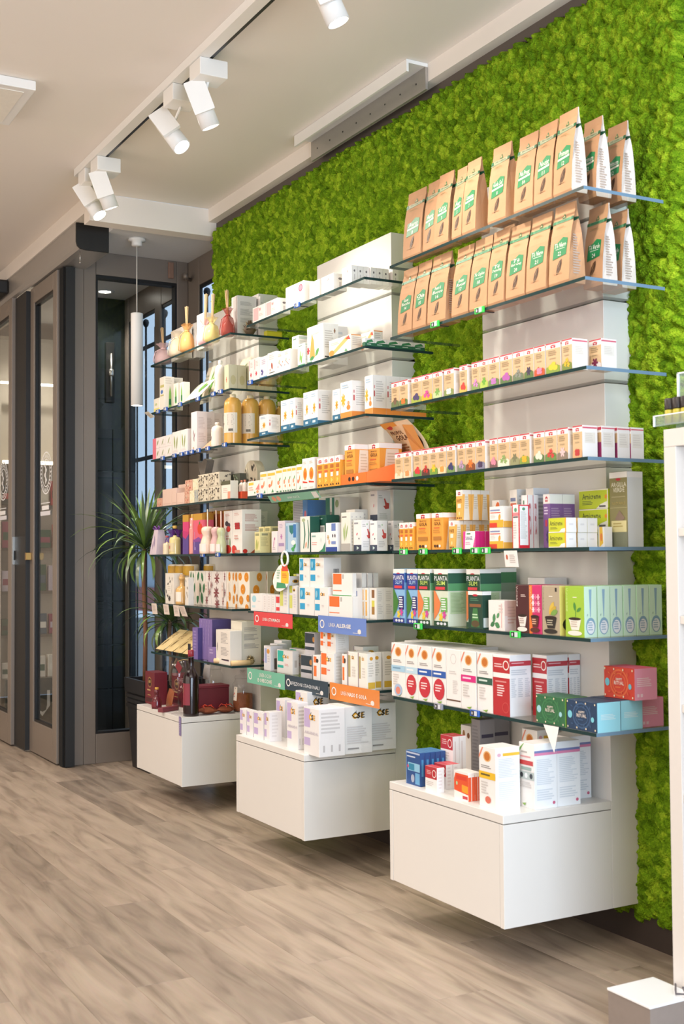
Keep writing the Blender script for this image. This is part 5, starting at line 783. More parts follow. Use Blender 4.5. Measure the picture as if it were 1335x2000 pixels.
2|5|pale yellow herb box|yellowherb -.3030 4.7910 1.2120 .0500 .0527 .0920
2|5|pale yellow herb box in the back row|yellowherb -.2470 4.8669 1.2120 .0500 .0533 .1180;yellowherb -.2470 4.7980 1.2120 .0500 .0627 .1180
2|5|narrow white box with pink plant|pinkherb -.3030 4.6159 1.2120 .0400 .0547 .0920
2|5|tall lilac and white box|lilac -.3010 4.5459 1.2120 .0500 .0658 .1350
2|5|pale blue box with green leaf print|bluebottle -.3030 4.4366 1.2120 .0700 .0996 .1230
2|5|white box with green curved stripes|fancy -.3030 4.3125 1.2120 .0450 .0860 .1460
2|5|dark green box with barcode|darkgreen -.2520 4.2666 1.2120 .0600 .0925 .1500
2|5|low white box with green wave|smallgreen -.3030 4.1808 1.2120 .0450 .1219 .0780
2|5|white and blue box with bottles print|bluedrops -.3030 4.0839 1.2120 .0500 .0917 .1130
2|5|tall white box with grass print|herbtall -.3010 3.9821 1.2120 .0600 .0718 .1500
2|5|tall white box with grass print in the back row|herbtall -.2320 4.0673 1.2120 .0600 .0688 .1650
2|5|white box with red stomach print|stomach -.3030 3.8945 1.2120 .0500 .0595 .1180;stomach -.2720 3.8318 1.2120 .0450 .0519 .1130
2|5|white box with red stomach print near the wall|stomach -.2020 3.8290 1.2120 .0450 .0399 .1130
2|5|stomach-print box on the raised back row|stomach2 -.1866 3.9701 1.2120 .0595 .0550 .2360
2|5|silver and blue box raised at the back|silver -.1970 4.5389 1.2120 .0900 .1352 .2250
2|5|silver and dark green box raised at the back|silverg -.1870 4.2682 1.2120 .0900 .1225 .2250
2|6|low white box with pale cyan square|cyans -.3030 4.7644 .9540 .0600 .1255 .0770
2|6|narrow plain white box|slimw -.3030 4.7207 .9540 .0600 .0408 .0750;slimw -.3030 4.6796 .9540 .0600 .0382 .0750;slimw -.3030 4.6391 .9540 .0600 .0382 .0750
2|6|narrow white box with red squares|redslim -.3030 4.5942 .9540 .0600 .0416 .0770
2|6|tall white box with yellow stripe|yelstripe -.3030 4.5185 .9540 .0750 .0720 .1560
2|6|white box with yellow stripe|yelstripe -.2970 4.4471 .9540 .0600 .0657 .1180
2|6|tall white box with yellow stripe behind|yelstripe -.2170 4.5610 .9540 .0600 .0720 .1650
2|6|white box with cyan square and gold logo below|cyanb -.3030 4.2821 .9540 .0900 .1290 .1160;cyanb -.3030 4.1611 .9540 .0900 .1163 .1160
2|6|white box with cyan square and gold logo on top|cyanb -.2930 4.3381 1.0706 .0800 .0911 .1180;cyanb -.2930 4.2143 1.0706 .0800 .1203 .1180
2|6|white box with orange square below|orangeb -.3030 3.9668 .9540 .0254 .1893 .0850
2|6|white box with orange square on top|orangeb -.2950 3.9795 1.0396 .0174 .1583 .0880
2|6|white box with orange square behind|orangeb -.2520 3.9824 .9540 .0200 .1718 .1740;orangeb -.2270 3.9777 .9540 .0200 .1754 .1740;orangeb -.2020 3.9752 .9540 .0200 .1766 .1740
2|6|white box with navy strip|bluestrip -.2770 3.9721 .9540 .0244 .0296 .1180
2|6|white box with yellow stripes|orstripe -.2570 3.9567 .9540 .0800 .0148 .1180;orstripe -.2570 3.9287 .9540 .0800 .0257 .1180
2|6|white box with golden label at corner|honeyw -.2506 3.8747 .9540 .0318 .0518 .1180;honeyw -.2180 3.8747 .9540 .0434 .0534 .1180
2|7|white box with blue stripe|bluew -.2570 4.7834 .6910 .0600 .0676 .1080
2|7|white box with blue stripe behind|bluew -.1920 4.8496 .6910 .0500 .0733 .1100
2|7|white box with blue stripe at the back|bluew -.1370 4.9144 .6910 .0500 .0793 .1200
2|7|white box with teal square and gold logo|tealb -.2570 4.5677 .6910 .0300 .1506 .1000
2|7|white box with teal square and gold logo behind|tealb -.2070 4.5458 .6910 .0300 .1501 .1050
2|7|white box with dark slate square below|slateb -.2670 4.3704 .6910 .0300 .1006 .0950
2|7|white box with dark slate square on top|slateb -.2570 4.3655 .7866 .0300 .0863 .0920
2|7|narrow white box with orange squares|orslim -.3030 4.2332 .6910 .0400 .0589 .1050
2|7|white box with two orange squares below|orangeb2 -.3030 4.1167 .6910 .0450 .1096 .1220
2|7|white box with two orange squares on top|orangeb2 -.2930 4.1923 .8136 .0600 .0554 .0850;orangeb2 -.2930 4.1205 .8136 .0600 .0692 .0850
2|7|narrow white box with orange squares near the honey boxes|orslim -.3030 4.0146 .6910 .0450 .0375 .1250
2|7|white box with honeycomb stripe|honey -.3030 3.9303 .6910 .0600 .0795 .1380;honey -.3030 3.8592 .6910 .0354 .0688 .1380;honey -.2670 3.8827 .6910 .0400 .0277 .1380;honey -.2220 3.8792 .6910 .0500 .0520 .1380
2|7|white box with honeycomb stripe behind|honey -.2270 4.0204 .6910 .0700 .0752 .1500
2|8|small white box with lilac squares|lil -.4550 4.6100 .4470 .0300 .0644 .1050;lil -.4550 4.5437 .4470 .0300 .0603 .1050;lil -.4550 4.4422 .4470 .0300 .0931 .1080;lil -.4550 4.3845 .4470 .0550 .0497 .1180
2|8|tall narrow white box with lilac squares|lil -.3550 4.4467 .4470 .0500 .0810 .1550
2|8|large white box with lilac squares|lilbig -.4500 4.1420 .4470 .0450 .0944 .1800;lilbig -.4650 3.9394 .4470 .1100 .1232 .1780
2|8|large white box showing its side logo|lilside -.3510 3.9488 .4470 .1200 .1325 .1780
2|8|large white box showing its printed back|lilside -.2270 3.9736 .4470 .1180 .1259 .1780
2|8|large white box in the back row|lilside -.3350 4.2840 .4470 .1000 .1035 .2000;lilside -.2250 4.4127 .4470 .1000 .1197 .2000
1|1|white box with parsley print|parsley -.2470 5.8385 2.2440 .0500 .1734 .1650
1|1|plain white box behind the orange ribbon|greyw -.1870 5.8058 2.2440 .0500 .0950 .1850
1|1|white box with dark herb print|herbs -.2570 5.5262 2.2440 .0500 .1002 .1800
1|1|tall grey box with printed text|greytext -.2350 5.1723 2.2440 .1000 .0682 .1980
1|1|tall grey box near the wall|greytext -.1270 5.1478 2.2440 .0194 .0629 .2000
1|1|low yellow box|yellowlow -.1070 5.1159 2.2440 .0800 .0851 .0300
1|2|small cream box|aloes -.3050 6.0371 1.9830 .0400 .0855 .0700
1|2|tall cream box with blue seal|aloe1 -.3030 5.9657 1.9830 .0550 .0714 .1750
1|2|tall cream box behind|aloe1 -.2470 5.9839 1.9830 .0550 .0829 .1750
1|2|narrow cream box with green leaf|tube -.3030 5.7697 1.9830 .0350 .0646 .1150;tube -.3030 5.6949 1.9830 .0350 .0524 .1100
1|2|beige box with red dot|beige -.3046 5.1205 1.9830 .0458 .0500 .1150;beige -.2580 5.1205 1.9830 .0446 .0500 .1150
1|2|beige box in the receding row|beige -.2066 5.1250 1.9830 .0431 .0500 .1150;beige -.1627 5.1250 1.9830 .0435 .0500 .1150;beige -.1184 5.1250 1.9830 .0425 .0500 .1150
1|3|small white box with pink end|leafs -.3030 6.0413 1.7270 .0500 .1037 .0560
1|3|small white box with leaf print|leafs2 -.3030 5.9517 1.7270 .0500 .0864 .0560;leafs2 -.3030 5.8621 1.7270 .0500 .0865 .0560
1|3|small white box with pink end, upper|leafs -.3030 6.0410 1.7836 .0500 .1037 .0560
1|3|small white box with leaf print, upper|leafs2 -.3030 5.9515 1.7836 .0500 .0864 .0560;leafs2 -.3030 5.8618 1.7836 .0500 .0865 .0560
1|3|white box with olive leaf print|leafs3 -.3030 5.7432 1.7270 .0500 .1107 .1200;leafs3 -.3030 5.6407 1.7270 .0500 .0975 .1200
1|3|tall white box with dark sprig|spray -.3030 5.5163 1.7270 .0550 .0755 .1950
1|3|tall white box with dark sprig behind|spray -.2450 5.5591 1.7270 .0550 .0732 .2000
1|3|tall white box with dark sprig at back|spray -.1870 5.5912 1.7270 .0550 .0795 .2000
1|4|small red patterned box|redfl -.3050 6.0009 1.4680 .0300 .0765 .0450
1|4|plain pink box|pinkp -.3030 5.8635 1.4680 .0500 .1342 .0880;pinkp -.3030 5.7979 1.4680 .0500 .0619 .0880
1|4|low plain pink box|pinkp -.3030 5.6876 1.4680 .0500 .1023 .0600
1|4|plain pink box behind|pinkp -.2470 5.7826 1.4680 .0500 .1291 .1100
1|4|red flowered soap box below|redfl -.3030 5.6183 1.4680 .0500 .0650 .0620
1|4|cream flowered soap box below|creamfl -.3030 5.5536 1.4680 .0500 .0604 .0620
1|4|blue-grey flowered soap box below|bluefl -.3030 5.5068 1.4680 .0500 .0433 .0620
1|4|red flowered soap box on top|redfl -.3030 5.5782 1.5306 .0500 .0977 .0550
1|4|cream flowered soap box on top|creamfl -.3030 5.5064 1.5306 .0500 .0677 .0550
1|4|black and cream floral box below|floral -.3030 5.3701 1.4680 .0600 .1319 .0680;floral -.3030 5.2265 1.4680 .0600 .1402 .0680
1|4|black and cream floral box on top|floral -.3030 5.3695 1.5366 .0600 .1320 .0650;floral -.3030 5.2382 1.5366 .0600 .1280 .0650
1|4|white soap box with floral top|floralw -.3010 5.1142 1.4680 .0400 .1040 .0850
1|4|dark green floral box|darkfl -.2270 5.2608 1.4680 .0350 .0726 .1250;darkfl -.2270 5.1713 1.4680 .0350 .0826 .1250
1|5|pink and violet gift box with gold top|giftpink -.3010 5.6353 1.2120 .0600 .0793 .2000
1|5|pink and violet gift box with strawberry|giftpink2 -.3010 5.4543 1.2120 .0600 .1187 .2000
1|5|orange-brown gift box|orback -.2170 5.5312 1.2120 .0600 .1187 .2120;orback -.2170 5.4094 1.2120 .0600 .1144 .2120;orback -.2170 5.3103 1.2120 .0600 .0920 .2120
1|5|white box with berry picture|berry -.2490 5.2117 1.2120 .1000 .0980 .2050
1|5|white box with currant picture|berry2 -.2490 5.0989 1.2120 .1000 .1096 .2050
1|5|white box with text near the wall|greyt2 -.1420 5.1732 1.2120 .0600 .0866 .2000
1|6|white box with black flower print|owl -.3010 5.8422 .9540 .0500 .1208 .1600
1|6|narrow white box with black print|owl2 -.3030 5.6354 .9540 .0300 .0442 .1400
1|6|white gift box with green leaves|greenleaf -.2220 5.7430 .9540 .0850 .0834 .1720;greenleaf -.2220 5.6137 .9540 .0850 .1257 .1720
1|6|white gift box with dark red stars|redstar -.2220 5.5345 .9540 .0850 .0744 .1720;redstar2 -.2220 5.4001 .9540 .0850 .1310 .1720;redstar -.2220 5.3503 .9540 .0850 .0465 .1720
1|6|white gift box with orange slices|citr -.2220 5.2770 .9540 .0850 .0688 .1720;citr2 -.2220 5.2112 .9540 .0850 .0632 .1720
1|6|white gift box with orange slices at the front corner|citr2 -.2220 5.0777 .9540 .0850 .1309 .1720
1|6|white gift box with orange slices near the wall|citr2 -.1346 5.0664 .9540 .0605 .1050 .1720
1|7|narrow purple box|purp1 -.2970 5.5271 .6910 .0244 .0696 .1550
1|7|tall purple box with white script|purp2 -.2720 5.4055 .6910 .1000 .1653 .2000
1|7|low purple box|purplow -.3030 5.2948 .6910 .0300 .0871 .0700
1|7|white box with lavender sprig|lavw -.3010 5.1244 .6910 .0600 .1649 .1600
1|7|tall white box with lavender sprig|lavw2 -.2320 5.1447 .6910 .1000 .1235 .2000
'''
def place_cartons():
    for ln in TABLE.strip().split('\n'):
        b, s, desc, items = ln.split('|'); b = int(b); s = int(s); it = []
        for q in items.split(';'):
            p = q.split(); it.append((p[0], *map(float, p[1:])))
        where = "%s bay's %s shelf" % (BAYN[b], SHN[s]) if s < 8 else "%s bay's white cabinet" % BAYN[b]
        zl = sorted({round(i[3], 2) for i in it}); names = {1: [''], 2: ['lower ', 'upper '], 3: ['lowest ', 'middle ', 'topmost ']}[len(zl)]
        for zi, z in enumerate(zl):
            L = [i for i in it if round(i[3], 2) == z]; d = names[zi]+desc; n = len(L)
            ysp = max(i[2] for i in L)-min(i[2] for i in L)
            deep = n > 1 and ysp < .03
            L.sort(key=(lambda i: i[1]) if deep else (lambda i: -i[2]))
            for k, i in enumerate(L):
                nd = len(d.split())
                if n == 1: lb = '%s on the %s' % (d, where)
                elif deep: lb = '%s, %s from glass edge, %s' % (d, ORD[k], where)
                else: lb = '%s, %s from far end, %s' % (d, ORD[k], where)
                if len(lb.split()) > 16: lb = '%s, %s inward, %s' % (d, ORD[k], where)
                o = carton(*i); tag(o, lb, 'box', ('%s group on the %s' % (desc, where)) if len(it) > 1 else None)
place_cartons()
# ------------------------------------------------------------------ kraft tea bags
KR = mat('bd916b', rough=.75, var=.1, scale=25, bump=.25); KW = mat('ddd3cb', rough=.6, var=.06, scale=20, bump=.3)
def kraft_bag(xf, y0, w, h, d, z, name, num, row, label, whiteside=False, seed=0, back=False):
    q = random.Random(seed); t = empty('tea_bag', (xf+d/2, y0+w/2, z), q.uniform(-.03, .03)); B = MB()
    # (height share, front x, back x, inward pinch of the gussets)
    prof = [(0, 0, d, 0), (.04, -.003, d+.002, 0), (.35, .001, d-.002, .004), (.62, d*.16, d*.84, .012), (.8, d*.34, d*.66, .018), (.9, d*.44, d*.56, .012), (1, d*.47, d*.53, .002)]
    lean = .0
    P = [(a*h, f-d/2+lean*a, b-d/2+lean*a, g) for a, f, b, g in prof]
    hw = w/2-.001; V = []; n = 6
    for zz, f, b, g in P: V += [(f, hw, zz), (f, -hw, zz), ((f+b)/2, -hw+g, zz), (b, -hw, zz), (b, hw, zz), ((f+b)/2, hw-g, zz)]
    F = []; FS = []
    for k in range(len(P)-1):
        for j in range(n):
            fc = (k*n+j, k*n+(j+1) % n, (k+1)*n+(j+1) % n, (k+1)*n+j)
            (FS if j in (1, 2) else F).append(fc)
    F += [tuple(range(n))[::-1], tuple((len(P)-1)*n+j for j in range(n))]
    B.add(V, F, KR); B.v_off = 0
    B.add(V, FS, KW if whiteside else KR); bb = B.build('bag_body', t)
    def fx(v):
        for (za, fa, *_), (zb, fb, *_) in zip(P, P[1:]):
            if v*h <= zb+1e-9: return fa+(fb-fa)*(v*h-za)/(zb-za)
        return P[-1][1]
    mp = lambda u, v, k: (fx(min(1, v))-.0008-.0002*k, hw-u*2*hw, v*h)
    def side(u, v, k):
        for (za, fa, ba, ga), (zb, fb, bb, gb) in zip(P, P[1:]):
            if v*h <= zb+1e-9: r = (v*h-za)/(zb-za); f = fa+(fb-fa)*r; b = ba+(bb-ba)*r; g = ga+(gb-ga)*r; break
        x = f+(b-f)*u; gg = g*(1-abs(2*u-1)); return (x, -hw+gg-.0008-.0002*k, v*h)
    if not back:
        b = MB(); c = '2f8a54' if row == 1 else '278550'
        lab = [('p', [(.17, .2), (.83, .23), (.85, .36), (.86, .43), (.62, .455), (.38, .405), (.2, .40)], c)]
        if row == 1: lab += [('t', name, .26, .34, .78, .405, 'f0ece0', .012, .25), ('p', [(.2, .29), (.82, .31), (.82, .335), (.2, .315)], 'e6e2d0'), ('t', num, .44 if len(num) > 1 else .48, .225, .58 if len(num) > 1 else .54, .275, 'f0ece0')]
        else:
            ls = name.split('\n'); 
            if len(ls) == 1: lab += [('t', name, .24, .335, .8, .395, 'f0ece0', .012, .25), ('r', .3, .315, .74, .322, 'c8dcc8')]
            else: lab += [('t', ls[0], .34, .36, .68, .405, 'f0ece0', .012, .25), ('t', ls[1], .24, .305, .8, .35, 'f0ece0', .012, .25)]
            lab += [('t', num, .43, .235, .59, .285, 'f0ece0')]
        draw(b, lab, lambda u, v, k: mp(u, v+.125, k), 1); b.build('printed_label', bb)
        b = MB(); draw(b, [('leaf', .5, .115, .22, .4, 58, '5c4230', h/w*.8), ('leaf', .5, .115, .17, .25, 58, '8a6a4c', h/w*.8), ('leaf', .46, .09, .09, .3, 50, '4a3424', h/w*.8), ('leaf', .56, .145, .08, .3, 66, '4a3424', h/w*.8), ('l', .25, .03, .8, .045, 1, 'b08a60')], lambda u, v, k: mp(u, v+.105, k)); b.build('herb_picture', bb)
        b = MB()
        if row == 1: draw(b, [('p', [(.0, .715), (1, .735), (1, .775), (.86, .772), (.86, .74), (0, .73)], '8aa886')], lambda u, v, k: mp(u, v+.04, k))
        draw(b, [('r', 0, .735, 1, .775, '5f9a70' if row == 2 else 'b7b592'), ('t', 'SPECCHIASOL', .2, .743, .82, .768, '1f5a3c'), ('p', [(.42, .785), (.62, .785), (.52, .845)], '2f7a4e'), ('p', [(.47, .795), (.57, .795), (.52, .825)], 'd3ab7c'), ('r', 0, .735, .12, .775, '3a7a52'), ('r', .9, .735, 1, .775, '2a6a44'), ('l', .22, .68, .72, .69, 1, 'a8803c'), ('l', .2, .665, .8, .67, 1, '6a8a50')], lambda u, v, k: mp(u, v+.04, k), 2); b.build('printed_band', bb)
    b = MB(); draw(b, [('r', 0, .77, .5, .815, '174a30'), ('r', .5, .77, 1, .815, '174a30')]+([('l', .25, .1, .75, .6, 16, 'b8a89c')] if whiteside or row == 2 else []), side, 2); b.build('side_print', bb)
    tag(t, label, 'tea bag', 'kraft tea bags on the %s shelf of the near bay' % ('top' if row == 1 else 'second'))
d_ = .054
NUMW = {'1': 'one', '3': 'three', '5': 'five', '7': 'seven', '8': 'eight', '10': 'ten', '11': 'eleven', '12': 'twelve', '14': 'fourteen', '15': 'fifteen', '16': 'sixteen', '17': 'seventeen', '18': 'eighteen', '19': 'nineteen', '20': 'twenty', '21': 'twenty-one', '22': 'twenty-two'}
top = [(-.297, 3.474, .114, 'Aeris', '1'), (-.292, 3.387, .082, 'Aeris', '1'), (-.299, 3.300, .084, 'Cell Sol', '3'), (-.297, 3.222, .06, 'Depur', '5'), (-.301, 3.138, .079, 'Lassativa', '7'), (-.298, 2.982, .095, 'Gola Sol', '8'), (-.297, 2.849, .092, 'Na Press', '10'), (-.297, 2.756, .087, 'Nocist', '11'), (-.299, 2.662, .086, 'Primum', '12')]
for k, (x, y, w, nm, nu) in enumerate(top):
    if nu == '5': nm = 'Aer'
    lb = "kraft tea bag numbered %s, %s from far end, near bay's top shelf" % (NUMW[nu], ORD[k])
    kraft_bag(x, y, w, .245+.004*(k % 3), d_, SZ[1], nm, nu, 1, lb, whiteside=nu == '12', seed=k)
kraft_bag(-.2, 3.04, .085, .235, d_, SZ[1], '', '', 1, 'kraft tea bag behind the bag numbered 8 on the top shelf', seed=31, back=True)
kraft_bag(-.205, 2.664, .083, .245, d_, SZ[1], 'Primum', '12', 1, 'kraft tea bag with white side, directly behind the bag numbered 12', whiteside=True, seed=32)
kraft_bag(-.112, 2.66, .085, .245, d_, SZ[1], 'Primum', '12', 1, 'kraft tea bag with white side, nearest the moss on top shelf', whiteside=True, seed=33)
sec = [(-.297, 3.534, .096, 'Gusti\nBacche', '14'), (-.297, 3.443, .087, 'Chia', '15'), (-.297, 3.323, .112, 'Frutti di\nBosco', '16'), (-.297, 3.189, .1, 'Frutti\nRossi', '17'), (-.298, 3.086, .098, 'Tè Ceylon', '18'), (-.298, 2.996, .087, 'Tè\nDarjeeling', '19'), (-.297, 2.895, .093, 'Tè\nEarl Grey', '20'), (-.297, 2.789, .098, 'Tè Nero', '21'), (-.297, 2.684, .093, 'Tè Nero', '22')]
for k, (x, y, w, nm, nu) in enumerate(sec):
    kraft_bag(x, y, w, .238+.003*(k % 3), d_+.004, SZ[2], nm, nu, 2, "kraft tea bag numbered %s, %s from far end, near bay's second shelf" % (NUMW[nu], ORD[k]), seed=k+40)
kraft_bag(-.232, 2.70, .08, .24, d_, SZ[2], 'Tè Nero', '', 2, 'kraft tea bag half hidden behind the bag numbered 22', seed=52) if 0 else None
kraft_bag(-.192, 2.659, .086, .245, d_, SZ[2], 'Tè Verde', '24', 2, 'kraft tea bag with white side and green label numbered 24', whiteside=True, seed=53)
kraft_bag(-.112, 2.666, .09, .24, d_, SZ[2], 'Tè Verde', '24', 2, 'kraft tea bag with white side nearest the moss, second shelf', whiteside=True, seed=54)
# ------------------------------------------------------------------ price clips, tags, signs
def clip(y, z, c, lb, grp):
    t = empty('price_clip', (-.314, y, z-.005)); O = (-.314, y, z-.005)
    MB().box(-.3165, -.3085, y-.024, y+.024, z-.016, z+.005, mat(c, rough=.35), bev=.002).build('holder', t, O, (0, 0, 0)); hd = t.children[0]
    MB().box(-.3085, -.27, y-.022, y-.014, z-.0135, z-.0112, mat('1a1a1c')).build('clamp', t, O, (0, 0, 0))
    b = MB(); draw(b, [('r', .15, .15, .5, .85, '22242a'), ('r', .52, .15, .85, .85, 'd8dce4'), ('e', .3, .5, .07, .25, 'd8dce4')], lambda u, v, k: (-.3166-.0002*k, y+.024-.048*u, z-.016+.021*v)); b.build('price_label', hd, O, (0, 0, 0))
    tag(t, lb, 'price clip', grp)
CL = [(3, 2, 'g', [3.367, 3.109]), (3, 5, 'g', [3.581, 3.455, 3.251, 3.147, 3.092]), (3, 6, 'g', [3.492, 2.944]), (3, 7, 'k', [3.37]), (3, 7, 'b', [3.161]), (2, 1, 'b', [4.395]), (2, 2, 'b', [4.864]), (2, 4, 'b', [4.77]), (1, 2, 'b', [6.039, 5.924, 5.719, 5.479, 5.286, 5.199]), (1, 3, 'b', [5.971, 5.8, 5.7, 5.63, 5.561, 5.474, 5.357, 5.153]), (1, 5, 'b', [5.426, 5.237])]
for b, s, c, L in CL:
    cn = {'g': 'bright green', 'b': 'blue', 'k': 'grey'}[c]
    for k, y in enumerate(L):
        wh = "%s bay's %s glass shelf" % (BAYN[b], SHN[s])
        clip(y, SZ[s], {'g': '35c84a', 'b': '2c5cae', 'k': '8a8e98'}[c], ('%s price clip on the front edge, %s' % (cn, wh)) if len(L) == 1 else '%s price clip, %s from far end on the %s' % (cn, ORD[k], wh), '%s price clips on the %s' % (cn, wh) if len(L) > 1 else None)
def card(nm, y0, y1, za, zb, x0, x1, c, ops, lb, cat, grp=None):
    """stiff card hung on a shelf edge: top edge at x0, bottom edge at x1"""
    t = empty(nm, (x0, (y0+y1)/2, zb)); b = MB(); T = .0012; O = (x0, (y0+y1)/2, zb)
    b.add([(x0, y0, zb), (x0, y1, zb), (x1, y1, za), (x1, y0, za), (x0+T, y0, zb), (x0+T, y1, zb), (x1+T, y1, za), (x1+T, y0, za)], [(0, 1, 2, 3), (7, 6, 5, 4), (0, 4, 5, 1), (2, 6, 7, 3), (0, 3, 7, 4), (1, 5, 6, 2)], mat(c, rough=.4, var=.02)); b.build('card', t, O, (0, 0, 0))
    b = MB(); draw(b, ops, lambda u, v, k: (x1+(x0-x1)*v-.0003-.00015*k, y1-(y1-y0)*u, za+(zb-za)*v)); b.build('print', t, O, (0, 0, 0)); tag(t, lb, cat, grp); return t
def sign(y0, y1, za, zb, c, t1, t2, lb, icon, two=False):
    ops = [('l', .74, .1, .97, .16, 1, 'e8e4e0'), ('e', .87, .24, .035, .14, 'e8e4e0'), ('o', .09, .5, .05, .26, .3, 'f0ece8')] if icon else []
    if two: ops += [('t', t1, .34, .55, .66, .8, 'f2eee8', .004), ('t', t2, .3, .2, .68, .45, 'f2eee8', .02)]
    elif t2: ops += [('t', t1, .24, .38, .38 if len(t2) < 9 else .36, .6, 'f2eee8', .0), ('t', t2, .4 if len(t2) < 9 else .38, .36, .7 if len(t2) < 9 else .76, .6, 'f4f0ea', .025)]
    else: ops += [('t', t1, .12, .38, .82, .62, 'd8dce0', .008)]
    t = card('shelf_sign', y0, y1, za, zb, -.3125, -.3125, c, ops, lb, 'sign')
    MB().box(-.3145, -.3128, y0-.003, y1+.003, za-.003, zb+.003, M['clear']).build('acrylic_cover', t, None, (.3125, -(y0+y1)/2, -zb)) if 0 else None
    b = MB().box(-.3112, -.3075, y0, y1, zb-.012, zb, M['clear']).box(-.3074, -.27, y0, y1, SZ[6 if zb > .8 else 7]-.0125 if zb < 1.2 else 1.4555, SZ[6 if zb > .8 else 7]-.0108 if zb < 1.2 else 1.457, M['clear']); b.build('acrylic_holder', t, (-.3125, (y0+y1)/2, zb), (0, 0, 0))
sign(4.457, 4.836, .893, .953, 'd8474c', 'LINEA', 'STOMACO', 'red shelf sign reading LINEA STOMACO on the middle bay', 1)
sign(3.849, 4.228, .893, .959, '6a86c8', 'LINEA', 'ALLERGIE', 'blue shelf sign reading LINEA ALLERGIE on the middle bay', 1)
sign(4.532, 4.909, .633, .699, '6fb49a', 'LINEA OCCHI', 'E ORECCHIE', 'green shelf sign reading LINEA OCCHI E ORECCHIE', 1, True)
sign(4.152, 4.530, .637, .699, '2c3f4c', 'AFFEZIONI STAGIONALI', '', 'slate shelf sign reading AFFEZIONI STAGIONALI', 1)
sign(3.757, 4.134, .636, .701, 'd8813a', 'LINEA', 'NASO E GOLA', 'orange shelf sign reading LINEA NASO E GOLA', 1)
card('shelf_sign', 4.2, 4.655, 1.427, 1.456, -.33, -.309, '7fb59c', [('e', .1, .5, .04, .35, 'e89a7a'), ('e', .2, .5, .04, .35, 'e8a48a'), ('t', 'IMMUNITÀ', .38, .3, .62, .7, 'dcece4'), ('r', .88, .1, .98, .9, 'e8e6e0')], "slanted green sign under the middle bay's fourth shelf", 'sign')
card('price_card', 2.925, 2.99, 1.155, 1.205, -.318, -.312, 'f0eae6', [('e', .2, .6, .08, .16, 'c86a50'), ('l', .4, .2, .9, .75, 5, 'c8c0bc')], "white price card under the near bay's fifth shelf", 'price card')
for k, y in enumerate((6.1, 5.923, 5.777, 5.671)):
    card('price_card', y-.045, y+.03, .895+.004*(k % 2), .952, -.33 if k == 3 else -.318, -.311, 'e6d8cc', [('l', .15, .2, .85, .85, 5, 'c8bab0')], 'hanging cream price card, %s from far end, far bay sixth shelf' % ORD[k], 'price card', 'cream price cards on the far bay')
card('price_flag', 6.1, 6.165, 1.955, 1.984, -.345, -.309, 'e8e2d4', [('l', .2, .3, .8, .7, 2, 'c8c0b0')], 'folded white price flag at the far end, second far shelf', 'price card')
# pointed paper and drop shaped promotional tag
t = MB(); t.add([(-.312, 2.815, .6905), (-.312, 2.745, .6905), (-.318, 2.76, .615), (-.3112, 2.815, .6905), (-.3112, 2.745, .6905), (-.3172, 2.76, .615)], [(0, 1, 2), (5, 4, 3), (0, 3, 4, 1), (1, 4, 5, 2), (2, 5, 3, 0)], mat('e9e4de')); tag(t.build('paper_flag'), "white pointed paper flag hanging from the near bay's seventh shelf", 'paper flag')
t = empty('promo_tag', (-.316, 4.54, 1.2)); O = (-.316, 4.54, 1.2); b = MB()
def drop(s, x, m):
    pts = []
    for i in range(20):
        a = i*math.pi/10; r = 1+.55*max(0, math.cos(a-math.radians(215)))**3
        pts.append((x, 4.535-.066*s*r*math.cos(a), 1.11+.052*s*r*math.sin(a)))
    return pts
p1 = drop(1, -.3185, 0); p2 = drop(1, -.3172, 0); b.add(p1+p2, [tuple(range(20)), tuple(range(39, 19, -1))]+[(i, (i+1) % 20, 20+(i+1) % 20, 20+i) for i in range(20)], mat('f0efea')); b.build('card', t, O, (0, 0, 0))
b = MB(); draw(b, [('p', [(.4, .2), (.95, .2), (.98, .6), (.8, .85), (.4, .8)], 'f2c43a'), ('p', [(.45, .7), (.95, .7), (.85, .97), (.5, .97)], 'e0503c'), ('l', .5, .4, .9, .6, 3, 'e8883c'), ('p', [(.05, .0), (.8, .02), (.7, .2), (.1, .25)], '4a9a70'), ('l', .1, .35, .38, .75, 4, 'a8c8b0')], lambda u, v, k: (-.3187-.0002*k, 4.6-.128*u, 1.06+.105*v)); b.build('print', t, O, (0, 0, 0))
b = MB(); b.tube([(-.317, 4.515+.03*math.cos(i*math.pi/8), 1.185+.03*math.sin(i*math.pi/8)) for i in range(17)], .005, mat('f0efea', rough=.3), 6); b.build('ring', t, O, (0, 0, 0))
tag(t, 'white drop-shaped promo tag with ring hanging below fifth shelf, middle bay', 'promo tag')
# curved header card and tray of the orange display in the middle bay
t = empty('display_tray', (-.2, 3.95, SZ[4])); O = (-.2, 3.95, SZ[4]); om = mat('e8732c', rough=.45)
z = SZ[4]+.0004; b = MB(); b.box(-.299, -.09, 3.765, 4.055, z, z+.0025, om)
b.box(-.3005, -.2985, 3.86, 4.055, z, z+.04, om)
b.add([(-.3, 4.056, z), (-.09, 4.056, z), (-.09, 4.056, z+.1), (-.3, 4.056, z+.04)], [(0, 1, 2, 3)], om)
b.build('tray', t, O, (0, 0, 0))
b = MB(); b.add([(-.2995, 3.859, z), (-.2, 3.765, z), (-.085, 3.765, z), (-.085, 3.765, z+.115), (-.2, 3.765, z+.075), (-.2995, 3.859, z+.04), (-.2985, 3.861, z), (-.199, 3.767, z), (-.085, 3.767, z), (-.085, 3.767, z+.115), (-.199, 3.767, z+.075), (-.2985, 3.861, z+.04)], [(0, 1, 4, 5), (1, 2, 3, 4), (11, 10, 7, 6), (10, 9, 8, 7), (5, 4, 10, 11), (4, 3, 9, 10)], om)
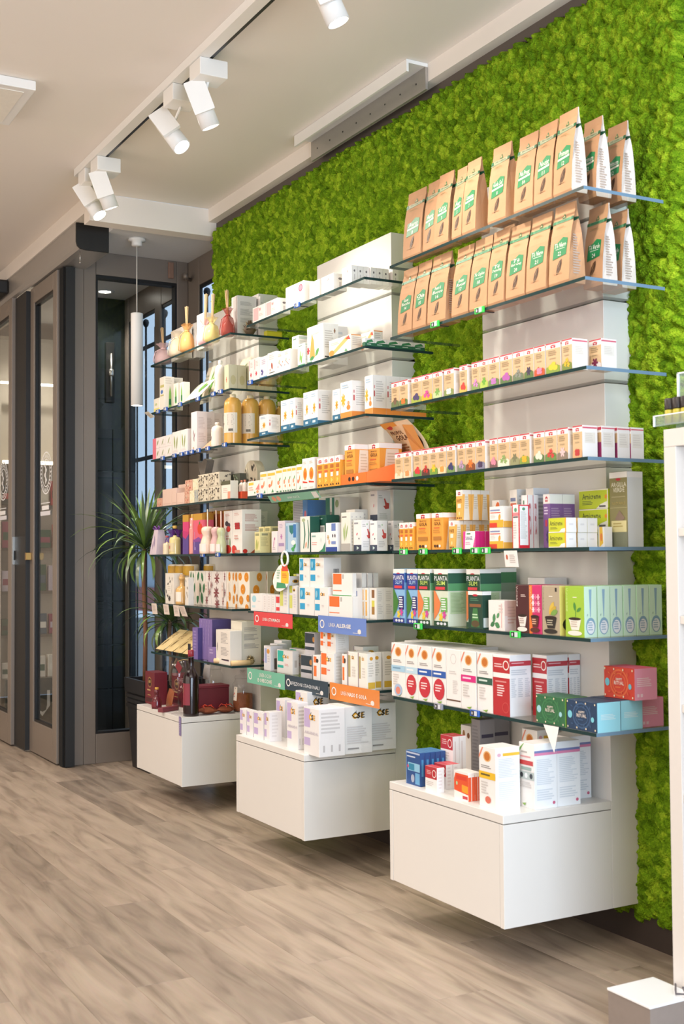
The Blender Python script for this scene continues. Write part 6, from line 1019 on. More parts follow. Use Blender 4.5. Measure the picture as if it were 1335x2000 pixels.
draw(b, [('t', 'PROPOLI', .45, .6, .95, .7, '5a2a10'), ('t', 'GOLA', .4, .3, .95, .52, '4a2008'), ('t', 'EASY', .55, .12, .9, .22, 'c8502c')], lambda u, v, k: (-.2+.115*u, 3.7648-.0002*k, z+.085*v)); b.build('side_wall', t, O, (0, 0, 0))
b = MB(); draw(b, [('e', .35, .5, .05, .22, '3a1c10'), ('e', .5, .5, .05, .22, '3a1c10'), ('e', .66, .5, .05, .22, 'e8e0d8')], lambda u, v, k: (-.3007-.0002*k, 4.055-.195*u, z+.04*v)); b.build('printed_front', t, O, (0, 0, 0))
hc = []; nseg = 8
for i in range(nseg+1):
    a = i/nseg; hc.append((-.105-.085*a*a, 1.565+.135*a-.0*a))
b = MB(); cm = mat('ecd2ac', rough=.4)
V = [(x, 3.745-.03*(1-k/nseg), zz) for k, (x, zz) in enumerate(hc)]+[(x, 3.93+.01*k/nseg, zz) for k, (x, zz) in enumerate(hc)]+[(x+.0012, 3.745-.03*(1-k/nseg), zz) for k, (x, zz) in enumerate(hc)]+[(x+.0012, 3.93+.01*k/nseg, zz) for k, (x, zz) in enumerate(hc)]
n = nseg+1; b.add(V, [(k, k+1, n+k+1, n+k) for k in range(nseg)]+[(2*n+k, 3*n+k, 3*n+k+1, 2*n+k+1) for k in range(nseg)]+[(k, 2*n+k, 2*n+k+1, k+1) for k in range(nseg)]+[(n+k, n+k+1, 3*n+k+1, 3*n+k) for k in range(nseg)], cm, True)
b.box(-.104, -.1025, 3.75, 3.93, z+.003, 1.5655, cm); b.build('header_card', t, O, (0, 0, 0))
b = MB()
def hmap(u, v, k):
    x = -.105-.085*v*v; return (x-.0009-.0003*k, 3.93-.2*u+.012*v, 1.565+.135*v)
draw(b, [('p', [(0, .85), (.5, .9), (.5, 1), (0, 1)], 'f0a848'), ('e', .2, .88, .1, .06, 'c83a3c'), ('t', 'PROPOL', .1, .68, .5, .78, '6a3412'), ('t', 'GOLA', .15, .52, .55, .66, '5a2a10'), ('l', .08, .18, .5, .42, 3, '9a6a40'), ('p', [(.55, 0), (1, 0), (1, .85), (.7, .9), (.55, .6)], 'e8a45a'), ('e', .78, .42, .17, .3, '5a3422'), ('e', .79, .42, .12, .23, 'e0a888'), ('p', [(.64, .0), (.95, 0), (.92, .16), (.68, .16)], 'c86a4a'), ('r', .72, .34, .86, .36, 'b85048'), ('e', .6, .12, .06, .1, '7a3a20'), ('e', .9, .1, .09, .08, 'd87a70')], hmap, 4); b.build('header_print', t, O, (0, 0, 0))
tag(t, 'orange display tray with curved picture header card on the middle bay', 'display tray')
# ------------------------------------------------------------------ far bay: glassware, sachets, bags
def organza(x, y, z, r, h, c, lb, sticks, inner, sq=.8, neck=.66, seed=0):
    """gathered net bag over a bottle with reed sticks"""
    q = random.Random(seed); t = empty('organza_bag', (x, y, z)); og = glass('organza_'+c, (.95, .92, .9), 1.1, .6, .55, srgb(c))
    k = 24; B = MB(); prof = [(.75, 0), (1, .05), (1.02, .2), (.92, .4), (.7, .55), (.34, neck-.04), (.26, neck), (.36, neck+.05), (.62, neck+.16), (.8, neck+.2)]
    V = []
    for pr_, pz in prof:
        for i in range(k):
            a = 2*math.pi*i/k; rr_ = r*pr_*(1+.09*math.sin(a*5+seed)*(.3 if pz < .5 else 1.2)); V.append((rr_*sq*math.cos(a), rr_*math.sin(a), .001+pz*h*(1+.02*math.sin(a*7))))
    B.add(V, [(j*k+i, j*k+(i+1) % k, (j+1)*k+(i+1) % k, (j+1)*k+i) for j in range(len(prof)-1) for i in range(k)]+[tuple(range(k))[::-1]], og, True); B.build('net', t)
    B = MB(); B.lathe(0, 0, [(r*.1, .003), (r*.62, .003), (r*.66, .02), (r*.64, h*.36), (r*.3, h*.46), (r*.22, h*.5), (r*.22, h*.56), (.002, h*.56)], mat(inner, rough=.25, var=.05), 16); B.build('bottle', t)
    B = MB(); B.tube([(r*.3*sq*math.cos(a*.52), r*.3*math.sin(a*.52), h*neck) for a in range(13)], .0025, mat(c, rough=.4), 6)
    B.tube([(-r*.3*sq, 0, h*neck), (-r*.9*sq, r*.3, h*neck*.8), (-r*1.05*sq, r*.5, h*.2), (-r*.95*sq, r*.6, .01)], .002, mat(c, rough=.4), 6); B.build('ribbon', t)
    if sticks:
        B = MB()
        for i in range(5): B.tube([(0, .004*(i-2), h*.55), (.006*(i % 3-1), .006*(i-2)+sticks[1], sticks[0])], .0028, mat('d9b88c', rough=.7), 6)
        B.build('reed_sticks', t)
    tag(t, lb, 'sachet bag'); return t
organza(-.262, 6.085, SZ[1], .058, .125, 'f0d0d4', 'pale pink net bag with reeds at far end of far top shelf', (.2, .02), 'e8d2cc', seed=1)
organza(-.28, 5.84, SZ[1], .05, .15, 'f2e6cc', 'cream net bag before the parsley box, far top shelf', None, 'ece0c8', seed=2)
organza(-.285, 5.69, SZ[1], .045, .165, 'f0b46c', 'cream net bag with orange ribbon, far top shelf', (.235, .0), 'e8cfa0', seed=3)
organza(-.275, 5.475, SZ[1], .045, .15, 'f2c4cc', 'pink net bag with tall reeds, far top shelf', (.255, -.02), 'eed8d8', seed=4)
organza(-.28, 5.375, SZ[1], .045, .14, 'eee09a', 'yellow net bag with tall reeds, far top shelf', (.235, -.02), 'e8dc98', seed=5)
organza(-.272, 5.2, SZ[1], .04, .155, 'b03a34', 'dark red drawstring net bag with reeds, far top shelf corner', (.225, .01), 'd8a090', seed=6)
def rough_ball(nm, x, y, z, r, c1, c2, lb, seed=1, sz=1.0):
    q = random.Random(seed); t = empty(nm, (x, y, z)); B = MB()
    B.lathe(0, 0, [(.002, 0), (r*.6, r*.1*sz), (r, r*.7*sz), (r*.8, r*1.3*sz), (r*.3, r*1.6*sz), (.002, r*1.65*sz)], mat(c1, rough=.8, var=.2, bump=.4), 14); B.build('core', t)
    B = MB()
    for i in range(40):
        a = q.uniform(0, 6.28); e = q.uniform(-.3, 1.4); d = Vector((math.cos(a)*math.cos(e), math.sin(a)*math.cos(e), math.sin(e))); p = d*r*.85+Vector((0, 0, r*.8*sz)); s = d.cross(Vector((0, 0, 1))).normalized()*r*.24
        B.add([p-s, p+s, p+d*r*.5+Vector((0, 0, r*.2))], [(0, 1, 2)], mat(c2 if i % 2 else c1, rough=.8))
    B.build('scales', t); tag(t, lb, 'dried decoration'); return t
rough_ball('dried_artichoke', -.235, 5.03+.085, SZ[1], .03, '5a4a38', '7a6a4c', 'dried dark cone decoration at far top shelf corner', 3) if 0 else rough_ball('dried_artichoke', -.2, 5.108, SZ[1], .03, '5a4a38', '8a7a58', 'dried dark cone decoration on the far top shelf', 3)
def pouch(x, y, z, w, h, th, tilt, c, ops, lb, rz=0, cat='pouch'):
    """pillow pouch leaning back by tilt"""
    t = empty('pouch', (x, y, z), rz); B = MB(); n = 8; V = []
    f = lambda u, v: th*(max(0, math.sin(math.pi*min(1, max(0, u)))*math.sin(math.pi*min(1, max(0, v)))))**.6
    ct, st = math.cos(tilt), math.sin(tilt)
    def pt(u, v, s, e=0): o = s*(f(u, v)+e); return (v*h*st+o*ct, w/2-u*w, v*h*ct-o*st+.002+th*.9*st)
    for s in (-1, 1):
        for i in range(n+1):
            for j in range(n+1): V.append(pt(i/n, j/n, s))
    N = (n+1)**2; F = [(s*N+i*(n+1)+j, s*N+(i+1)*(n+1)+j, s*N+(i+1)*(n+1)+j+1, s*N+i*(n+1)+j+1) for s in (0, 1) for i in range(n) for j in range(n)]
    B.add(V, F, mat(c, rough=.45, var=.05, bump=.1), True); B.build('sleeve', t)
    if ops:
        B = MB(); 
        for k, op in enumerate(ops):
            if op[0] == 'r':
                for i in range(6):
                    for j in range(6):
                        a = lambda i_: op[1]+(op[3]-op[1])*i_/6; b_ = lambda j_: op[2]+(op[4]-op[2])*j_/6
                        B.add([pt(a(i), b_(j), -1, .001+.0004*k), pt(a(i+1), b_(j), -1, .001+.0004*k), pt(a(i+1), b_(j+1), -1, .001+.0004*k), pt(a(i), b_(j+1), -1, .001+.0004*k)], [(0, 1, 2, 3)], ink(op[5]))
            else: draw(B, [op], lambda u, v, kk: pt(u, v, -1, .002+.0004*k))
        B.build('print', t)
    tag(t, lb, cat); return t
AL = [('r', .1, .1, .6, .85, 'f6f2ea'), ('leaf', .75, .55, .6, .2, 75, '8ac060', .7), ('leaf', .85, .45, .6, .2, 68, '6aa848', .7), ('leaf', .08, .4, .6, .2, 85, '9aca68', .7), ('l', .18, .45, .55, .75, 3, 'c0c8b8')]
pouch(-.297, 5.6, SZ[2], .19, .135, .012, .75, 'efe8d8', AL, 'large cream pouch with aloe leaves leaning, far second shelf')
pouch(-.19, 5.68, SZ[2], .15, .2, .012, .25, 'e8e0cc', AL[1:], 'cream pouch with green leaves behind, far second shelf')
pouch(-.16, 5.36, SZ[2], .13, .2, .012, .3, 'e8e2ce', AL[1:4], 'cream leaf pouch behind the beige boxes, far second shelf')
def tube_bottle(x, y, z, r, h, c, capc, lb, prof=None, sq=1, label=None, cat='bottle', nm='bottle', cz=.9, cr=.36):
    t = empty(nm, (x, y, z)); B = MB(); pf = prof or [(.3, 0), (1, .0), (1, .04), (1, .62), (.98, .72), (.8, .81), (.45, .86), (.3, .875), (.3, .9)]
    B.lathe(0, 0, [(r*a, .0005+h*b) for a, b in pf], mat(c, rough=.2, var=.04, coat=.3), 24, sx=sq); B.build('body', t)
    if capc: B = MB(); B.lathe(0, 0, [(r*cr, h*cz), (r*(cr+.02), h*(cz+.005)), (r*(cr+.02), h*.99), (r*(cr-.03), h), (.001, h)], mat(capc, rough=.3), 18); B.build('cap', t)
    if label:
        z0, z1, a0, a1, lc, ops = label; B = MB(); n = 12
        cyl = lambda u, v, k: (-(r+.0006+.0002*k)*sq*math.cos(math.radians(a0+(a1-a0)*u)), (r+.0006+.0002*k)*-math.sin(math.radians(a0+(a1-a0)*u)), h*(z0+(z1-z0)*v))
        for i in range(n): B.add([cyl(i/n, 0, 0), cyl((i+1)/n, 0, 0), cyl((i+1)/n, 1, 0), cyl(i/n, 1, 0)], [(0, 1, 2, 3)], ink(lc))
        draw(B, ops, cyl); B.build('label', t.children[0])
    tag(t, lb, cat); return t
tube_bottle(-.25, 5.345, SZ[2], .028, .17, 'ece6dc', 'f0ece4', 'white squeeze tube with green print, far second shelf', label=(.1, .6, -60, 70, 'efe8dc', [('leaf', .4, .5, .5, .3, 80, '3f8a4a', 1), ('r', 0, .9, 1, 1, '4a3f78')]))
OP = [(.3, 0), (1, 0), (1, .02), (1, .74), (.97, .81), (.87, .87), (.68, .91), (.45, .93), (.34, .935)]
OILB = (.22, .62, -75, 95, 'e6dccc', [('leaf', .3, .55, .18, .4, 80, '7a3040', .8), ('leaf', .36, .45, .16, .4, 50, '7a3040', .8), ('leaf', .26, .4, .16, .4, 120, '8a4050', .8), ('l', .62, .35, .9, .9, 9, 'b8ac9c'), ('l', .1, .85, .5, .92, 1, 'b09a90')]+[('r', .66+.03*i, .08, .68+.03*i, .2, '4a4438') for i in range(6)])
for k, (x, y) in enumerate(((-.25, 5.19), (-.205, 5.1), (-.155, 5.03), (-.1, 5.0))):
    yy = y if y > 5.14 else y
    tube_bottle(x+.0, 5.185-.0 if k == 0 else (5.15 if k == 1 else 5.142), SZ[3], .042, .232, 'd6a554', 'd8c8a0', 'amber bath bottle with white label, %s from glass edge, far third shelf' % ORD[k], label=OILB) if 0 else None
for k, x in enumerate((-.262, -.174, -.088)):
    tube_bottle(x, 5.17-.005*k, SZ[3], .042, .238, 'd8a654', 'e0d2b0', 'amber bath bottle with white label, %s from glass edge, far third shelf' % ORD[k], OP, label=OILB, cz=.93, cr=.34)
tube_bottle(-.023, 5.16, SZ[3], .02, .215, 'd0a050', 'd8c8a0', 'amber bath bottle nearest the moss on the far third shelf')
tube_bottle(-.275, 5.325, SZ[3], .03, .12, 'e9e0d4', 'f0e8dc', 'small white pump bottle beside the amber bottles', label=(.1, .6, -60, 70, 'efe6da', [('leaf', .4, .5, .4, .3, 80, '6a3a48', 1)]))
pouch(-.29, 5.43, SZ[3], .1, .09, .008, .9, 'd8a07a', [], 'orange-brown sachet lying between boxes, far third shelf')
# shelf four: bell shaped decorated bags, leafy paper bag, tray of white bottles
def deco_bag(x, y, z, w, h, lb, cols, seed, arch=False):
    t = empty('gift_bag', (x, y, z)); q = random.Random(seed); B = MB(); n = 14; pts = []
    outline = ([(-.5, 0), (.5, 0), (.5, .62)]+[(.5*math.cos(a*math.pi/12), .62+.38*math.sin(a*math.pi/12)) for a in range(1, 12)]+[(-.5, .62)]) if arch else [(-.42, 0), (.42, 0), (.5, .2), (.5, .42), (.34, .58), (.22, .66), (.5, .98), (.1, .92), (-.2, 1), (-.48, .95), (-.22, .66), (-.36, .58), (-.5, .42), (-.5, .2)]
    V = [(-.02, u*w, v*h) for u, v in outline]+[(.02, u*w, v*h) for u, v in outline]; k = len(outline)
    V = [(xx*(1 if 0 < v[1] else 1), yy, zz) for (xx, yy, zz), v in zip(V, outline*2)]
    B.add(V, [tuple(range(k)), tuple(range(2*k-1, k-1, -1))]+[(i, (i+1) % k, k+(i+1) % k, k+i) for i in range(k)], mat(cols[0], rough=.5, var=.15)); B.build('bag_body', t)
    B = MB(); ops = []
    for i in range(26):
        u = q.uniform(.14, .86); v = q.uniform(.06, .5 if not arch else .85); ops.append(('leaf', u, v, q.uniform(.1, .2), q.uniform(.3, .5), q.uniform(0, 180), cols[1+i % (len(cols)-1)], .9))
    draw(B, ops, lambda u, v, kk: (-.0205-.0002*(kk), w/2-u*w, v*h)); B.build('pattern', t); tag(t, lb, 'gift bag'); return t
deco_bag(-.17, 5.72, SZ[4], .13, .235, 'grey gift bag with red pomegranates, gathered neck, far fourth shelf', ['7a746c', 'a8402c', '4a3a34', 'b8b0a4', 'c8604a'], 1)
deco_bag(-.125, 5.6, SZ[4], .085, .17, 'smaller grey and red gift bag, far fourth shelf', ['7a746c', 'a8402c', '4a3a34', 'b8b0a4'], 2)
t = deco_bag(-.16, 5.09+.06, SZ[4]+.0, .15, .185, 'arched paper bag with black leaf pattern, far fourth shelf', ['b8ae98', '3a342e', '5a5246', '2a2622', 'd8ceb8'], 3, True)
t = empty('bottle_tray', (-.26, 5.04+.06, SZ[4])); 
t.location = (-.2, 5.135, SZ[4]); B = MB()
for a in ((-.05, .05, -.04, .04, .001, .004), (-.05, -.047, -.04, .04, .004, .034), (.047, .05, -.04, .04, .004, .034), (-.047, .047, -.04, -.037, .004, .034), (-.047, .047, .037, .04, .004, .034)): B.box(*a, mat('e25a3c', rough=.4))
B.build('tray_shell', t); tag(t, 'small coral red tray holding white bottles, far fourth shelf', 'tray')
for k, (dx, dy) in enumerate(((-.025, .018), (-.025, -.018), (.022, .018), (.022, -.018))):
    tube_bottle(-.2+dx, 5.135+dy, SZ[4]+.0042, .014, .085, 'e8dcd0', 'e08a70', 'white slim bottle in the coral tray, %s of four' % ORD[k])
# shelf five: lavender prism, purple nets, perfume bottles, diffusers
t = empty('lavender_pouch', (-.27, 6.15, SZ[5])); B = MB()
B.add([(-.03, .06, .001), (-.03, -.045, .001), (-.012, -.03, .135), (-.012, .03, .135), (.05, .06, .001), (.05, -.045, .001), (.02, -.03, .135), (.02, .03, .135)], [(0, 1, 2, 3), (7, 6, 5, 4), (1, 5, 6, 2), (4, 0, 3, 7), (3, 2, 6, 7), (0, 4, 5, 1)], mat('cfc0ca', rough=.6, var=.1)); B.build('card_body', t)
B = MB(); draw(B, [('leaf', .4, .4, .4, .2, 75, '8a70a0', 1), ('leaf', .6, .5, .4, .2, 100, '9a80b0', 1), ('leaf', .5, .7, .2, .3, 80, 'a890b8', 1)], lambda u, v, k: (-.031+.018*v-.0003*k, .055-.1*u+.005, .001+.13*v)); B.build('print', t)
B = MB()
for s in (-1, 1): B.tube([(-.005, 0, .137), (-.01, s*.03, .155), (-.012, s*.05, .145), (-.01, s*.03, .137), (-.005, 0, .138)], .004, mat('6a2f8a', rough=.35), 6)
B.build('ribbon', t); tag(t, 'lilac card pouch with purple ribbon at far end, far fifth shelf', 'sachet')
organza(-.235, 6.03, SZ[5], .045, .155, '6f3f9a', 'purple net sachet with ribbon behind perfume bottle, far fifth shelf', None, '7a58a0', seed=9)
organza(-.24, 5.93, SZ[5], .035, .15, '63358e', 'second purple net sachet nearer the gift boxes, far fifth shelf', None, '6a4a90', seed=10)
PF = [(.2, 0), (1, 0), (1, .03), (1, .5), (.9, .58), (.3, .62), (.3, .66), (.26, .66)]
tube_bottle(-.285, 5.865, SZ[5], .03, .15, 'd8c88a', 'c8a04a', 'pale gold perfume bottle with gold cap, far fifth shelf', PF, label=(.1, .4, -60, 60, 'd8c8a0', [('fl', .5, .5, .2, 'c84a60', 6, 1)]))
tube_bottle(-.29, 5.905+.06, SZ[5], .022, .1, 'e0d0b0', 'b04a50', 'tiny floral flask beside the lilac card pouch', PF)
tube_bottle(-.294, 5.6, SZ[5], .017, .2, 'd88a80', 'd8b45a', 'slim gold capped pink spray bottle between the gift boxes', [(.3, 0), (1, 0), (1, .02), (1, .62), (.9, .64), (.8, .66), (.8, .9), (.3, .9)])
DF = [(.25, 0), (1, 0), (1.02, .04), (1, .25), (.85, .42), (.66, .56), (.62, .62), (.8, .74), (.78, .84), (.6, .9), (.4, .92)]
def diffuser(x, y, z, r, h, c, lb, pk):
    t = tube_bottle(x, y, z, r, h, c, None, lb, DF, label=(.08, .34, -55, 55, 'efe2da', [('l', .2, .3, .8, .7, 3, 'd08a8a')]), cat='diffuser', nm='reed_diffuser'); B = MB()
    for i in range(4): B.tube([(0, 0, h*.5), (.004*(i-1.5), .008*(i-1.5), h*1.5)], .0028, mat(pk, rough=.6), 6)
    B.build('reed_sticks', t); return t
diffuser(-.285, 5.425, SZ[5], .04, .145, 'e6cdb8', 'cream waisted diffuser bottle with reeds, far fifth shelf', 'e8d8c0')
diffuser(-.28, 5.33, SZ[5], .032, .14, 'cfa6a4', 'pink waisted diffuser bottle with reeds, far fifth shelf', 'e8c8b8')
diffuser(-.28, 5.272, SZ[5], .026, .135, 'b9bf96', 'pale green diffuser bottle with reeds beside white berry box', 'e8c8b8')
# shelf six: jars behind, amber bottle
for k, y in enumerate((6.1, 5.99, 5.88, 5.845)):
    tube_bottle(-.19 if k < 3 else -.094, y, SZ[6], .042 if k < 3 else .036, .205, 'd9cdb6', None, 'white jar with yellow lid, %s from far end, far sixth shelf' % ORD[k], [(.3, 0), (1, 0), (1, .35), (.96, .38), (1, .4), (1, .62), (.9, .66), (.9, .7), (1, .72), (1, .96), (.9, 1), (.01, 1)], cat='jar', nm='jar', label=(.72, .96, -40, 90, 'c89a2c', []))
tube_bottle(-.275, 5.79, SZ[6], .033, .155, 'd3a868', 'c8a070', 'amber glass bottle with cream label, far sixth shelf', [(.3, 0), (1, 0), (1.02, .05), (1, .5), (.7, .58), (.36, .62), (.36, .8), (.5, .82), (.5, .92)], label=(.1, .42, -50, 60, 'efe6d8', [('l', .2, .3, .8, .7, 3, 'c8b8a0')]))
# shelf seven: tilted seed packets, rolls, violet soap, ball
for k, (y, rz) in enumerate(((6.08, 0), (5.95, 0), (5.82, 0), (5.69, 0))):
    pouch(-.29, y, SZ[7]+.004, .122, .17, .012, .95, ('e4cc96', 'e2ca92', 'dcc48c', 'e0c890')[k], [('l', .2, .5, .8, .8, 4, 'b89a68'), ('leaf', .5, .3, .4, .2, 60, '8a7048', 1)], 'cream paper packet lying tilted, %s from far end, far seventh shelf' % ORD[k])
def roll(x, y, z, r, L, ang, c, lb, tilt=0):
    t = empty('cinnamon_roll', (x, y, z), ang); B = MB(); m = mat(c, rough=.7, var=.12, bump=.2)
    B.tube([(0, -L/2, r+tilt*0), (0, 0, r+tilt/2), (0, L/2, r+tilt)], r, m, 12); B.build('bark', t)
    B = MB(); B.tube([(0, -L/2-.0006, r), (0, -L/2-.0001, r)], r*.6, mat('6a4a2c', rough=.8), 10); B.build('hollow', t); tag(t, lb, 'dried decoration')
for a in ((-.285, 5.26, .012, .09, .6, 'e0c49c', 'pale dried wood roll lying at the lavender boxes'), (-.285, 5.13, .013, .11, -.9, 'd8b888', 'pale dried wood roll beside violet soap'), (-.29, 5.06+.045, .011, .1, .2, 'dcc090', 'pale dried wood roll near shelf corner, far seventh shelf')):
    x, y, r, L, an, c, lb = a
    if y < 5.16: x = -.255 if y > 5.12 else -.27
    roll(x if y > 5.2 else x, y+.06 if y < 5.2 else y, SZ[7]+.0005, r, L, an, c, lb) if 0 else None
roll(-.287, 5.09+.16, SZ[7]+.0005, .012, .08, .7, 'e0c49c', 'pale dried wood roll lying before the lavender boxes')
roll(-.26, 5.098, SZ[7]+.0005, .012, .09, 1.5, 'd8b888', 'pale dried wood roll beside the violet soap')
t = empty('soap_bundle', (-.29, 5.2, SZ[7])); B = MB()
for k in range(3): B.box(-.012, .012, -.03+.021*k, -.011+.021*k, .001, .045, mat('a85aa8', rough=.5, var=.1), bev=.004)
B.build('soap_bars', t); B = MB(); B.box(-.0135, .0135, -.0315, .0325, .018, .025, mat('7a3a7a', rough=.4)); B.build('band', t); t.location = (-.288, 5.17, SZ[7]); tag(t, 'bundle of violet soap bars on the far seventh shelf', 'soap')
rough_ball('dried_cone', -.2, 5.118, SZ[7], .02, 'a89468', '6a5a38', 'small dried seed ball near the corner, far seventh shelf', 7)
rough_ball('dried_cone', -.11, 5.12, SZ[7], .022, '9a4a9a', '7a3a80', 'violet dried ball near the moss, far seventh shelf', 8)
# ------------------------------------------------------------------ far cabinet: wine set
zt = BOXTOP; WR = '6a1c28'
def wbox(x, y0, d, w, h, lb):
    t = empty('wine_box', (x, y0+w/2, zt)); B = MB(); B.box(0, d, -w/2, w/2, .0005, h, mat(WR, rough=.45, var=.06), bev=.001); B.build('carton', t)
    B = MB(); draw(B, [('o', .5, .68, .2, .16, .12, 'b89a5a'), ('r', .36, .58, .64, .78, '3a1418'), ('e', .45, .7, .04, .05, 'b89a5a'), ('e', .56, .7, .04, .05, 'b89a5a'), ('l', .25, .38, .75, .46, 1, 'c8a870'), ('l', .3, .25, .7, .3, 1, 'a88a58'), ('r', .1, .08, .9, .2, '4a141c')], lambda u, v, k: (-.0003-.0002*k, w/2-w*u, h*v)); B.build('printed_front', t); tag(t, lb, 'box'); return t
wbox(-.43, 5.78, .07, .135, .165, 'burgundy wine gift box at the far end of the far cabinet')
wbox(-.34, 5.63, .08, .145, .16, 'burgundy gift box behind the wine glass')
t = empty('gift_box', (-.275, 5.44, zt)); B = MB(); B.box(-.085, .085, -.05, .05, .0005, .115, mat(WR, rough=.45, var=.05), bev=.002); B.build('carton', t); B = MB(); B.box(-.0865, .0865, -.0515, .0515, .1155, .127, mat('74202c', rough=.45), bev=.001); B.build('lid', t); tag(t, 'long burgundy gift box lying behind the brown sachets', 'box')
tube_bottle(-.462, 5.66, zt, .025, .105, '5a1420', 'c8963c', 'tiny burgundy bottle with wooden stopper on far cabinet', [(.3, 0), (1, 0), (1, .05), (1, .35), (.75, .5), (.4, .58), (.4, .7), (.5, .72), (.45, .88)], label=(.1, .35, -60, 60, '7a2430', [('l', .2, .4, .8, .6, 2, 'c8a870')]))
pouch(-.40, 5.66, zt, .08, .09, .012, .2, '8a4a26', [], 'brown felt sachet leaning beside the small bottle')
t = empty('chocolate_bar', (-.45, 5.53, zt), .5); B = MB(); B.box(-.06, .06, -.016, .016, .0005, .022, mat('74303a', rough=.4), bev=.002); B.build('wrapper', t); tag(t, 'dark red wrapped bar lying on the far cabinet', 'bar')
t = empty('wine_glass', (-.447, 5.405, zt)); B = MB()
B.lathe(0, 0, [(.034, .001), (.036, .002), (.02, .006), (.005, .012), (.0035, .02), (.0035, .085), (.006, .095), (.025, .11), (.042, .14), (.046, .17), (.042, .21), (.034, .255), (.0325, .255), (.0405, .21), (.0445, .17), (.0405, .141), (.024, .112), (.002, .1)], M['clear'], 28, cap=False); B.build('glass_body', t); tag(t, 'empty stemmed wine glass beside the red wine bottle', 'wine glass')
tube_bottle(-.42, 5.312, zt, .0375, .31, '1c0a10', '8a1c2c', 'red wine bottle with burgundy label on the far cabinet', [(.3, 0), (1, 0), (1, .05), (1, .56), (.92, .62), (.6, .68), (.36, .74), (.36, .88), (.4, .89)], label=(.17, .5, -75, 60, '8a3040', [('o', .45, .72, .14, .16, .15, 'c8a870'), ('r', .36, .62, .54, .82, '2a1014'), ('l', .2, .35, .75, .5, 2, 'd8b890'), ('l', .25, .12, .7, .25, 2, 'c8a070')]))
t = empty('hang_tag', (-.455, 5.28, zt+.2)); B = MB(); B.add([(-.496, .0+5.27, zt+.205), (-.496, 5.32, zt+.235), (-.496, 5.29, zt+.265), (-.496, 5.235, zt+.235), (-.494, 5.27, zt+.205), (-.494, 5.32, zt+.235), (-.494, 5.29, zt+.265), (-.494, 5.235, zt+.235)], [(0, 1, 2, 3), (7, 6, 5, 4), (0, 4, 5, 1), (1, 5, 6, 2), (2, 6, 7, 3), (3, 7, 4, 0)], mat('7a1c2a', rough=.4)); B.build('card', t, (-.455, 5.28, zt+.2), (0, 0, 0))
B = MB(); B.tube([(-.4955, 5.285, zt+.262), (-.48, 5.255, zt+.272), (-.466, 5.232, zt+.27)], .0012, mat('c8a870')); B.build('string', t, (-.455, 5.28, zt+.2), (0, 0, 0)); tag(t, 'dark red card tag hanging from the wine bottle neck', 'tag')
t = empty('reed_bundle', (-.33, 5.25, zt)); B = MB()
B.lathe(0, 0, [(.008, .0005), (.022, .001), (.022, .14), (.009, .165), (.009, .19), (.0, .19)], mat('2a1216', rough=.2), 16); B.build('flask', t); B = MB()
for k in range(5): B.tube([(0, 0, .15), (.004*(k % 3-1), .005*(k-2), .33)], .0025, mat('1c1412', rough=.6), 6)
B.build('reed_sticks', t); t.location = (-.378, 5.435, zt); tag(t, 'dark flask with black reed sticks behind wine bottle', 'diffuser')
def sachet(x, y, rz, s, lb, z=0, tagc=None):
    t = empty('sachet', (x, y, zt+z), rz); B = MB(); n = 8; V = []
    f = lambda u, v: .028*s*(math.sin(math.pi*u)*math.sin(math.pi*v))**.55
    for sg in (0, 1):
        for i in range(n+1):
            for j in range(n+1): u, v = i/n, j/n; V.append(((u-.5)*.12*s, (v-.5)*.12*s, .024*s+(f(u, v) if sg else -f(u, v)*.8)))
    N = 81; B.add(V, [(g*N+i*9+j, g*N+i*9+9+j, g*N+i*9+10+j, g*N+i*9+j+1) for g in (0, 1) for i in range(8) for j in range(8)], mat('7a3c1e', rough=.85, var=.2, scale=30, bump=.5), True); B.build('felt_pillow', t)
    B = MB()
    for a in range(4): B.tube([(0, 0, .054*s), (.035*s*math.cos(a*1.6), .035*s*math.sin(a*1.6), .064*s), (.05*s*math.cos(a*1.6+.4), .05*s*math.sin(a*1.6+.4), .045*s)], .0035*s, mat('c83a24', rough=.4), 6)
    B.build('bow', t); tag(t, lb, 'sachet')
sachet(-.42, 5.34-.02, .3, .8, 'brown felt sachet with red bow behind the wine bottle') if 0 else None
sachet(-.33, 5.325, .2, .68, 'brown felt sachet with red bow nearest the wine bottle')
sachet(-.375, 5.325, .7, .75, 'brown felt sachet with red bow on top, far cabinet', .052) if 0 else sachet(-.42, 5.325-.02, .75, .0001+.0, 'x y z w') if 0 else None
sachet(-.245+.0, 5.56, .2, .01, 'a b c d') if 0 else None
sachet(-.29-.05, 5.33-.1+.08, 0, .001, 'a b c d') if 0 else None
t = empty('jar', (-.13, 5.33, zt)); O = None
def jar(x, y, r, h, fill, lb):
    t = empty('glass_jar', (x, y, zt)); B = MB()
    B.lathe(0, 0, [(r*.9, .0008), (r, .006), (r, h*.66), (r*.8, h*.74), (r*.74, h*.78)], M['clear'], 28, cap=False); B.build('jar_body', t)
    B = MB(); B.lathe(0, 0, [(.002, h*.93), (r*.25, h*.99), (r*.3, h*.96), (r*.2, h*.9), (r*.72, h*.86), (r*.8, h*.83), (r*.78, h*.785), (.002, h*.785)], M['clear'], 28, cap=False); B.build('lid', t)
    B = MB(); B.lathe(0, 0, [(.002, .004), (r*.93, .004), (r*.95, h*.1), (r*.94, h*.42), (.002, h*.45)], mat(fill, rough=.8, var=.2, scale=80, bump=.6), 22); B.build('filling', t); tag(t, lb, 'jar'); return t
bpy.data.objects.remove(t)
jar(-.139, 5.34, .05, .2, '8a4a28', 'clear lidded jar with brown filling on the far cabinet')
jar(-.18, 5.62, .055, .23, 'b8a888', 'clear lidded jar by the window side of the far cabinet')
